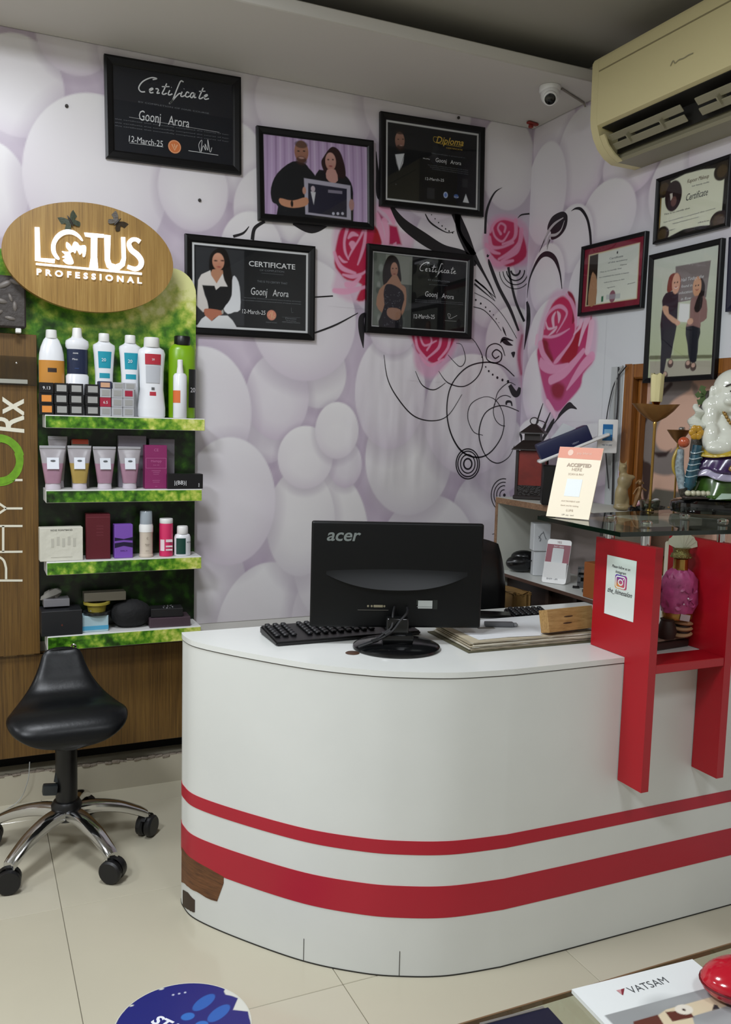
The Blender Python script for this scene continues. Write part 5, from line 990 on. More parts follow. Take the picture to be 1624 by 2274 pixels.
# ------------------------------------------------------------------ reception desk with curved front
FRONT = smooth_pts([(.548, 2.45), (.545, 2.41), (.563, 2.33), (.65, 2.195), (.778, 2.035), (.895, 1.935), (.985, 1.882), (1.10, 1.838), (1.25, 1.817)], 8)+[(1.45, 1.815), (1.80, 1.815), (2.243, 1.815)]
def offset_curve(pts, d):
    o = []
    for i, p in enumerate(pts):
        a = Vector(pts[min(i+1, len(pts)-1)])-Vector(pts[max(i-1, 0)]); a.normalize(); o.append((p[0]+a.y*d, p[1]-a.x*d))
    return o
def skin_strip(b, pts, z0, z1, d0, d1, ztop=None):
    """solid strip following the desk front between two offsets"""
    A_, B_ = offset_curve(pts, d0), offset_curve(pts, d1); n = len(pts); V = []
    for i in range(n):
        za, zb_ = (z0[i], z1[i]) if hasattr(z0, '__len__') else (z0, z1)
        V += [(*A_[i], za), (*A_[i], zb_), (*B_[i], zb_), (*B_[i], za)]
    Fs = [(i*4+k, (i+1)*4+k, (i+1)*4+(k+1) % 4, i*4+(k+1) % 4) for i in range(n-1) for k in range(4)]+[(0, 1, 2, 3), tuple((n-1)*4+k for k in (3, 2, 1, 0))]
    b._fin(V, Fs); return b
desk = thing('reception_desk', 'white reception desk with a curved front, two red stripes and red uprights', 'desk', (0, 0, 0))
b = mb(laminate); skin_strip(b, FRONT, 0.0015, .7885, 0, -.02); b.build('curved_front', desk)
b = mb(laminate); b.box((2.2325, 2.13, .40), (.018, .58, .77)); b.box((1.39, 2.44, .74), (1.66, .018, .09)); b.build('inner_panel', desk, autosmooth=False)
toppoly = offset_curve(FRONT, .0025)+[(2.243, 2.455)]
b = mb(mat('desk top laminate', 'dcdeda', .22, vary=.02)); b.prism(toppoly, .0145, Matrix.Translation((0, 0, .7905))); b.build('worktop', desk, autosmooth=False)
b = mb(mat('edge seam', '34302c', .6)); skin_strip(b, FRONT, .7882, .7908, .0015, -.01); b.build('edge_seam', desk)
b = mb(mat('base joint', '2b2a24', .8)); skin_strip(b, FRONT, .0, .0035, .001, -.01); b.build('base_joint', desk)
stripe_m = mat('red stripe laminate', 'ae142c', .38, vary=.04, vscale=5)
for z0_, z1_ in ((.330, .366), (.161, .246)): b = mb(stripe_m); skin_strip(b, FRONT, z0_, z1_, .0012, -.004); b.build('red_stripe', desk)
def desk_hit(px, py):
    d = ray(px, py)
    for i in range(len(FRONT)-1):
        a, c = Vector(FRONT[i]), Vector(FRONT[i+1]); e = c-a; den = d.x*e.y-d.y*e.x
        if abs(den) < 1e-9: continue
        t_ = (a.x*e.y-a.y*e.x)/den; u = (a.x*d.y-a.y*d.x)/den
        if 0 <= u <= 1 and t_ > 0: return i+u, EYE+d.z*t_
    return None
def curve_at(sv): i = min(int(sv), len(FRONT)-2); a, c = Vector(FRONT[i]), Vector(FRONT[i+1]); p = a+(c-a)*(sv-i); return (p.x, p.y)
def chip(name, tops, bots, m, lab, d=.0016):
    ht = [desk_hit(*p) for p in tops]; hb = [desk_hit(*p) for p in bots]; ht = [h for h in ht if h]; hb = [h for h in hb if h]
    s0 = min(h[0] for h in ht+hb); s1 = max(h[0] for h in ht+hb); S_ = np.linspace(s0, s1, 16)
    zt_ = np.interp(S_, [h[0] for h in ht], [h[1] for h in ht]); zb_ = np.interp(S_, [h[0] for h in hb], [h[1] for h in hb])
    zb_ = np.minimum(zb_+np.random.RandomState(2).uniform(-.0015, .0015, 16), zt_-.001)
    b = mb(m); skin_strip(b, [curve_at(s_) for s_ in S_], list(zb_), list(zt_), d, -.003); b.build(name, desk, lab)
bare = wood('bare board', [(.3, '4a2a14'), (.5, '67401f'), (.7, '75492a')], .6, (6, 6, 60))
chip('bare_patch', [(402, 1893), (430, 1908), (465, 1928), (496, 1946)], [(404, 1958), (412, 1962), (440, 1981), (470, 1998), (486, 2001), (497, 1962)], bare, 'brown bare board where the laminate broke off')
chip('bare_patch', [(407, 1976), (418, 1982), (432, 1998)], [(407, 2011), (420, 2020), (433, 2026)], mat('dark bare board', '3a2c20', .7), 'small dark bare corner at the foot')
for px, ya, yb_ in ((675, 2086, 2138), (888, 2114, 2169)):
    h = desk_hit(px, ya); x, y = curve_at(h[0]); b = mb(mat('edge seam', '34302c')); b.box((x, y-.0002, h[1]/2+.002), (.0012, .0022, h[1])); b.build('panel_seam', desk, autosmooth=False)
# red uprights (each an H leg) and cross shelf
for X0 in (1.602, 1.869):
    b = mb(red_lam); pf = [(1.72, .462), (1.8125, .462), (1.8125, .806), (1.955, .806), (1.955, 1.115), (1.72, 1.115)]
    b.prism([(y, z) for y, z in pf], .025, frame_m((X0, 0, 0), (0, 1, 0), (0, 0, 1))); b.build('red_upright', desk, autosmooth=False)
b = mb(red_lam); b.box((1.748, 1.7665, .793), (.2415, .090, .024), bev=.0015); b.build('red_cross_shelf', desk, autosmooth=False)
# glass counter on chrome standoffs
g = [on_z(*p, 1.172) for p in ((1195, 1145), (1378, 1182), (1624, 1176), (1391, 1136))]
A0, A1, A2_, A3 = [Vector((p.x, p.y)) for p in g]
fr = A1+(A2_-A1)*1.85; bk = A0+(A3-A0)*2.12
glm = bpy.data.materials.new('counter glass'); glm.use_nodes = True; nt = glm.node_tree; nt.nodes.clear()
o_ = nt.nodes.new('ShaderNodeOutputMaterial'); tr_ = nt.nodes.new('ShaderNodeBsdfTransparent'); tr_.inputs[0].default_value = (.83, .90, .86, 1); gl_ = nt.nodes.new('ShaderNodeBsdfGlossy'); gl_.inputs['Roughness'].default_value = .015
lw_ = nt.nodes.new('ShaderNodeFresnel'); lw_.inputs[0].default_value = 1.52; gm_ = nt.nodes.new('ShaderNodeNewGeometry'); sub_ = nt.nodes.new('ShaderNodeMath'); sub_.operation = 'SUBTRACT'; sub_.inputs[0].default_value = 1
nt.links.new(gm_.outputs['Backfacing'], sub_.inputs[1]); mu_ = nt.nodes.new('ShaderNodeMath'); mu_.operation = 'MULTIPLY'; nt.links.new(sub_.outputs[0], mu_.inputs[0]); nt.links.new(lw_.outputs[0], mu_.inputs[1])
mx_ = nt.nodes.new('ShaderNodeMixShader'); nt.links.new(mu_.outputs[0], mx_.inputs[0]); nt.links.new(tr_.outputs[0], mx_.inputs[1]); nt.links.new(gl_.outputs[0], mx_.inputs[2]); nt.links.new(mx_.outputs[0], o_.inputs[0])
b = mb(glm); poly = [(A0.x, A0.y), (A1.x, A1.y), (min(fr.x, 2.235), A1.y+(fr.y-A1.y)*(min(fr.x, 2.235)-A1.x)/(fr.x-A1.x)), (2.235, A0.y+(bk.y-A0.y)*(2.235-A0.x)/(bk.x-A0.x))]
b.prism(poly, .0115, Matrix.Translation((0, 0, 1.1605))); gt = b.build('glass_counter', desk, autosmooth=False)
b = mb(mat('green glass edge', '06150c', .15)); T = Matrix.Translation((0, 0, 1.1607))
for i in range(4):
    a, c = Vector(poly[i]), Vector(poly[(i+1) % 4]); d_ = (c-a).normalized(); nrm = Vector((d_.y, -d_.x)); b.prism([(a.x, a.y), (c.x, c.y), (c.x+nrm.x*.0008, c.y+nrm.y*.0008), (a.x+nrm.x*.0008, a.y+nrm.y*.0008)], .0111, T)
b.build('ground_edge', gt, 'dark green ground edge', autosmooth=False)
for x, y in ((1.614, 1.772), (1.614, 1.912), (1.882, 1.772), (1.882, 1.912)):
    b = mb(chrome); b.lathe([(.013, 1.1155), (.013, 1.1595)], (x, y, 0), 20); b.lathe([(.015, 1.1725), (.0155, 1.176), (.013, 1.179), (.006, 1.1805), (.0001, 1.1805)], (x, y, 0), 20); b.build('standoff', desk)
# follow-us notice taped to the upright
notice = on_x(1378, 1308, 1.601); c_ = [on_x(x, y, 1.601) for x, y in ((1350, 1231), (1416, 1248), (1405, 1383), (1342, 1360))]
yv = [-p.y for p in c_]; zv = [p.z for p in c_]; wN, hN = ((yv[1]-yv[0])+(yv[2]-yv[3]))/2, ((zv[0]-zv[3])+(zv[1]-zv[2]))/2
t = thing('notice', 'white paper notice with a camera app emblem taped to the red upright', 'sign', (1.6015, -(sum(yv)/4), sum(zv)/4)); NM = frame_m((0, 0, 0), (0, -1, 0), (0, 0, 1))
b = mb(mat('notice paper', 'dfe6e2', .6)); b.prism([(-wN/2, -hN/2), (wN/2, -hN/2), (wN/2, hN/2), (-wN/2, hN/2)], .0008, NM); b.build('paper', t, autosmooth=False)
def ntxt(s, w_, cy, sh, h_=None, of=.01):
    me = text_mesh(s, 1, sh, of, 0, 1, 'LEFT', 3); xs = [v.co.x for v in me.vertices]; k = w_/(max(xs)-min(xs)); kh = (h_/.75) if h_ else k
    b.add_mesh(me, NM @ Matrix.Translation((-w_/2, cy, .0012)) @ Matrix.Diagonal((k, kh, 1, 1)) @ Matrix.Translation((-min(xs), 0, 0)))
b = mb(mat('notice ink', '1c1c22', .5)); ntxt('Please follow us on', wN*.62, hN*.315, .3, hN*.05); ntxt('Instagram', wN*.36, hN*.235, .3, hN*.05); ntxt('the_himesalon', wN*.84, -hN*.115, .45, hN*.085); b.build('lettering', t, recalc=False, autosmooth=False)
def rrect(w_, h_, r, n=5): return [(sx*(w_/2-r)+r*math.cos(a), sy*(h_/2-r)+r*math.sin(a)) for sx, sy, a0 in ((1, 1, 0), (-1, 1, PI/2), (-1, -1, PI), (1, -1, 3*PI/2)) for a in np.linspace(a0, a0+PI/2, n)]
P = Print(-.024, .024, -.028, .028, .0012); P.fill('c22a66'); P.ellipse(-.02, -.03, .04, .03, 'e5a03c', soft=.03); P.ellipse(0, .035, .05, .03, '3c3aa8', soft=.025); P.ellipse(.02, -.005, .02, .03, 'c02a78', soft=.02, alpha=.6)
W_ = wN*.40; H_ = hN*.235
def in_rr(u, v): a, c = np.abs(u)-(W_/2-.007), np.abs(v)-(H_/2-.007); return np.hypot(np.maximum(a, 0), np.maximum(c, 0)) < .007
P.build('emblem', NM @ Matrix.Translation((.002, hN*.095, .0013)), attr_mat('emblem print', .5), t, mask=in_rr)
b = mb(mat('notice white', 'eef0ee', .5)); T = NM @ Matrix.Translation((.002, hN*.095, .0018))
q = rrect(W_*.78, H_*.78, .006); b.ribbon(q+[q[0]], W_*.075, T); b.ribbon([(W_*.19*math.cos(k*PI/12), H_*.19*math.sin(k*PI/12)) for k in range(25)], W_*.075, T); b.prism([(W_*.24+.0022*math.cos(k), H_*.24+.0022*math.sin(k)) for k in np.linspace(0, 6, 9)], 0, T); b.build('emblem_lines', t, recalc=False, autosmooth=False)

# ------------------------------------------------------------------ on the desk
TOP = DESK+.0006
def zdir(p, q): d = on_z(*q, TOP)-on_z(*p, TOP); return math.atan2(d.y, d.x)
# monitor
t = thing('monitor', 'black flat monitor seen from behind, in the middle of the desk', 'monitor', (1.055, 2.095, TOP), math.radians(-20))
shiny = mat('glossy black plastic', '0b0c0d', .16); dull = mat('satin black shell', '08090a', .42, spec=.25)
b = mb(shiny); b.lathe([(.116, 0), (.120, .003), (.119, .008), (.108, .014), (.06, .019), (.03, .021), (.0001, .021)], seg=48, sy=.92); b.build('base', t)
b = mb(shiny); b.box((0, 0, .052), (.062, .034, .070), bev=.008, seg=3); b.box((0, -.012, .032), (.085, .05, .025), bev=.008, seg=2); b.build('stand', t)
mw, mh, mz = .474, .292, .049
b = mb(dull); b.box((0, .045, mz+mh/2), (mw, .026, mh), bev=.007, seg=3); b.build('shell', t)
b = mb(shiny); b.box((0, .061, mz+mh/2), (mw-.004, .008, mh-.004), bev=.003); b.build('screen_bezel', t)
b = mb(mat('dark screen', '050607', .1)); b.box((0, .0655, mz+mh/2+.004), (mw-.04, .002, mh-.045)); b.build('screen', t, autosmooth=False)
# the swollen lower back with its smile-shaped edge
n1, n2 = 33, 9; V = []; Fs = []
for j in range(n2):
    v = j/(n2-1)
    for i in range(n1):
        u = -1+2*i/(n1-1); x = u*.195; zb_ = .108+.038*abs(u)**2.4; zt2 = .163-.006*u*u+.0; z = zb_+(zt2-zb_)*v; d_ = .020*(1-v)**1.3*(1-abs(u)**2.2); V.append((x, .032-d_, mz+z))
for j in range(n2-1):
    for i in range(n1-1): a = j*n1+i; Fs.append((a, a+1, a+n1+1, a+n1))
for i in range(n1): V.append((V[i][0], .033, V[i][2]-.0015))
for i in range(n1-1): Fs.append((n1*n2+i, n1*n2+i+1, i+1, i))
b = mb(mat('brushed black shell', '0c0e10', .40, spec=.35)); b._fin(V, Fs); b.build('curved_back_cover', t, recalc=False)
b = mb(mat('silver logo', '6f7674', .4)); me = text_mesh('acer', .052, .22, .0008, 0, .98, 'LEFT', 4); b.add_mesh(me, frame_m((-.197, .0312, mz+.240), (1, 0, 0), (0, 0, 1)) @ Matrix.Diagonal((1.0, .92, 1, 1))); b.build('logo', t, 'silver maker lettering', recalc=False, autosmooth=False)
b = mb(mat('port metal', '9a937c', .4, .6)); b.box((-.050, .031, mz+.060), (.026, .004, .007), bev=.001); b.build('video_port', t, autosmooth=False)
for x in (-.078, -.068, -.033): b = mb(mat('port metal', '9a937c')); b.lathe([(.0001, .0025), (.0028, .002), (.0032, 0)], M=frame_m((x, .032, mz+.060), (1, 0, 0), (0, 0, 1)), seg=10); b.build('port_screw', t)
b = mb(mat('port slot', '4c4a44', .5)); b.box((-.064, .0315, mz+.049), (.085, .002, .0015)); b.build('port_edge', t, autosmooth=False)
b = mb(mat('rating label', 'b3b8b4', .5)); b.box((.080, .0315, mz+.066), (.040, .0016, .022)); b.build('rating_label', t, 'white rating label', autosmooth=False); b = mb(mat('dark label', '2b3034', .5)); b.box((.060, .0318, mz+.072), (.010, .0012, .014)); b.box((.108, .0318, mz+.066), (.012, .0012, .026)); b.build('rating_label', t, 'dark rating label', autosmooth=False)
b = mb(mat('print grey', '8a8f8b')); b.box((.078, .0303, mz+.060), (.042, .0006, .0015)); b.build('label_print', t, autosmooth=False)
b = mb(mat('cable rubber', '121214', .5)); b.tube(smooth_pts([(-.005, .028, mz+.06), (-.012, .0, mz+.045), (-.016, -.020, .065), (-.035, -.030, .050), (-.060, -.040, .034), (-.085, -.050, .026), (-.105, -.055, .020)], 5), .0032); b.build('video_cable', t)
b = mb(mat('cable rubber', '121214')); b.tube(smooth_pts([(.030, .028, mz+.058), (.026, -.004, mz+.05), (.005, -.022, .080), (-.015, -.03, .055), (-.045, -.043, .038), (-.075, -.055, .028), (-.108, -.060, .018)], 5), [.0032]*30+[.0034]*1 if False else .0034); b.tube([(-.020, -.031, .052), (-.036, -.038, .044)], .0065); b.tube([(-.072, -.053, .031), (-.056, -.046, .034)], .006); b.build('power_cable', t)
# keyboards
def keyboard(p0, p1, L_, D_, label, name='keyboard', cols=18, rows_=6, num=True):
    a = on_z(*p0, TOP); ang = zdir(p0, p1); t = thing(name, label, 'keyboard', (a.x, a.y, TOP), ang)
    b = mb(black_plastic); V = [(0, 0, 0), (L_, 0, 0), (L_, D_, 0), (0, D_, 0), (0, 0, .012), (L_, 0, .012), (L_, D_, .024), (0, D_, .024)]
    b._fin(V, [(3, 2, 1, 0), (4, 5, 6, 7), (0, 1, 5, 4), (1, 2, 6, 5), (2, 3, 7, 6), (3, 0, 4, 7)], None, False); bmesh.ops.bevel(b.bm, geom=list(b.bm.edges), offset=.004, segments=2, affect='EDGES'); b.build('case', t)
    kb = mb(mat('key plastic', '16171a', .45)); kb.box((0, 0, .0035), (.0150, .0150, .007), bev=.0022); km = kb.build('key', t); first = True
    m0 = .010; rowsY = np.linspace(D_*.30, D_-.016, rows_)
    for r_, yy in enumerate(rowsY):
        for c in range(cols):
            x = m0+.008+c*(L_-2*m0-.016)/(cols-1)
            if num and c in (3, cols-4-1) and cols > 12: continue
            o = km if first else bpy.data.objects.new('key', km.data)
            if not first: COL.objects.link(o); o.parent = t
            first = False; o.location = (x, yy, .012+.012*yy/D_+.0002); o.rotation_euler = (math.atan2(.012, D_), 0, 0)
    return t
keyboard((614, 1436), (858, 1416), .44, .155, 'black wired keyboard lying half behind the monitor')
b = mb(mat('brown grommet', '4c3528', .5)); b.lathe([(.0001, .0015), (.017, .0015), (.019, 0)], seg=24); p = on_z(783, 1450, TOP); tag(b.build('cable_grommet', loc=tuple(p)), 'small round brown cable grommet left of the monitor base', 'grommet')
# ledger with loose papers
t = thing('ledger_book', 'thick worn register book stuffed with yellowed papers, right of the monitor', 'book', (1.45, 2.10, TOP), math.radians(-1.5))
b = mb(mat('book cover', '5b5842', .7, vary=.2, vscale=30)); b.box((0, 0, .0015), (.46, .245, .003)); b.build('cover', t, autosmooth=False)
pagem = [mat('old page %d' % i, c, .8, vary=.12, vscale=20) for i, c in enumerate(('b5aa92', 'cbc5b4', '9c9179', 'd2cfc4'))]
z = .0035
for i in range(9):
    th = random.uniform(.0018, .0035); b = mb(pagem[i % 4]); ox_, oy_ = random.uniform(-.006, .004), random.uniform(-.005, .004)
    n = 22; out = [(-.215+ox_+k*.43/n, -.114+oy_+random.uniform(-.002, .002)) for k in range(n+1)]+[(.218, .112), (-.213+ox_+random.uniform(0, .01), .112)]
    b.prism(out, th*.9, Matrix.Translation((0, 0, z)) @ Matrix.Rotation(random.uniform(-.012, .012), 4, 'Z')); b.build('page_bundle', t, autosmooth=False); z += th
b = mb(mat('loose white sheet', 'd6d8da', .7)); b.box((.01, .01, z+.0006), (.40, .21, .0008), (0, 0, .03)); b.box((-.08, -.03, z+.0016), (.20, .14, .0008), (.004, 0, -.12)); b.build('loose_sheet', t, kind='stuff', autosmooth=False)
b = mb(mat('grey figure print', '77736e', .7)); b.box((-.10, .01, z+.0026), (.05, .018, .0006), (0, 0, -.2)); b.build('printed_patch', t, autosmooth=False)
ZL = TOP+z+.003
def ped(px, py, zz): return on_z(px, py, zz)
# items lying on or behind the ledger
p = ped(1113, 1376, TOP); t = thing('phone_box', 'small flat black box with a clear rim beside the monitor', 'box', (on_z(1108, 1381, TOP).x, on_z(1108, 1381, TOP).y+.03, TOP), math.radians(-28))
b = mb(mat('clear rim', '9a9a98', .2)); b.box((0, 0, .005), (.11, .062, .010), bev=.003); b.build('rim', t, autosmooth=False); b = mb(shiny); b.box((0, 0, .0165), (.108, .060, .012), bev=.003); b.build('lid', t, autosmooth=False)
p = ped(1108, 1391, ZL); t = thing('marker_pen', 'thick grey marker lying on the ledger papers', 'pen', (p.x, p.y, ZL), math.radians(-22))
b = mb(mat('grey marker', '5e6064', .45)); b.box((0, 0, .007), (.085, .022, .013), bev=.004, seg=2); b.build('barrel', t); b = mb(mat('marker tip', '7e8083', .4)); b.box((.048, 0, .006), (.014, .016, .010), bev=.003); b.build('cap', t)
a = on_z(1150, 1383, TOP)
t = keyboard((1152, 1383), (1212, 1379), .135, .105, 'small black keypad calculator at the back of the desk', 'calculator', 6, 5, False); t['category'] = 'calculator'; t.location = (on_z(1150, 1382, TOP).x-.008, on_z(1150, 1382, TOP).y, TOP); t.rotation_euler.z = math.radians(-12)
# slotted wooden block
p = ped(1222, 1412, ZL); q = ped(1312, 1401, ZL); t = thing('wooden_card_holder', 'light wooden block with two slots standing on the ledger', 'holder', (p.x, p.y, ZL), math.atan2(q.y-p.y, q.x-p.x))
b = mb(wood('beech', [(.3, '8a6a3c'), (.5, 'a5814e'), (.7, 'b4925e')], .5, (8, 50, 50))); MM = Matrix.Rotation(math.radians(-14), 4, 'X'); MM = Matrix.Translation((0, .004, .0095)) @ MM
b.box(tuple(MM @ Vector((.085, .018, .030))), (.17, .036, .064), MM.to_3x3().to_4x4(), bev=.001); b.build('block', t, autosmooth=False)
for z_, x_ in ((.020, .070), (.038, .076)): b = mb(mat('slot shadow wood', '3c2412', .8)); b.ell(tuple(MM @ Vector((x_, -.0002, z_))), (.017, .0012, .0022), 14, 6); b.build('slot', t)
# niche between the uprights: books, wooden rounds, dressed pink bottle
t = thing('dark_book_pair', 'pair of dark-covered books lying flat between the red uprights', 'books', (1.772, on_z(1505, 1427, TOP).y-.002, TOP), math.radians(6))
b = mb(mat('dark brown cover', '2a1712', .5)); b.box((0, 0, .010), (.175, .10, .020), bev=.002); b.build('lower_book', t, autosmooth=False); b = mb(mat('taupe cover', '8a7060', .55)); b.box((.004, .004, .0235), (.16, .085, .006), bev=.001); b.build('upper_cover', t, autosmooth=False)
zq = TOP+.0275
t = thing('wooden_rounds', 'stack of small pale wooden discs on the dark books', 'ornament', (on_z(1517, 1411, zq).x-.016, on_z(1517, 1411, zq).y-.012, zq))
for k in range(3): b = mb(mat('pale wood disc', 'b48e68', .6)); b.ell((0, .0, .009+k*.0165), (.030, .028, .0085), 20, 8, Matrix.Rotation(.12*(k-1), 4, 'Y')); b.build('disc', t)
b = mb(mat('dark wood spacer', '2a160e', .6)); b.lathe([(.022, .014), (.022, .020)], seg=16); b.lathe([(.022, .031), (.022, .036)], seg=16); b.build('spacer', t)
b = mb(mat('dark wood spacer', '2a160e')); b.lathe([(.022, 0), (.028, .02), (.018, .05), (.02, .055)], (-.052, .005, 0), 18); t2 = b.build('wooden_cup', loc=(on_z(1517, 1411, zq).x-.016, on_z(1517, 1411, zq).y-.012, zq)); tag(t2, 'small dark wooden cup beside the pale discs', 'cup')
zb2 = zq+.0530
t = thing('dressed_bottle', 'gold perfume bottle wrapped in pink ruffled petals with a white fan top', 'bottle', (on_z(1503, 1411, zq).x-.016, on_z(1503, 1411, zq).y-.014, zb2), math.radians(-20))
b = mb(mat('gold plastic', 'a87c40', .25, .7)); b.lathe([(.040, 0), (.043, .004), (.043, .022), (.04, .026)], seg=28, sy=.7); b.build('gold_base', t)
b = mb(mat('paper tag', 'b7a8aa', .6)); b.box((.008, -.033, .010), (.028, .0015, .018), (0, .15, 0)); b.build('paper_tag', t, autosmooth=False)
pet = mat('pink satin petals', 'b84a82', .45, vary=.3, vscale=45)
b = mb(pet); b.lathe([(.044, .020), (.053, .045), (.054, .085), (.049, .115), (.036, .135), (.022, .145)], seg=40, sy=.75)
for v in b.bm.verts:
    a = math.atan2(v.co.y, v.co.x); v.co += Vector((math.cos(a), math.sin(a), 0))*(.003*math.sin(a*9+v.co.z*90))
b.build('petal_wrap', t)
for k in range(26):
    a = random.uniform(PI*.95, 2.05*PI); zz = random.uniform(.032, .125); r_ = .0535 if zz < .1 else .045; b = mb(pet); rr = random.uniform(.008, .013)
    V = [(0, 0, -.002)]; m_ = 9
    for q in range(m_): an = 2*PI*q/m_; V.append((rr*math.cos(an), rr*math.sin(an), .004*math.sin(an*2+k)))
    b._fin(V, [(0, 1+q, 1+(q+1) % m_) for q in range(m_)], Matrix.Translation((r_*math.cos(a), r_*.75*math.sin(a), zz)) @ Matrix.Rotation(a+PI/2, 4, 'Z') @ Matrix.Rotation(random.uniform(1.0, 1.9), 4, 'X')); b.build('petal', t)
gd = mat('gold metal', 'b08c4c', .22, .9)
b = mb(gd); b.lathe([(.022, .142), (.020, .150), (.020, .172), (.016, .175)], seg=24); b.build('neck', t)
b = mb(mat('champagne crown', '8d8152', .2, .8, bump=.6, bscale=300)); b.lathe([(.024, .175), (.027, .178), (.027, .186), (.022, .190), (.023, .200), (.026, .204)], seg=24)
for k in range(14): b.ell((.027*math.cos(k*PI/7), .027*math.sin(k*PI/7), .178), (.003, .003, .003), 8, 5)
b.build('crown', t)
for k in range(7):
    a = math.radians(-52+k*19); b = mb(mat('ivory paper', 'c4bfae', .5)); b.prism([(-.004, 0), (.004, 0), (.014, .045), (0, .050), (-.014, .045)], .0012, Matrix.Translation((0, -.004+.001*k, .198)) @ frame_m((0, 0, 0), (1, 0, 0), (0, 0, 1)) @ Matrix.Rotation(-a, 4, 'Z')); b.build('fan_leaf', t, autosmooth=False)
b = mb(mat('crystal bead', 'e8d8e8', .05, spec=1)); b.ell((.010, -.0405, .066), (.003, .003, .003), 8, 5); b.ell((-.002, -.0410, .050), (.0025, .0025, .0025), 8, 5); b.build('bead', t, kind='stuff')
t = thing('ivory_tube_candle', 'pair of ivory tube candles standing behind the dressed bottle', 'candles', (on_z(1485, 1392, TOP).x, on_z(1485, 1392, TOP).y, TOP))
for dx, h in ((-.016, .27), (.018, .24)): b = mb(mat('ivory wax', 'c8bfae', .5)); b.lathe([(.0135, 0), (.0135, h*.985), (.010, h)], (dx, 0, 0), 18); b.build('candle', t)
b = mb(gd); b.lathe([(.030, 0), (.031, .004), (.018, .010), (.016, .05), (.0001, .05)], (0.001, .0, 0), 20, sx=1.3); b.build('holder', t)
# ------------------------------------------------------------------ things on the glass counter
GZ = 1.1728
a = on_z(1213, 1147, GZ); ang = math.radians(-60); wC = .122; c = a+Vector((wC*math.cos(ang), wC*math.sin(ang), 0))
t = thing('payment_card_stand', 'tall cream payment card with an orange header leaning on the glass counter', 'card', ((a.x+c.x)/2, (a.y+c.y)/2, GZ+.0015), ang)
hC = .204; CM = Matrix.Rotation(math.radians(-22), 4, 'X') @ frame_m((0, 0, 0), (1, 0, 0), (0, 0, 1))
b = mb(mat('cream card', 'efe3ca', .45)); b.prism([(-wC/2, 0), (wC/2, 0), (wC/2+.002, hC), (-wC/2-.002, hC)], -.003, CM); b.build('card', t, autosmooth=False)
b = mb(mat('coral header', 'dc8f74', .45)); b.prism([(-wC/2-.0017, hC*.84), (wC/2+.0005, hC*.83), (wC/2+.0017, hC*.998), (-wC/2-.0019, hC*.998)], .0004, CM); b.build('header', t, autosmooth=False)
def ctext(par, M_, s, x, y, size, m_, name='lettering', sh=0, of=0): b = mb(m_); b.add_mesh(text_mesh(s, size, sh, of, 0, 1, 'CENTER', 2), M_ @ Matrix.Translation((x, y, .0009))); b.build(name, par, recalc=False, autosmooth=False)
tan = mat('tan print', 'b09c88', .5); ctext(t, CM, 'ACCEPTED', .004, hC*.72, .014, tan, of=.0006); ctext(t, CM, 'HERE', .0, hC*.66, .013, tan); ctext(t, CM, 'SCAN & PAY', 0, hC*.60, .008, tan); ctext(t, CM, 'ANY PAYMENT APP', 0, hC*.22, .006, tan); ctext(t, CM, 'thank you for visiting', 0, hC*.16, .006, tan); ctext(t, CM, 'LUMI', .003, hC*.09, .009, tan); ctext(t, CM, 'UPI  pay  card', 0, hC*.03, .006, mat('grey ink 2', '8b8378', .5))
ctext(t, CM, 'pay bharat', .012, hC*.90, .010, mat('pale header print', 'ecc9b6', .5)); b = mb(mat('pale header print', 'ecc9b6')); b.prism([(-.028+.008*math.cos(k), hC*.92+.009*math.sin(k)) for k in np.linspace(0, 6, 14)], .0008, CM); b.build('header_mark', t, autosmooth=False)
b = mb(mat('white panel', 'e6ecec', .5)); b.prism([(-.022, hC*.30), (.022, hC*.30), (.022, hC*.545), (-.022, hC*.545)], .0006, CM); b.build('blank_panel', t, 'plain pale square', autosmooth=False)
b = mb(mat('easel foot', 'd8ccb4', .5)); b.prism([(.004, 0), (.085, 0), (.055, hC*.5)], .003, frame_m((0, .004, 0), (0, 1, 0), (0, 0, 1))); b.build('easel_foot', t, autosmooth=False)

# gilded candle holder with a carved candle
p = on_z(1443, 1135, GZ); t = thing('candle_holder', 'tall thin gold candle holder with a wide leaf dish and cream candle', 'candle holder', (p.x, p.y, GZ), YAW*-1)
sc = 1/ (F_PX/((p.x*math.sin(YAW)+p.y*math.cos(YAW)))); top = lambda y: (1135-y)*sc
brz = mat('bronze leaf', '8a6034', .35, .55, vary=.2, vscale=30)
b = mb(glass_pane_mat('cup glass', 'd8dcd4')); b.lathe([(.026, 0), (.030, top(1110)-.0), (.028, top(1110)), (.024, .004)], seg=28, caps=False); b.build('glass_cup', t)
b = mb(gd); b.lathe([(.014, .001), (.012, .006), (.004, .010), (.0045, top(950)), (.006, top(940)), (.003, top(935))], seg=14); b.build('stem', t)
n = 40; V = []; Fs = []; lv = ((.10, .0), (.45, .010), (.75, .024), (1.0, .040))
for r_, z_ in lv:
    z_ *= 1.25
    for k in range(n):
        an = 2*PI*k/n; rr = r_*(.043+.028*abs(math.cos(an))**2.2); V.append((rr*math.cos(an), rr*.75*math.sin(an), top(927)-.012+z_-.002+.004*abs(math.cos(an))*r_))
for i in range(3):
    for k in range(n): Fs.append((i*n+k, i*n+(k+1) % n, (i+1)*n+(k+1) % n, (i+1)*n+k))
Fs.append(tuple(range(n))[::-1]); b = mb(brz); b._fin(V, Fs); b.build('leaf_dish', t, recalc=False)
b = mb(mat('bright gold', 'c79a32', .12, 1.0)); b.lathe([(.012, top(908)), (.014, top(905)), (.009, top(900)), (.013, top(893)), (.009, top(892))], seg=20); b.build('socket', t)
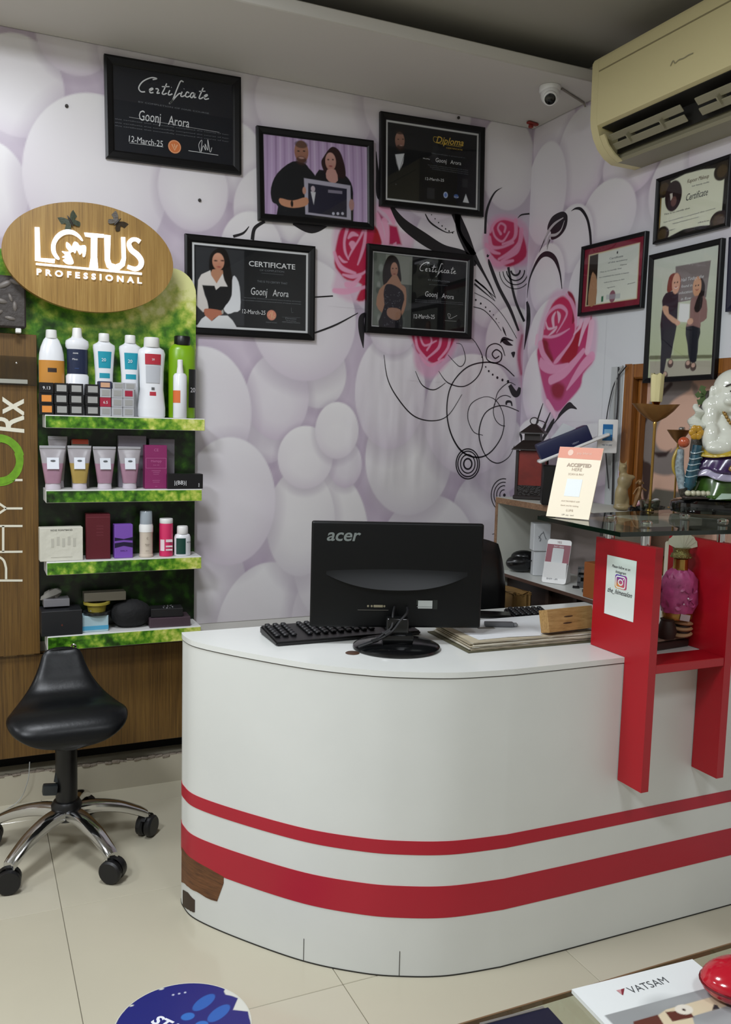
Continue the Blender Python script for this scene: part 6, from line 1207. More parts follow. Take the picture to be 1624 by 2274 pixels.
b = mb(mat('cream wax', 'cfc592', .5)); n = 26; V = []; Fs = []
for z_, r_ in ((top(893), .0165), (top(870), .018), (top(845), .0188), (top(833), .0195)):
    for k in range(n): an = 2*PI*k/n; V.append(((r_*(1+.05*math.sin(an*8)))*math.cos(an), (r_*(1+.05*math.sin(an*8)))*math.sin(an), z_+(.004*math.sin(an*7) if z_ > top(835) else 0)))
for i in range(3):
    for k in range(n): Fs.append((i*n+k, i*n+(k+1) % n, (i+1)*n+(k+1) % n, (i+1)*n+k))
Fs += [tuple(range(n))[::-1], tuple(3*n+k for k in range(n))]; b._fin(V, Fs); b.build('candle', t)
p = on_z(1497, 1128, GZ); t = thing('small_candle_holder', 'small bronze cup candle holder half hidden behind the laughing figurine', 'candle holder', (p.x, p.y, GZ), -YAW)
b = mb(gd); b.lathe([(.02, 0), (.02, .003), (.003, .006), (.003, .205)], seg=14); b.build('stem', t)
b = mb(brz); b.lathe([(.004, .205), (.020, .222), (.036, .245), (.034, .246), (.018, .226)], seg=24, sy=.8, caps=False); b.build('cup', t); b = mb(chrome); b.lathe([(.008, .225), (.010, .230), (.010, .252), (.007, .255), (.0001, .255)], (.010, 0, 0), seg=18); b.build('socket', t)

# laughing figurine on a black plinth
bx_, by_ = 2.04, 1.93
t = thing('laughing_figurine', 'white porcelain laughing monk figurine on a colourful base, right end of the glass counter', 'figurine', (bx_, by_, GZ), -YAW)
S_ = F_PX/((bx_*math.sin(YAW)+by_*math.cos(YAW))); cpx = 812+F_PX*((Vector((bx_, by_, GZ))-Vector((0, 0, EYE))).dot(_rt))/((Vector((bx_, by_, GZ))-Vector((0, 0, EYE))).dot(_fw))
cpy = 1137-F_PX*((Vector((bx_, by_, GZ))-Vector((0, 0, EYE))).dot(_up))/((Vector((bx_, by_, GZ))-Vector((0, 0, EYE))).dot(_fw))
k_ = 1/S_
def fx(px): return (px-cpx)*k_
def fz(py): return (cpy-py)*k_
print('figurine centre px', cpx, cpy, S_)
plinth = mat('black lacquer', '060607', .08, coat=.6); porc = mat('white porcelain', 'd6d8cc', .12, coat=.7); 
b = mb(plinth); b.lathe([(.125, .002), (.140, .006), (.143, .022), (.141, .034), (.130, .042), (.0001, .044)], seg=48, sx=1.06, sy=.72); b.build('plinth', t)
b = mb(plinth)
for sx_ in (-1, 1): b.ell((sx_*.115, -.03, .010), (.022, .018, .0098), 12, 6)
o = b.build('plinth_foot', t, kind='stuff')
rock = mat('painted rock', '4c463c', .5, vary=.4, vscale=40, bump=.6, bscale=90)
def blob(parts, name, m, vox=.0035, lab=None, smooth=True):
    """one continuous glazed surface grown from overlapping volumes"""
    b = mb(m)
    for c, r, *rest in parts: b.ell(c, r, 20, 14, rest[0] if rest else None)
    o = b.build(name, t, lab, autosmooth=False); md = o.modifiers.new('r', 'REMESH'); md.mode = 'VOXEL'; md.voxel_size = vox; md.use_smooth_shade = True
    if smooth: s_ = o.modifiers.new('s', 'SMOOTH'); s_.iterations = 6; s_.factor = .6
    dg = bpy.context.evaluated_depsgraph_get(); me = bpy.data.meshes.new_from_object(o.evaluated_get(dg)); o.modifiers.clear(); o.data = me; return o
E_ = lambda x, y, z, a=0, bb=0, c=0: Euler((a, bb, c)).to_matrix().to_4x4()
blob([((0, .05, .085), (.095, .04, .045)), ((-.095, .020, .075), (.030, .030, .040)), ((-.075, .030, .17), (.020, .018, .10)), ((-.062, .035, .27), (.018, .014, .06)), ((-.048, .038, .335), (.022, .012, .032))], 'rock_back', rock, .005)
# sack robe: seated body with big belly, head, arms, folded legs
CB, HC = .030, .350
HB = CB-.019
SKINP = [((CB, .0, .238), (.098, .066, .072)), ((CB, -.016, .212), (.104, .070, .050)), ((CB, .004, .290), (.078, .046, .040)), ((CB, -.004, .300), (.040, .034, .030)),
 ((HB, -.002, .368), (.058, .056, .060)), ((HB, -.016, .328), (.061, .050, .044)), ((CB-.078, -.002, .318), (.030, .030, .028)), ((CB+.078, -.002, .318), (.030, .030, .028)), ((CB-.084, -.010, .275), (.026, .028, .050)), ((CB+.084, -.010, .275), (.026, .028, .050)),
 ((CB-.086, -.030, .225), (.026, .030, .045)), ((CB+.086, -.030, .225), (.026, .030, .045)), ((CB-.060, -.050, .196), (.050, .030, .022)), ((CB+.060, -.050, .196), (.050, .030, .022)), ((HB-.064, -.004, .355), (.008, .010, .024)), ((HB+.064, -.004, .355), (.008, .010, .024)),
 ((HB-.066, -.006, .330), (.008, .009, .012)), ((HB+.066, -.006, .330), (.008, .009, .012)), ((HB, -.064, .345), (.011, .012, .011)), ((HB-.028, -.055, .332), (.020, .014, .014)), ((HB+.028, -.055, .332), (.020, .014, .014)), ((HB, -.056, .304), (.026, .014, .012))]
blob(SKINP, 'porcelain_body', porc, .0035)
dk = mat('painted face lines', '2b2420', .4)
for sx_ in (-1, 1):
    b = mb(dk); b.tube(smooth_pts([(HB+sx_*.012, -.0585, .374), (HB+sx_*.025, -.0560, .382), (HB+sx_*.042, -.0440, .374)], 4), [.0008]+[.0022]*7+[.0008]); b.build('eyebrow', t)
    b = mb(dk); b.ell((HB+sx_*.026, -.0555, .3605), (.0085, .003, .0030), 10, 6, E_(0, 0, 0, 0, 0, -sx_*.4)); b.build('eye', t)
b = mb(mat('painted lips', '8a4c40', .35)); b.tube(smooth_pts([(HB-.022, -.0625, .3235), (HB, -.0705, .3135), (HB+.022, -.0625, .3235)], 5), [.0008]+[.0036]*9+[.0008]); b.build('mouth', t); b = mb(mat('teeth white', 'e8e6dc', .3)); b.tube(smooth_pts([(HB-.013, -.0685, .3220), (HB, -.0720, .3180), (HB+.013, -.0685, .3220)], 4), .0020); b.build('teeth', t)
# prayer beads / gold necklace
gb = mat('aged gold beads', '9a7c44', .35, .5); k0 = smooth_pts([(CB-.056, -.036, .300), (CB-.046, -.062, .270), (CB-.024, -.080, .248), (CB, -.085, .240), (CB+.024, -.080, .248), (CB+.046, -.062, .270), (CB+.056, -.036, .300)], 4)
b = mb(gb)
for q in k0: b.ell(q, (.0055, .0055, .0060), 8, 6)
for dx, dz, r_ in ((-.022, .004, .013), (0, -.004, .014), (.022, .004, .013), (-.036, -.004, .010), (.036, -.004, .010)): b.ell((CB+dx, -.086, .236+dz), (r_, .006, .010), 10, 6)
for dx in (-.040, -.012, .012, .040): b.ell((CB+dx, -.086, .210-.004*abs(dx)/.02), (.0060, .004, .020), 8, 6, E_(0, 0, 0, 0, dx*6))
b.build('bead_necklace', t, kind='stuff'); b = mb(mat('ruby bead', '5a1410', .15))
for q in k0[::4]: b.ell((q[0], q[1]-.005, q[2]), (.0022, .0014, .0022), 6, 4)
for dx in (-.04, -.012, .012, .04): b.ell((CB+dx, -.0905, .202), (.0022, .0014, .0022), 6, 4)
b.build('red_bead', t, kind='stuff')
# yellow robe hem, purple skirt, green cushion: ruffled rings
def ruffle(name, m, cx, cy, z0, z1, r0, r1, amp, waves, sy=.72, lab=None, drop=0):
    n = 120; V = []; Fs = []; L_ = 7
    for j in range(L_):
        v = j/(L_-1)
        for k in range(n):
            a = 2*PI*k/n; r = r0+(r1-r0)*v+amp*v*math.sin(a*waves+1.3*v); V.append((cx+r*math.cos(a), cy+r*sy*math.sin(a), z0+(z1-z0)*v+drop*v*math.sin(a*waves*.5)))
    for j in range(L_-1):
        for k in range(n): Fs.append((j*n+k, j*n+(k+1) % n, (j+1)*n+(k+1) % n, (j+1)*n+k))
    b = mb(m); b._fin(V, Fs); o = b.build(name, t, lab, recalc=False); s_ = o.modifiers.new('s', 'SOLIDIFY'); s_.thickness = .0022; return o
ruffle('yellow_hem', mat('glazed yellow', 'b39a34', .2, coat=.5), CB, -.002, .200, .172, .100, .122, .005, 9, drop=.004)
ruffle('purple_skirt', mat('glazed purple', '3b2552', .22, coat=.5), CB, 0, .180, .128, .100, .124, .006, 11, drop=.007)
ruffle('white_skirt_edge', mat('glazed lilac white', 'a39cb4', .22, coat=.5), CB, 0, .140, .108, .112, .128, .008, 11, drop=.007)
ruffle('green_cushion', mat('glazed green', '3a5a20', .22, coat=.5, vary=.5, vscale=30), CB, 0, .115, .050, .104, .122, .005, 8, drop=.004)
ruffle('pale_cushion_edge', mat('glazed pale green', '9db0a0', .22, coat=.5), CB, 0, .066, .049, .118, .126, .007, 9, drop=.003)
b = mb(mat('cushion core', '20301a', .5)); b.lathe([(.100, .045), (.095, .17)], (CB, 0, 0), 30, sy=.72); b.build('cushion_core', t)
b = mb(mat('glazed ochre', '8a6c2a', .25, coat=.5))
for a_, ln in ((-.9, .036), (-.35, .042), (.0, .048), (.35, .042), (.9, .036)): b.tube(smooth_pts([(CB-.02, -.088, .180), (CB-.02+.5*ln*math.sin(a_), -.098, .180-.6*ln), (CB-.02+ln*math.sin(a_)*1.2, -.100, .180-ln*1.3)], 4), [.003]*4+[.008]*4+[.005])
b.build('ochre_bow', t, kind='stuff')
# left side: curled shell hat, flower, peach, blue scroll roll, bread-like foot
b = mb(porc)
for i in range(26): a_ = i*.42; r_ = .029*(1-i/34); b.ell((fx(1535)+.006*math.cos(a_), .0-.012*math.sin(a_), fz(955)+.0028*i), (r_*(1+.06*(i % 2)), r_*.85, .0050), 16, 6)
b.build('shell_scroll', t)
for k in range(6): b = mb(mat('yellow petal glaze', 'b98a1e', .3, coat=.4)); b.ell((fx(1527)+.012*math.cos(k*PI/3), -.030, fz(962)+.012*math.sin(k*PI/3)), (.011, .005, .011), 12, 6); b.build('yellow_petal', t)
b = mb(mat('orange glaze', 'b3502e', .2, coat=.6)); b.ell((fx(1501), -.028, fz(984)), (.0165, .0160, .0160), 20, 14); b.build('orange_ball', t)
bl = mat('blue glaze', '1d4c5c', .25, coat=.4, vary=.5, vscale=60); wg = mat('white blue glaze', 'a3b4b8', .25, coat=.4)
b = mb(bl); b.tube([(fx(1531), -.028, fz(990)), (fx(1528), -.030, fz(1020)), (fx(1518), -.034, fz(1075)), (fx(1512), -.036, fz(1085))], [.014, .016, .018, .012], 18); b.build('blue_scroll', t)
for k in range(6):
    y_ = 1005+k*13; x_ = 1530-k*2.2; b = mb(wg); b.tube([(fx(x_)+.0185*math.cos(a_), -.031-.0185*abs(math.sin(a_)), fz(y_)+.003*math.sin(a_*2)) for a_ in np.linspace(-.2, PI+.2, 12)], .0016, 6); b.build('scroll_band', t)
b = mb(mat('silver blue glaze', '8c9aa0', .3, coat=.4, vary=.5, vscale=120)); b.tube([(fx(1498), -.018, fz(1000)), (fx(1496), -.022, fz(1040)), (fx(1505), -.026, fz(1085))], [.009, .013, .012], 14); b.build('silver_branch', t)
b = mb(mat('banana glaze', 'a78c34', .3, coat=.4)); b.tube(smooth_pts([(fx(1496), -.008, fz(996)), (fx(1486), -.010, fz(1020)), (fx(1487), -.012, fz(1045)), (fx(1498), -.012, fz(1062))], 4), [.002]+[.005]*11+[.002], 10); b.build('yellow_leaf', t)
b = mb(bl); b.ell((fx(1521), -.034, fz(1066)), (.017, .012, .008), 14, 8); b.ell((fx(1516), -.040, fz(1080)), (.006, .006, .016), 10, 8); b.build('blue_tassel', t, kind='stuff')
for k in range(5): b = mb(mat('cream toe glaze', 'b9b69c', .3, coat=.4)); b.ell((fx(1511+k*11), -.052, fz(1094)), (.0095, .010, .0085), 12, 8); b.build('toe_roll', t)
b = mb(mat('brown glaze', '332a26', .3, coat=.4)); b.box((fx(1532), -.045, fz(1104)), (.075, .03, .008), bev=.003); b.build('toe_plinth', t)
lf = mat('leaf glaze', '4f6438', .3, coat=.4)
for a_, s_ in ((.4, 1), (1.5, .9), (2.6, 1.0)): b = mb(lf); b.prism([(q[0]*.022*s_, q[1]*.022*s_) for q in ((0, 0), (.4, .35), (.3, .8), (.6, 1.0), (0, 1.5), (-.5, 1.0), (-.3, .7), (-.4, .3))], .002, Matrix.Translation((fx(1556), .030, fz(880))) @ frame_m((0, 0, 0), (1, 0, 0), (0, 0, 1)) @ Matrix.Rotation(a_, 4, 'Z')); b.build('leaf', t)

# ------------------------------------------------------------------ side cabinet along the right wall
cab = thing('side_cabinet', 'open side cabinet along the right wall with a wood-edged top', 'cabinet', (0, 0, 0))
CX0, CX1, CY0, CY1, CT, CS = 1.97, XR-.003, 2.47, 3.045, 1.125, .822
edge = wood('edge band', [(.3, '6e5138'), (.5, '85654a'), (.7, '997a5c')], .5, (5, 40, 40)); inner = mat('cabinet inner white', 'c3c4ba', .5)
def cbox(name, lo, hi, m, lab=None): b = mb(m); b.box([(lo[i]+hi[i])/2 for i in range(3)], [hi[i]-lo[i] for i in range(3)]); return b.build(name, cab, lab, autosmooth=False)
cbox('top_board', (CX0, 2.20, CT-.024), (CX1, CY1, CT), inner); cbox('top_edge', (CX0-.002, 2.20, CT-.024), (CX0, CY1, CT-.001), edge, 'brown wood edge band')
cbox('end_panel', (CX0, CY1-.018, .10), (CX1, CY1, CT-.025), inner); cbox('end_edge', (CX0-.002, CY1-.018, .10), (CX0, CY1, CT-.025), edge)
cbox('middle_shelf', (CX0, 2.33, CS-.013), (CX1, CY1-.019, CS), mat('cabinet shelf white', 'cfd1cc', .35)); cbox('shelf_edge', (CX0-.002, 2.33, CS-.013), (CX0, CY1-.019, CS-.0005), mat('dark shelf edge', '4a3226', .5))
cbox('divider', (CX0+.09, 2.478, CS+.001), (CX1-.006, 2.494, CT-.025), inner); cbox('divider_edge', (CX0+.088, 2.478, CS+.001), (CX0+.09, 2.494, CT-.025), mat('dark edge line', '3a3430', .5))
cbox('back_board', (CX1-.005, 2.46, .10), (CX1, CY1-.019, CT-.025), mat('cabinet back', 'a99c98', .5)); cbox('lower_back', (CX0+.06, 2.46, .10), (CX0+.075, CY1-.019, CS-.019), mat('dark lower front', '2c1d17', .4))
for k_2, yy in enumerate((2.47, 2.55, 2.72)): cbox('lower_stile', (CX0+.045, yy, .10), (CX0+.06, yy+.02, CS-.019), mat('brown stile', '3f3028', .4))
cbox('plinth', (CX0+.03, 2.46, 0.001), (CX1, CY1, .099), mat('dark lower front', '2c1d17'))
# lantern
p = on_z(1172, 1110, CT); LX, LY = 2.070, 2.945
t = thing('lantern', 'dark metal lantern with a red panel on top of the side cabinet', 'lantern', (LX, LY, CT+.0008), math.radians(-44)); lm = mat('lantern metal', '231a18', .45, vary=.3, vscale=50); rp = mat('red lantern panel', '8a2a20', .4, vary=.35, vscale=14)
b = mb(lm); b.box((0, 0, .008), (.125, .125, .016), bev=.003); b.build('base', t, autosmooth=False)
for sx_ in (-1, 1):
    for sy_ in (-1, 1): b = mb(lm); b.box((sx_*.052, sy_*.052, .105), (.011, .011, .18)); b.build('corner_post', t, autosmooth=False)
for k in range(4): b = mb(rp if k != 3 else mat('black lantern panel', '0c0a0a', .4)); b.box((.0, -.050, .115), (.094, .002, .155)); b.bm.transform(Matrix.Rotation(k*PI/2, 4, 'Z')); b.build('panel', t, autosmooth=False)
b = mb(mat('dark carved panel', '1d1614', .4, bump=.8, bscale=120)); b.box((0, -.0525, .035), (.094, .004, .042)); b.build('carved_strip', t, autosmooth=False)
def pyramid(z0_, z1_, a_, c__): b = mb(lm); V = [(sx_*a_, sy_*a_, z0_) for sx_, sy_ in ((-1, -1), (1, -1), (1, 1), (-1, 1))]+[(sx_*c__, sy_*c__, z1_) for sx_, sy_ in ((-1, -1), (1, -1), (1, 1), (-1, 1))]; b._fin(V, [(3, 2, 1, 0), (4, 5, 6, 7)]+[(i, (i+1) % 4, 4+(i+1) % 4, 4+i) for i in range(4)], None, False); return b
pyramid(.196, .200, .074, .072).build('eave', t, autosmooth=False); pyramid(.200, .235, .072, .036).build('lower_roof', t, autosmooth=False); b = mb(lm); b.box((0, 0, .248), (.062, .062, .026)); b.build('clerestory', t, autosmooth=False)
pyramid(.261, .266, .050, .048).build('eave', t, autosmooth=False); pyramid(.266, .300, .048, .010).build('upper_roof', t, autosmooth=False)
b = mb(lm); b.tube([(.016*math.cos(a_), 0, .312+.014*math.sin(a_)) for a_ in np.linspace(0, 2*PI, 17)[:-1]], .0022, 6, True); b.build('ring', t); b = mb(lm); b.tube(smooth_pts([(.04, 0, .275), (.045, 0, .305), (.01, 0, .318)], 4), .002, 6); b.build('bail', t)
# card terminal with its sign
t = thing('card_terminal', 'navy and white card payment terminal propped up behind the cream card', 'card terminal', (2.030, 2.68, CT+.0008), math.radians(-30)); nv = mat('navy plastic', '141b44', .4)
b = mb(black_plastic); b.box((-.055, .0, .075), (.055, .06, .148), bev=.004); b.build('black_stand', t)
MT = Matrix.Translation((.0, -.01, .222)) @ Matrix.Rotation(math.radians(-24), 4, 'Y')
b = mb(white_plastic); b.box((.02, 0, -.017), (.275, .085, .012), bev=.004); b.bm.transform(MT); b.build('white_cradle', t); b = mb(nv); b.box((-.005, 0, .016), (.200, .080, .062), bev=.008, seg=2); b.bm.transform(MT); b.build('navy_body', t)
b = mb(mat('tissue white', 'c9ccd0', .7)); b.prism([(-.07, 0), (.05, -.01), (.065, .02), (.03, .055), (-.01, .03)], .03, MT @ Matrix.Translation((-.01, .02, .028)) @ frame_m((0, 0, 0), (1, 0, 0), (0, 0, 1))); b.build('paper_fold', t, 'folded white paper', autosmooth=False)
b = mb(white_plastic); b.box((.150, 0, .262), (.072, .014, .125), bev=.005, seg=2); b.build('sign_plate', t); b = mb(mat('bright blue', '1c6aa6', .4)); b.box((.149, -.0075, .276), (.036, .0012, .060)); b.build('blue_square', t, autosmooth=False); b = mb(mat('pale blue', '7fb0d0', .4)); b.box((.151, -.0083, .278), (.030, .0006, .020)); b.build('pale_square', t, autosmooth=False)
txt(t, 'tap to pay', .009, .149, -.0085, .228, mat('blue grey ink', '4c6a86', .5)); txt(t, 'VERIFY', .009, .03, -.052, .232, mat('pale grey ink', '9aa0b4', .5), rot=.4)
# small white box beside lantern
p = on_z(1221, 1120, CT); t = thing('small_white_box', 'small white box beside the lantern on the side cabinet', 'box', (p.x, p.y+.02, CT+.0008), -.6); b = mb(white_plastic); b.box((0, 0, .02), (.045, .03, .040), bev=.004); b.build('box_body', t)
# cream statuette
p = on_z(1345, 1118, CT); t = thing('cream_statuette', 'small cream animal statuette behind the payment card', 'figurine', (2.13, 2.47, CT+.0008), -YAW)
cr = mat('cream ceramic', '9c8c66', .4, vary=.25, vscale=25)
def blob2(parts, name, m, vox=.004): return blob(parts, name, m, vox)
blob2([((0, 0, .012), (.032, .024, .012)), ((-.004, 0, .055), (.024, .020, .045)), ((.004, -.002, .105), (.026, .022, .030)), ((.022, -.004, .120), (.020, .012, .010)), ((-.004, 0, .150), (.016, .015, .020)), ((-.004, -.012, .158), (.009, .012, .008)), ((-.016, 0, .172), (.004, .004, .012)), ((.008, 0, .170), (.004, .004, .012)), ((-.018, 0, .030), (.010, .012, .030)), ((.016, 0, .030), (.010, .012, .030))], 'statuette_body', cr)
# black dish with shells
t = thing('black_dish', 'black dish holding white and pink shells next to the window frame', 'dish', (2.125, 2.335, CT+.0008), -YAW)
b = mb(shiny); b.lathe([(.040, 0), (.052, .006), (.060, .030), (.056, .030), (.046, .010), (.0001, .008)], seg=30, sy=.8); b.build('dish', t); b = mb(shiny); b.box((-.035, -.01, .012), (.06, .05, .024), bev=.008, seg=2); b.build('handle_block', t)
for k in range(9): b = mb(mat('shell white' if k % 3 else 'shell pink', 'cfcfd4' if k % 3 else 'b98a90', .4)); b.ell((random.uniform(-.035, .04), random.uniform(-.03, .01), .035+random.uniform(0, .02)), (.016, .006, .008), 10, 6, E_(0, 0, 0, random.uniform(-1, 1), random.uniform(-.9, .2), 0)); b.build('shell', t)
# small gilded dancer
p = on_z(1415, 1125, GZ); t = thing('gold_dancer', 'tiny bronze dancer figurine left of the glass cup', 'figurine', (p.x-.005, p.y-.012, GZ), -YAW)
bz = mat('dull bronze', '7c5c36', .45, .3)
b = mb(bz); b.tube(smooth_pts([(-.014, 0, .0), (-.006, 0, .025), (0, 0, .045), (.003, 0, .066)], 4), [.006]*4+[.008]*4+[.007]*4+[.004]); b.tube(smooth_pts([(.012, 0, .0), (.006, 0, .022), (0, 0, .042)], 4), .0045); b.tube(smooth_pts([(-.018, 0, .040), (-.008, 0, .058), (.004, 0, .062), (.022, 0, .052)], 4), .0026); b.ell((.002, 0, .078), (.007, .007, .009), 12, 8); b.tube(smooth_pts([(-.012, 0, .074), (0, .002, .085), (.012, 0, .074)], 4), .003); b.build('figure', t)
# in the cabinet
ZS2 = CS+.0008
def cab_box(px, py, w_, d_, h_, rz, m, label, z=ZS2, name='carton', dx=0):
    p = on_z(px, py, z); t = thing(name, label, 'box', (p.x, p.y, z), rz); b = mb(m); b.box((0, d_/2, h_/2), (w_, d_, h_), bev=.002); b.build('box_body', t, autosmooth=False); return t, p
wc = mat('white carton', 'cdd0d2', .45)
t, p = cab_box(1202, 1279, .066, .055, .100, -.42, wc, 'taller white carton standing at the back of the middle shelf'); zt3 = ZS2+.1005
t = thing('carton', 'white carton with a small grey crane mark, stacked on another white carton', 'box', (p.x-.006, p.y-.004, zt3), -.36); b = mb(wc); b.box((0, .03, .055), (.068, .060, .110), bev=.002); b.build('box_body', t, autosmooth=False)
b = mb(mat('grey crane print', '7d8084', .5))
for pts in ([(.004, .075), (-.006, .068), (-.014, .050)], [(.002, .080), (.010, .060), (.016, .048)], [(-.016, .060), (-.006, .050), (-.010, .040)]): b.ribbon(smooth_pts(pts, 4), .003, frame_m((0, -.0012, 0), (1, 0, 0), (0, 0, 1)))
b.build('crane_mark', t, recalc=False, autosmooth=False)
t = thing('black_pouch', 'shiny black pouch at the far end of the middle shelf', 'pouch', (2.055, 2.965, ZS2), -.35); b = mb(mat('black leatherette', '0d0d0f', .25)); b.ell((0, 0, .036), (.066, .040, .036), 20, 12); b.ell((.01, .01, .060), (.054, .034, .028), 18, 10); b.build('pouch_body', t); b = mb(mat('black leatherette', '0d0d0f')); b.tube(smooth_pts([(-.07, -.04, .045), (-.02, -.057, .052), (.04, -.054, .056)], 5), .003); b.build('zip', t)
# maroon payment card
p = on_z(1246, 1296, ZS2); t = thing('payment_card_stand', 'white standing payment card with a maroon panel inside the side cabinet', 'card', (on_z(1229, 1296, ZS2).x, on_z(1229, 1296, ZS2).y, ZS2), -.95)
CM2 = Matrix.Rotation(math.radians(-20), 4, 'X') @ frame_m((0, 0, 0), (1, 0, 0), (0, 0, 1)); b = mb(white_plastic); b.prism([(x, y+.087) for x, y in rrect(.094, .172, .010)], -.003, CM2); b.build('card', t, autosmooth=False)
b = mb(mat('maroon panel', '7e1c34', .4)); b.prism([(-.046, .078), (.046, .078), (.046, .153), (-.046, .153)], .0005, CM2); b.build('maroon_panel', t, autosmooth=False); b = mb(mat('pale blank panel', 'c3c6c6', .5)); b.prism([(x, y+.110) for x, y in rrect(.044, .058, .004)], .0012, CM2); b.build('blank_panel', t, 'plain pale square', autosmooth=False)
ctext(t, CM2, 'YES', 0, .158, .012, mat('maroon ink', '7a4a4a', .5)); ctext(t, CM2, 'PAY HERE', 0, .142, .009, wht); ctext(t, CM2, 'MERCHANT NAME', 0, .066, .008, mat('grey ink 3', '77787c', .5)); ctext(t, CM2, 'pay  card  upi  bank', 0, .045, .007, mat('grey ink 3', '77787c')); ctext(t, CM2, 'BHIM  UPI', -.008, .014, .010, mat('grey ink 3', '77787c'))
b = mb(white_plastic); b.prism([(0.005, 0), (.075, 0), (.06, .055), (.04, .075), (.014, .08)], .088, frame_m((-.044, 0, 0), (0, 1, 0), (0, 0, 1))); b.build('base_wedge', t, autosmooth=False)
# folding phone stand
p = on_z(1306, 1306, ZS2); t = thing('phone_stand', 'black folding phone stand on the middle shelf', 'stand', (p.x-.01, p.y+.01, ZS2), -.7); st = [(x, y+.042) for x, y in rrect(.052, .078, .005)]
b = mb(black_plastic); SM = Matrix.Rotation(math.radians(-22), 4, 'X') @ frame_m((0, 0, 0), (1, 0, 0), (0, 0, 1))
b.box((0, .0, .012), (.052, .003, .022)); b.box((-.020, 0, .045), (.012, .003, .060)); b.box((.020, 0, .045), (.012, .003, .060)); b.box((0, 0, .045), (.052, .003, .014)); b.box((0, 0, .075), (.052, .003, .010)); b.bm.transform(Matrix.Rotation(math.radians(-22), 4, 'X')); b.box((-.030, -.012, .003), (.022, .024, .005)); b.build('back_plate', t, autosmooth=False); b = mb(black_plastic); b.box((0, .030, .028), (.045, .003, .062), (math.radians(35), 0, 0)); b.build('rear_leg', t, autosmooth=False)
b = mb(mat('dark slate', '20211e', .5)); b.box((0, 0, .004), (.10, .05, .008)); p = on_z(1300, 1318, ZS2); t2 = b.build('flat_slate', loc=(p.x+.045, p.y-.01, ZS2), autosmooth=False); t2.rotation_euler.z = -.5; tag(t2, 'flat dark slate pad at the near end of the middle shelf', 'pad')
t, p = cab_box(1313, 1268, .08, .06, .125, -.4, mat('amber carton', '8a4c1c', .45), 'orange brown carton at the near end of the middle shelf'); t.location = (2.012, 2.405, ZS2); t.rotation_euler.z = 0
t, p = cab_box(1310, 1272, .06, .02, .075, -.4, mat('cream label carton', 'bcae98', .5), 'cream carton in front of the orange brown one'); t.location = (2.003, 2.378, ZS2); t.rotation_euler.z = -.05
# brown bag below the shelf
t = thing('brown_bag', 'crumpled ochre shopping bag on the floor beneath the middle shelf', 'bag', (1.900, 2.845, 0.001), -1.5); b = mb(mat('ochre paper', '8a6a38', .7, vary=.3, vscale=9)); b.box((0, 0, .395), (.22, .085, .78), bev=.01, seg=2)
bmesh.ops.subdivide_edges(b.bm, edges=list(b.bm.edges), cuts=3, use_grid_fill=True)
for v in b.bm.verts: v.co += Vector([random.uniform(-.006, .006) for _ in range(3)])*(v.co.z > .02)
b.build('bag_body', t); b = mb(mat('black strap', '1b1412', .6)); b.tube(smooth_pts([(-.05, -.050, .74), (-.03, -.056, .80), (.04, -.056, .775), (.06, -.050, .72)], 5), .005); b.build('strap', t)

# ------------------------------------------------------------------ office chair behind the desk
t = thing('office_chair', 'black leather office chair behind the monitor', 'chair', (1.55, 2.69, 0), math.radians(-10)); lea = mat('black leather', '0e0f12', .28, bump=.04, bscale=90)
def cushion(b, W_2, H_2, D_2, top_taper, M_):
    n, m_ = 20, 16; V = []; Fs = []
    for side in (0, 1):
        for j in range(m_+1):
            for i in range(n+1):
                u, v = -1+2*i/n, -1+2*j/m_; q = max(0, 1-abs(u)**3.2)**.5*max(0, 1-abs(v)**3.2)**.5; wx = W_2*(1-top_taper*max(0, v)**2)
                V.append((u*wx*(.90+.10*(1-abs(v)**3)), (1 if side else -1)*D_2*q, v*H_2*(.90+.10*(1-abs(u)**3))))
    o_2 = (n+1)*(m_+1)
    for s_ in (0, 1):
        for j in range(m_):
            for i in range(n): a = s_*o_2+j*(n+1)+i; f = (a, a+1, a+n+2, a+n+1); Fs.append(f if s_ == 0 else f[::-1])
    b._fin(V, Fs, M_); bmesh.ops.remove_doubles(b.bm, verts=list(b.bm.verts), dist=.0008)
b = mb(lea); cushion(b, .225, .27, .045, .10, Matrix.Translation((0, .0, .752)) @ Matrix.Rotation(math.radians(4), 4, 'X')); b.build('backrest', t)
b = mb(lea); cushion(b, .235, .23, .045, 0, Matrix.Translation((0, .20, .47)) @ Matrix.Rotation(PI/2, 4, 'X')); b.build('seat', t)
b = mb(black_plastic); b.tube([(0, .18, .44), (0, .18, .09)], .025, 14); b.build('gas_column', t); b = mb(black_plastic); b.tube(smooth_pts([(0, .10, .42), (0, -.02, .44), (0, -.045, .55), (0, -.04, .68)], 5), .016); b.build('back_bracket', t)
for k in range(5):
    a = k*2*PI/5+.93; b = mb(black_plastic); b.tube([(0, .18, .10), (.20*math.cos(a), .18+.20*math.sin(a), .07)], [.024, .014], 10); b.build('base_arm', t); b = mb(black_plastic); b.lathe([(.026, -.012), (.028, -.008), (.028, .008), (.026, .012)], M=Matrix.Translation((.20*math.cos(a), .18+.20*math.sin(a), .0285)) @ Matrix.Rotation(a, 4, 'Z') @ Matrix.Rotation(PI/2, 4, 'X'), seg=16); b.build('caster', t)

# ------------------------------------------------------------------ stool in front of the display
t = thing('salon_stool', 'black saddle stool on a chrome five-star base at the left', 'stool', (.268, 2.865, 0)); sleather = mat('stool leather', '090b0e', .34, spec=.3, bump=.03, bscale=90)
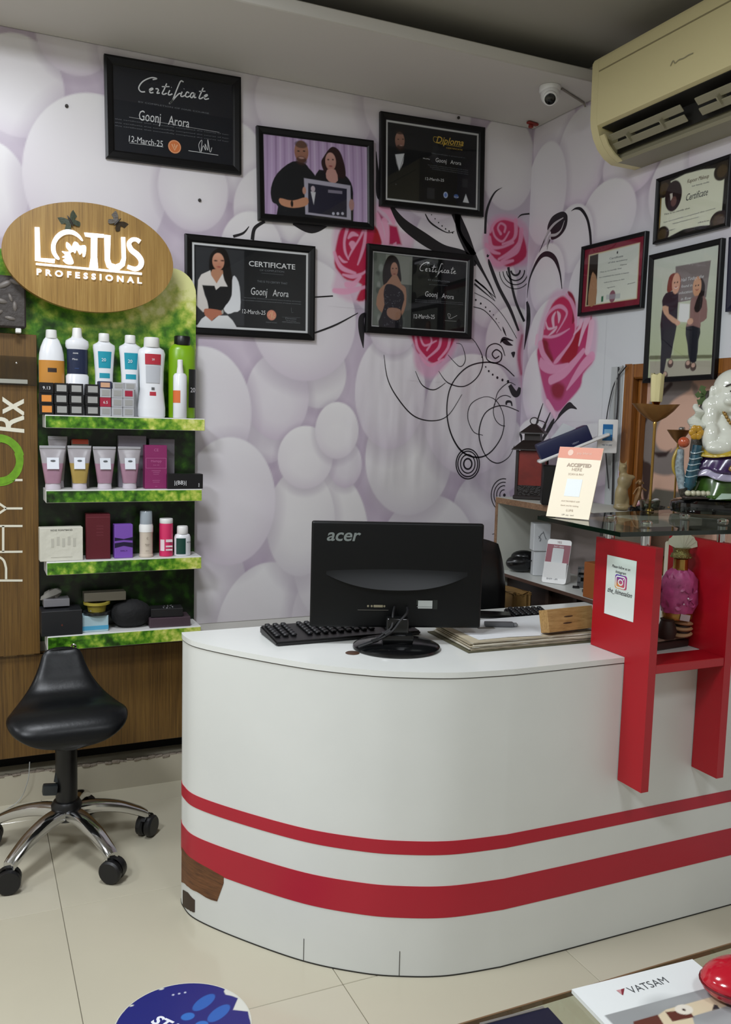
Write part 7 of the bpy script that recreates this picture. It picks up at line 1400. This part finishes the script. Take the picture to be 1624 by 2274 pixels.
# one padded shell: wide seat sweeping up into a narrow low back
L_, n = 30, 44; prof = []; k3 = lambda v, pts: float(np.interp(v, [q[0] for q in pts], [q[1] for q in pts]))
rowsS = smooth_pts([(-.135, .400, .02, .010), (-.150, .418, .105, .022), (-.140, .450, .158, .036), (-.085, .478, .182, .042), (-.01, .478, .168, .040), (.050, .500, .135, .036), (.085, .545, .098, .030), (.105, .595, .074, .026), (.118, .630, .062, .022), (.122, .645, .045, .012), (.121, .650, .010, .003)], 4)
V = []; Fs = []
rs = [(y, z, w, d_) for y, z, w, d_ in rowsS]
for i, (y, z, w, d_) in enumerate(rs):
    y2, z2 = rs[min(i+1, len(rs)-1)][:2]; y1_, z1_ = rs[max(i-1, 0)][:2]; tg = Vector((0, y2-y1_, z2-z1_)).normalized(); nr = Vector((0, -tg.z, tg.y))
    for k in range(n):
        a = 2*PI*k/n; cx_ = math.copysign(abs(math.cos(a))**.8, math.cos(a)); sy_ = math.copysign(abs(math.sin(a))**.9, math.sin(a)); dish = .012*(1-abs(cx_)**2)*(sy_ > 0)*(w > .05)
        V.append(Vector((cx_*w, y, z))+nr*(sy_*d_-dish))
for i in range(len(rs)-1):
    for k in range(n): Fs.append((i*n+k, i*n+(k+1) % n, (i+1)*n+(k+1) % n, (i+1)*n+k))
Fs += [tuple(range(n))[::-1], tuple((len(rs)-1)*n+k for k in range(n))]
b = mb(sleather); b._fin(V, Fs); o = b.build('saddle_seat', t, autosmooth=False); s_ = o.modifiers.new('s', 'SMOOTH'); s_.iterations = 5; s_.factor = .5
b = mb(mat('chrome', 'c8c8c8')); b.tube(smooth_pts([(.030, .150, .632), (.036, .138, .652), (.044, .134, .650), (.046, .142, .636)], 3), .0035); b.build('hook', t, 'small chrome hook')
b = mb(black_plastic); b.box((0, 0, .402), (.16, .15, .012), bev=.003); b.build('seat_plate', t, autosmooth=False)
b = mb(black_plastic); b.lathe([(.034, .175), (.034, .37), (.030, .385), (.030, .400)], seg=24); b.build('column', t); b = mb(black_plastic); b.lathe([(.044, .118), (.048, .125), (.048, .165), (.040, .178), (.034, .180)], seg=24); b.build('hub', t)
b = mb(mat('grey lever plastic', '20262a', .4)); b.box((-.052, -.02, .228), (.046, .030, .034), (0, .12, 0), .008, 2); b.tube([(-.03, -.01, .245), (-.02, 0, .30)], .010, 8); b.build('height_lever', t)
for k, (px_, py_) in enumerate(((30, 1973), (240, 1950), (292, 1862), (-8, 1878), (196, 1800))):
    p = on_z(px_, py_, 0); d = Vector((p.x-.268, p.y-2.865)); d = d.normalized()*.262; a = math.atan2(d.y, d.x)
    arm = []; 
    for s_, z_ in ((.10, .140), (.35, .140), (.65, .122), (.9, .092), (1.0, .076)): arm.append((d.x*s_, d.y*s_, z_))
    b = mb(chrome); A_ = smooth_pts(arm, 5); hw = np.linspace(.029, .019, len(A_)); hh = np.linspace(.020, .015, len(A_)); V = []; Fs = []; pr = Vector((-d.y, d.x, 0)).normalized(); m_ = 12
    for i, q in enumerate(A_):
        for kk in range(m_): an = 2*PI*kk/m_; V.append(Vector(q)+pr*(math.copysign(abs(math.cos(an))**.6, math.cos(an))*hw[i])+Vector((0, 0, 1))*(math.copysign(abs(math.sin(an))**.6, math.sin(an))*hh[i]))
    for i in range(len(A_)-1):
        for kk in range(m_): Fs.append((i*m_+kk, i*m_+(kk+1) % m_, (i+1)*m_+(kk+1) % m_, (i+1)*m_+kk))
    Fs += [tuple(range(m_))[::-1], tuple((len(A_)-1)*m_+kk for kk in range(m_))]; b._fin(V, Fs); b.build('base_arm', t)
    rr = random.uniform(0, 3); b = mb(mat('caster black', '0f0f11', .45)); Mc = Matrix.Translation((d.x, d.y, 0)) @ Matrix.Rotation(a+(-.9, .5, .8, .4, 1)[k], 4, 'Z')
    for s_ in (-1, 1): b.lathe([(.010, -.012), (.0340, -.011), (.036, -.005), (.036, .006), (.031, .012), (.010, .012)], M=Mc @ Matrix.Translation((0, s_*.0155, .0365)) @ Matrix.Rotation(PI/2, 4, 'X'), seg=24)
    b.build('caster_wheel', t, kind='stuff') if False else b.build('caster_wheel', t)
    b = mb(mat('caster black', '0f0f11')); b.lathe([(.039, -.008), (.039, .008)], M=Mc @ Matrix.Translation((0, 0, .039)) @ Matrix.Rotation(PI/2, 4, 'X'), a0=-.2, a1=PI*.8, seg=12, caps=False); b.tube([(d.x, d.y, .052), (d.x, d.y, .078)], .008, 8); b.build('caster_hood', t)

# ------------------------------------------------------------------ air conditioner
t = thing('air_conditioner', 'cream split air conditioner high on the right wall', 'air conditioner', (XR-.001, 2.19, 2.36)); acm = mat('aged cream plastic', 'dcd1a0', .38); acd = mat('ac dark slot', '17150f', .6); acf = mat('ac flap', '8f8a72', .4)
YL = 2.635-2.19; YR_ = -1.0
def acp(pts, y0_, y1_, m, name, lab=None): b = mb(m); b.prism([(-(XR-x), z-2.36) for x, z in pts], y1_-y0_, frame_m((0, y0_, 0), (1, 0, 0), (0, 0, 1)) @ Matrix.Diagonal((1, 1, -1, 1))); b.build(name, t, lab); return b
curve = [(2.032, 2.505), (2.036, 2.475), (2.048, 2.440), (2.070, 2.405), (2.100, 2.378), (2.135, 2.362)]
acp([(XR-.002, 2.712), (2.060, 2.712), (2.038, 2.704), (2.030, 2.690)]+curve+[(XR-.002, 2.360)], YL-.035, YL, acm, 'end_cap')
acp([(XR-.002, 2.712), (2.060, 2.712), (2.038, 2.704), (2.030, 2.690), (2.032, 2.505), (2.036, 2.475), (2.050, 2.470), (2.12, 2.46), (XR-.002, 2.46)], YR_, YL-.0355, acm, 'body')
acp([(2.14, 2.459), (XR-.002, 2.459), (XR-.002, 2.360), (2.135, 2.362), (2.128, 2.372), (2.14, 2.39)], YR_, YL-.0355, acf, 'lower_housing')
acp([(2.052, 2.4685), (2.138, 2.458), (2.138, 2.40), (2.125, 2.40)], YR_, YL-.037, acd, 'air_slot') if False else None
b = mb(acd); b.box((-(XR-2.13), (YR_+YL)/2-.02, 2.425-2.36), (.006, YL-YR_-.04, .068)); b.build('slot_back', t, autosmooth=False)
b = mb(acd); b.box((-(XR-2.092), (YR_+YL)/2-.02, 2.4625-2.36), (.080, YL-YR_-.045, .003), (0, math.radians(8), 0)); b.build('slot_shade_strip', t, autosmooth=False)  # dark strip added under the body to stand in for the shade there
b = mb(mat('ac groove', '8c8360', .5)); b.box((-(XR-2.0305), (YR_+YL)/2-.01, 2.655-2.36), (.003, YL-YR_-.055, .0045)); b.build('panel_groove', t, autosmooth=False)
for k in range(3):
    yb_ = YL-.06-k*.40-.17; 
    for (dx, dz, w_) in ((2.078, 2.432, .34), (2.098, 2.405, .34)): b = mb(acf); b.box((-(XR-dx), yb_, dz-2.36), (.006, w_, .026), (0, math.radians(-48), 0), .002); b.build('flap', t, autosmooth=False)
    for q in range(2): b = mb(acf); b.box((-(XR-2.09), yb_-.08+.16*q, 2.42-2.36), (.035, .006, .03), (0, math.radians(-48), 0)); b.build('flap_rib', t, autosmooth=False)
b = mb(mat('ac badge', '9a9478', .4)); MB_ = frame_m((-(XR-2.0292), 0, 2.553-2.36), (0, -1, 0), (0, 0, 1)); b.ribbon(smooth_pts([(-.055, 0), (-.045, .012), (-.036, .002), (-.020, .006), (0, .004), (.02, .006), (.04, .005)], 4), .0035, MB_); b.build('badge', t, recalc=False, autosmooth=False)
acp([(2.048, 2.441), (2.070, 2.405), (2.100, 2.378), (2.135, 2.362), (2.135, 2.366), (2.104, 2.383), (2.075, 2.408), (2.054, 2.443)], YL-.06, YL-.036, acm, 'corner_lip')

# ------------------------------------------------------------------ camera on the soffit, clip, cables
p = on_z(1222, 192, ZC); t = thing('security_camera', 'white dome security camera under the soffit in the corner', 'camera', (p.x, p.y, ZC-.001))
b = mb(white_plastic); b.lathe([(.040, 0), (.040, -.018), (.036, -.024)], seg=30); b.build('mount', t)
b = mb(white_plastic); b.ell((-.004, -.010, -.035), (.036, .036, .034), 24, 16); dv = (Vector((0, 0, EYE))-Vector((p.x-.02, p.y-.02, ZC-.06))).normalized(); dv = (dv+Vector((0, .0, -.35))).normalized()
c0 = Vector((-.004, -.010, -.035)); R_ = dv.to_track_quat('Z', 'Y').to_matrix().to_4x4(); b.lathe([(.026, 0), (.026, .040), (.022, .044)], M=Matrix.Translation(c0) @ R_, seg=28); b.build('housing', t); b = mb(shiny); b.lathe([(.0205, .0442), (.018, .046), (.0001, .047)], M=Matrix.Translation(c0) @ R_, seg=24); b.build('lens', t)
a = on_z(1238, 192, ZC); c = on_y(1298, 226, YB) ; c = on_z(1297, 226, ZC); b = mb(mat('grey conduit', '8c857c', .6)); b.tube([(a.x+.02, a.y, ZC-.005), (min(c.x, XR-.01), c.y, ZC-.005), (XR-.008, c.y, ZC-.018)], .004, 6); tag(b.build('camera_cable'), 'short grey cable running from the security camera to the wall corner', 'cable')
p = on_z(1190, 272, ZC); t = thing('red_clip', 'small red plastic clip on the soffit near the corner', 'clip', (p.x-.015, min(p.y, 3.26), ZC-.001)); rm = mat('red clip plastic', '8c2a22', .5); b = mb(rm); b.box((0, 0, -.006), (.058, .020, .010), (0, 0, .2), .003); b.build('bar', t, autosmooth=False); b = mb(rm); b.box((-.008, 0, -.018), (.018, .016, .014), bev=.003); b.build('tab', t, autosmooth=False)
wht_c = mat('white cord', 'a8aaa8', .5); blk_c = mat('black cord', '232225', .5)
for pts, m_, r_, lb in (([(1392, 812), (1362, 860), (1345, 960), (1352, 1085)], blk_c, .0022, 'thin black cable looping down the wall left of the wooden window frame'), ([(1374, 815), (1372, 900), (1364, 1000), (1360, 1120)], blk_c, .0035, 'thick black cable hanging straight beside the window frame'), ([(1384, 812), (1368, 850), (1362, 950), (1358, 1110)], wht_c, .003, 'white cable hanging beside the thick black cable')):
    q = []
    for x, y in pts: v = on_x(x, y, XR-.014); q.append((v.x, v.y, v.z))
    b = mb(m_); b.tube(smooth_pts(q, 8), r_, 6); tag(b.build('hanging_cable'), lb, 'cable')

# ------------------------------------------------------------------ floor sticker
def circum(a, b_, c): 
    ax, ay, bx2, by2, cx2, cy2 = a.x, a.y, b_.x, b_.y, c.x, c.y; d = 2*(ax*(by2-cy2)+bx2*(cy2-ay)+cx2*(ay-by2))
    return ((ax*ax+ay*ay)*(by2-cy2)+(bx2*bx2+by2*by2)*(cy2-ay)+(cx2*cx2+cy2*cy2)*(ay-by2))/d, ((ax*ax+ay*ay)*(cx2-bx2)+(bx2*bx2+by2*by2)*(ax-cx2)+(cx2*cx2+cy2*cy2)*(bx2-ax))/d
pa, pb, pc = on_z(257, 2274, 0), on_z(425, 2184, 0), on_z(557, 2262, 0); ccx, ccy = circum(pa, pb, pc); R_s = math.hypot(pa.x-ccx, pa.y-ccy); print('sticker', ccx, ccy, R_s)
t = thing('floor_sticker', 'round torn blue floor sticker with pale footprints', 'sticker', (ccx, ccy, .0006))
FZ = lambda x, y, s=2.707, ox=200, oy=1700: (on_z(ox+x/s, oy+y/s, 0).x-ccx, on_z(ox+x/s, oy+y/s, 0).y-ccy)
P = Print(-R_s, R_s, -R_s, R_s, .002); P.fill('20246f'); blue2 = '2a5fae'
for c_, r1, r2, an in (((685, 1425), .036, .017, .95), ((775, 1490), .036, .017, .95)): P.ellipse(*FZ(*c_), r1, r2, blue2, rot=an-.35, alpha=.95)
P.ellipse(*FZ(588, 1510), .016, .013, '2f6ab8'); P.ellipse(*FZ(670, 1560), .016, .013, '2f6ab8')
for dx in (500, 536, 572): P.ellipse(*FZ(dx, 1380-(dx-500)*.2), .0028, .0028, 'c8cce0')
P.poly([FZ(*q) for q in [(812, 1345), (870, 1350), (980, 1480), (1100, 1600), (970, 1560), (950, 1480), (860, 1470), (890, 1400), (815, 1378)]], 'cfd0c6', smooth=2)
P.ellipse(*FZ(430, 1345), .006, .003, 'cfd0c6'); P.ellipse(*FZ(250, 1445), .005, .003, 'cfd0c6')
P.build('printed_disc', Matrix(), attr_mat('sticker print', .35), t, mask=lambda u, v: np.hypot(u, v) < R_s*.995)
b = mb(mat('sticker edge', 'c9cabf', .5)); b.ribbon([((R_s+.0005)*math.cos(k*PI/40), (R_s+.0005)*math.sin(k*PI/40)) for k in range(81)], .0022, Matrix.Translation((0, 0, .0003))); b.build('rim', t, recalc=False)
q0, q1 = FZ(362, 1545), FZ(480, 1600); b = mb(mat('sticker lettering', 'dfe2ea', .5)); b.add_mesh(text_mesh('STAY', .042, .1, .0015), Matrix.Translation((q0[0], q0[1], .0005)) @ Matrix.Rotation(math.atan2(q1[1]-q0[1], q1[0]-q0[0]), 4, 'Z')); b.build('lettering', t, recalc=False, autosmooth=False)

# ------------------------------------------------------------------ glass coffee table with magazines
TZ = .45; t = thing('coffee_table', 'low glass coffee table with a thin brown rim at the lower right', 'table', (1.1, .80, 0))
b = mb(glass_pane_mat('table glass', 'eff3ec')); b.box((0, 0, TZ-.004), (1.16, .676, .008)); b.build('glass_top', t, autosmooth=False)
rim = mat('brown rim', '6b5138', .5); b = mb(rim)
for c_, d_ in (((0, .339, TZ-.004), (1.166, .003, .009)), ((0, -.339, TZ-.004), (1.166, .003, .009)), ((-.5815, 0, TZ-.004), (.003, .676, .009)), ((.5815, 0, TZ-.004), (.003, .676, .009))): b.box(c_, d_)
b.build('rim', t, autosmooth=False)
for sx_ in (-1, 1):
    for sy_ in (-1, 1): b = mb(chrome); b.lathe([(.018, .001), (.018, TZ-.010)], (sx_*.50, sy_*.28-.0, 0), 18); b.build('leg', t)
cs = [on_z(x, y, TZ+.008) for x, y in ((1270, 2197), (1538, 2130), (1640, 2250))]; a = cs[0]; u_ = cs[1]-cs[0]; ang = math.atan2(u_.y, u_.x); wM = u_.length
t = thing('magazine', 'white magazine with grey cover picture on the coffee table', 'magazine', (a.x, a.y, TZ+.001), ang)
hM = .30; b = mb(mat('page block', 'd8dad8', .6)); b.box((wM/2, -hM/2, .0035), (wM, hM, .0065)); b.build('pages', t, autosmooth=False)
P = Print(0, wM, -hM, 0, .002); P.fill('d9dddc'); P.rect(.012, wM-.0, -hM+.05, -.075, '8d9090'); 
for i in range(40): P.ellipse(random.uniform(.02, wM), random.uniform(-hM+.06, -.08), random.uniform(.01, .03), random.uniform(.008, .02), ('a3a6a6', '7a7d7e', '989b9b')[i % 3], soft=.02, alpha=.5)
fm = lambda x, y: ((lambda v: ((v.x-a.x)*math.cos(ang)+(v.y-a.y)*math.sin(ang), -(v.x-a.x)*math.sin(ang)+(v.y-a.y)*math.cos(ang)))(on_z(1000+x/2.603, 1900+y/2.603, TZ+.008)))
P.poly([fm(*q) for q in [(1250, 890), (1540, 810), (1600, 870), (1400, 930), (1420, 1000), (1200, 1050), (1150, 960)]], 'cdbfa2'); P.poly([fm(*q) for q in [(1245, 905), (1380, 890), (1410, 935), (1285, 960)]], '5a3028'); P.poly([fm(*q) for q in [(1060, 960), (1200, 920), (1250, 1000), (1060, 1060)]], '5c332a'); P.ellipse(*fm(1352, 890), .016, .012, 'd8d2c4'); P.ellipse(*fm(1352, 892), .003, .003, '3a2a26'); P.poly([fm(*q) for q in [(1515, 895), (1525, 860), (1545, 865), (1560, 885)]], '2d3034')
P.build('cover_print', Matrix.Translation((0, 0, .0072)), attr_mat('magazine print', .25), t)
q0, q1 = fm(1052, 800), fm(1268, 735); L_m = math.hypot(q1[0]-q0[0], q1[1]-q0[1]); me = text_mesh('VATSAM', 1, 0, -.006); wd_ = max(v.co.x for v in me.vertices)
hh_ = (Vector(fm(1030, 762))-Vector(q0)).length; b = mb(mat('magazine title ink', '3a3f42', .5)); b.add_mesh(me, Matrix.Translation((q0[0], q0[1], .0078)) @ Matrix.Rotation(math.atan2(q1[1]-q0[1], q1[0]-q0[0]), 4, 'Z') @ Matrix.Diagonal((L_m/wd_, hh_/.72, 1, 1))); b.build('title', t, recalc=False, autosmooth=False)
b = mb(mat('magazine mark left', 'b98a8c', .5)); b.prism([fm(960, 781), fm(988, 775), fm(993, 806)], 0, Matrix.Translation((0, 0, .0078))); b.build('title_mark', t, recalc=False); b = mb(mat('magazine mark right', '7a2430', .5)); b.prism([fm(988, 775), fm(1008, 769), fm(1000, 809), fm(993, 806)], 0, Matrix.Translation((0, 0, .0078))); b.build('title_mark', t, recalc=False)
p = on_z(1205, 2240, TZ+.01); p2 = on_z(1085, 2272, TZ+.01); ang = math.atan2(p.y-p2.y, p.x-p2.x); t = thing('navy_folder', 'dark navy folder with a silver edge on the coffee table', 'folder', (p.x+.012, p.y, TZ+.001), ang)
b = mb(mat('navy cover', '11132a', .35)); b.box((-.13, -.10, .006), (.26, .20, .010), bev=.003); b.build('cover', t, autosmooth=False); b = mb(mat('silver strip', '9a9690', .3, .6)); b.box((-.07, -.001, .0115), (.12, .005, .0014)); b.build('silver_edge', t, autosmooth=False)
p = on_z(1652, 2196, TZ+.03); t = thing('red_pouch', 'glossy red pouch beside the magazine at the lower right corner', 'pouch', (p.x+.015, p.y+.01, TZ+.001)); b = mb(mat('glossy red', 'ae1226', .15, coat=.5)); b.ell((0, 0, .034), (.078, .055, .034), 28, 16, Matrix.Rotation(-.3, 4, 'Z')); b.build('pouch_body', t); b = mb(mat('dark red piping', '5c0a14', .3)); b.tube([(.078*math.cos(a_)*math.cos(-.3)-.055*math.sin(a_)*math.sin(-.3), .078*math.cos(a_)*math.sin(-.3)+.055*math.sin(a_)*math.cos(-.3), .034) for a_ in np.linspace(0, 2*PI, 33)[:-1]], .002, 6, True); b.build('piping', t)
# wire trailing from the cabinet behind the stool
q = [on_y(66, 1692, 3.262), on_y(60, 1740, 3.262), on_z(30, 1788, .004)]; b = mb(wht_c); b.tube(smooth_pts([tuple(v) for v in q]+[(-.05, 3.15, .004)], 6), .0016, 6); tag(b.build('thin_wire'), 'thin pale wire hanging from the low cabinet behind the stool', 'wire')
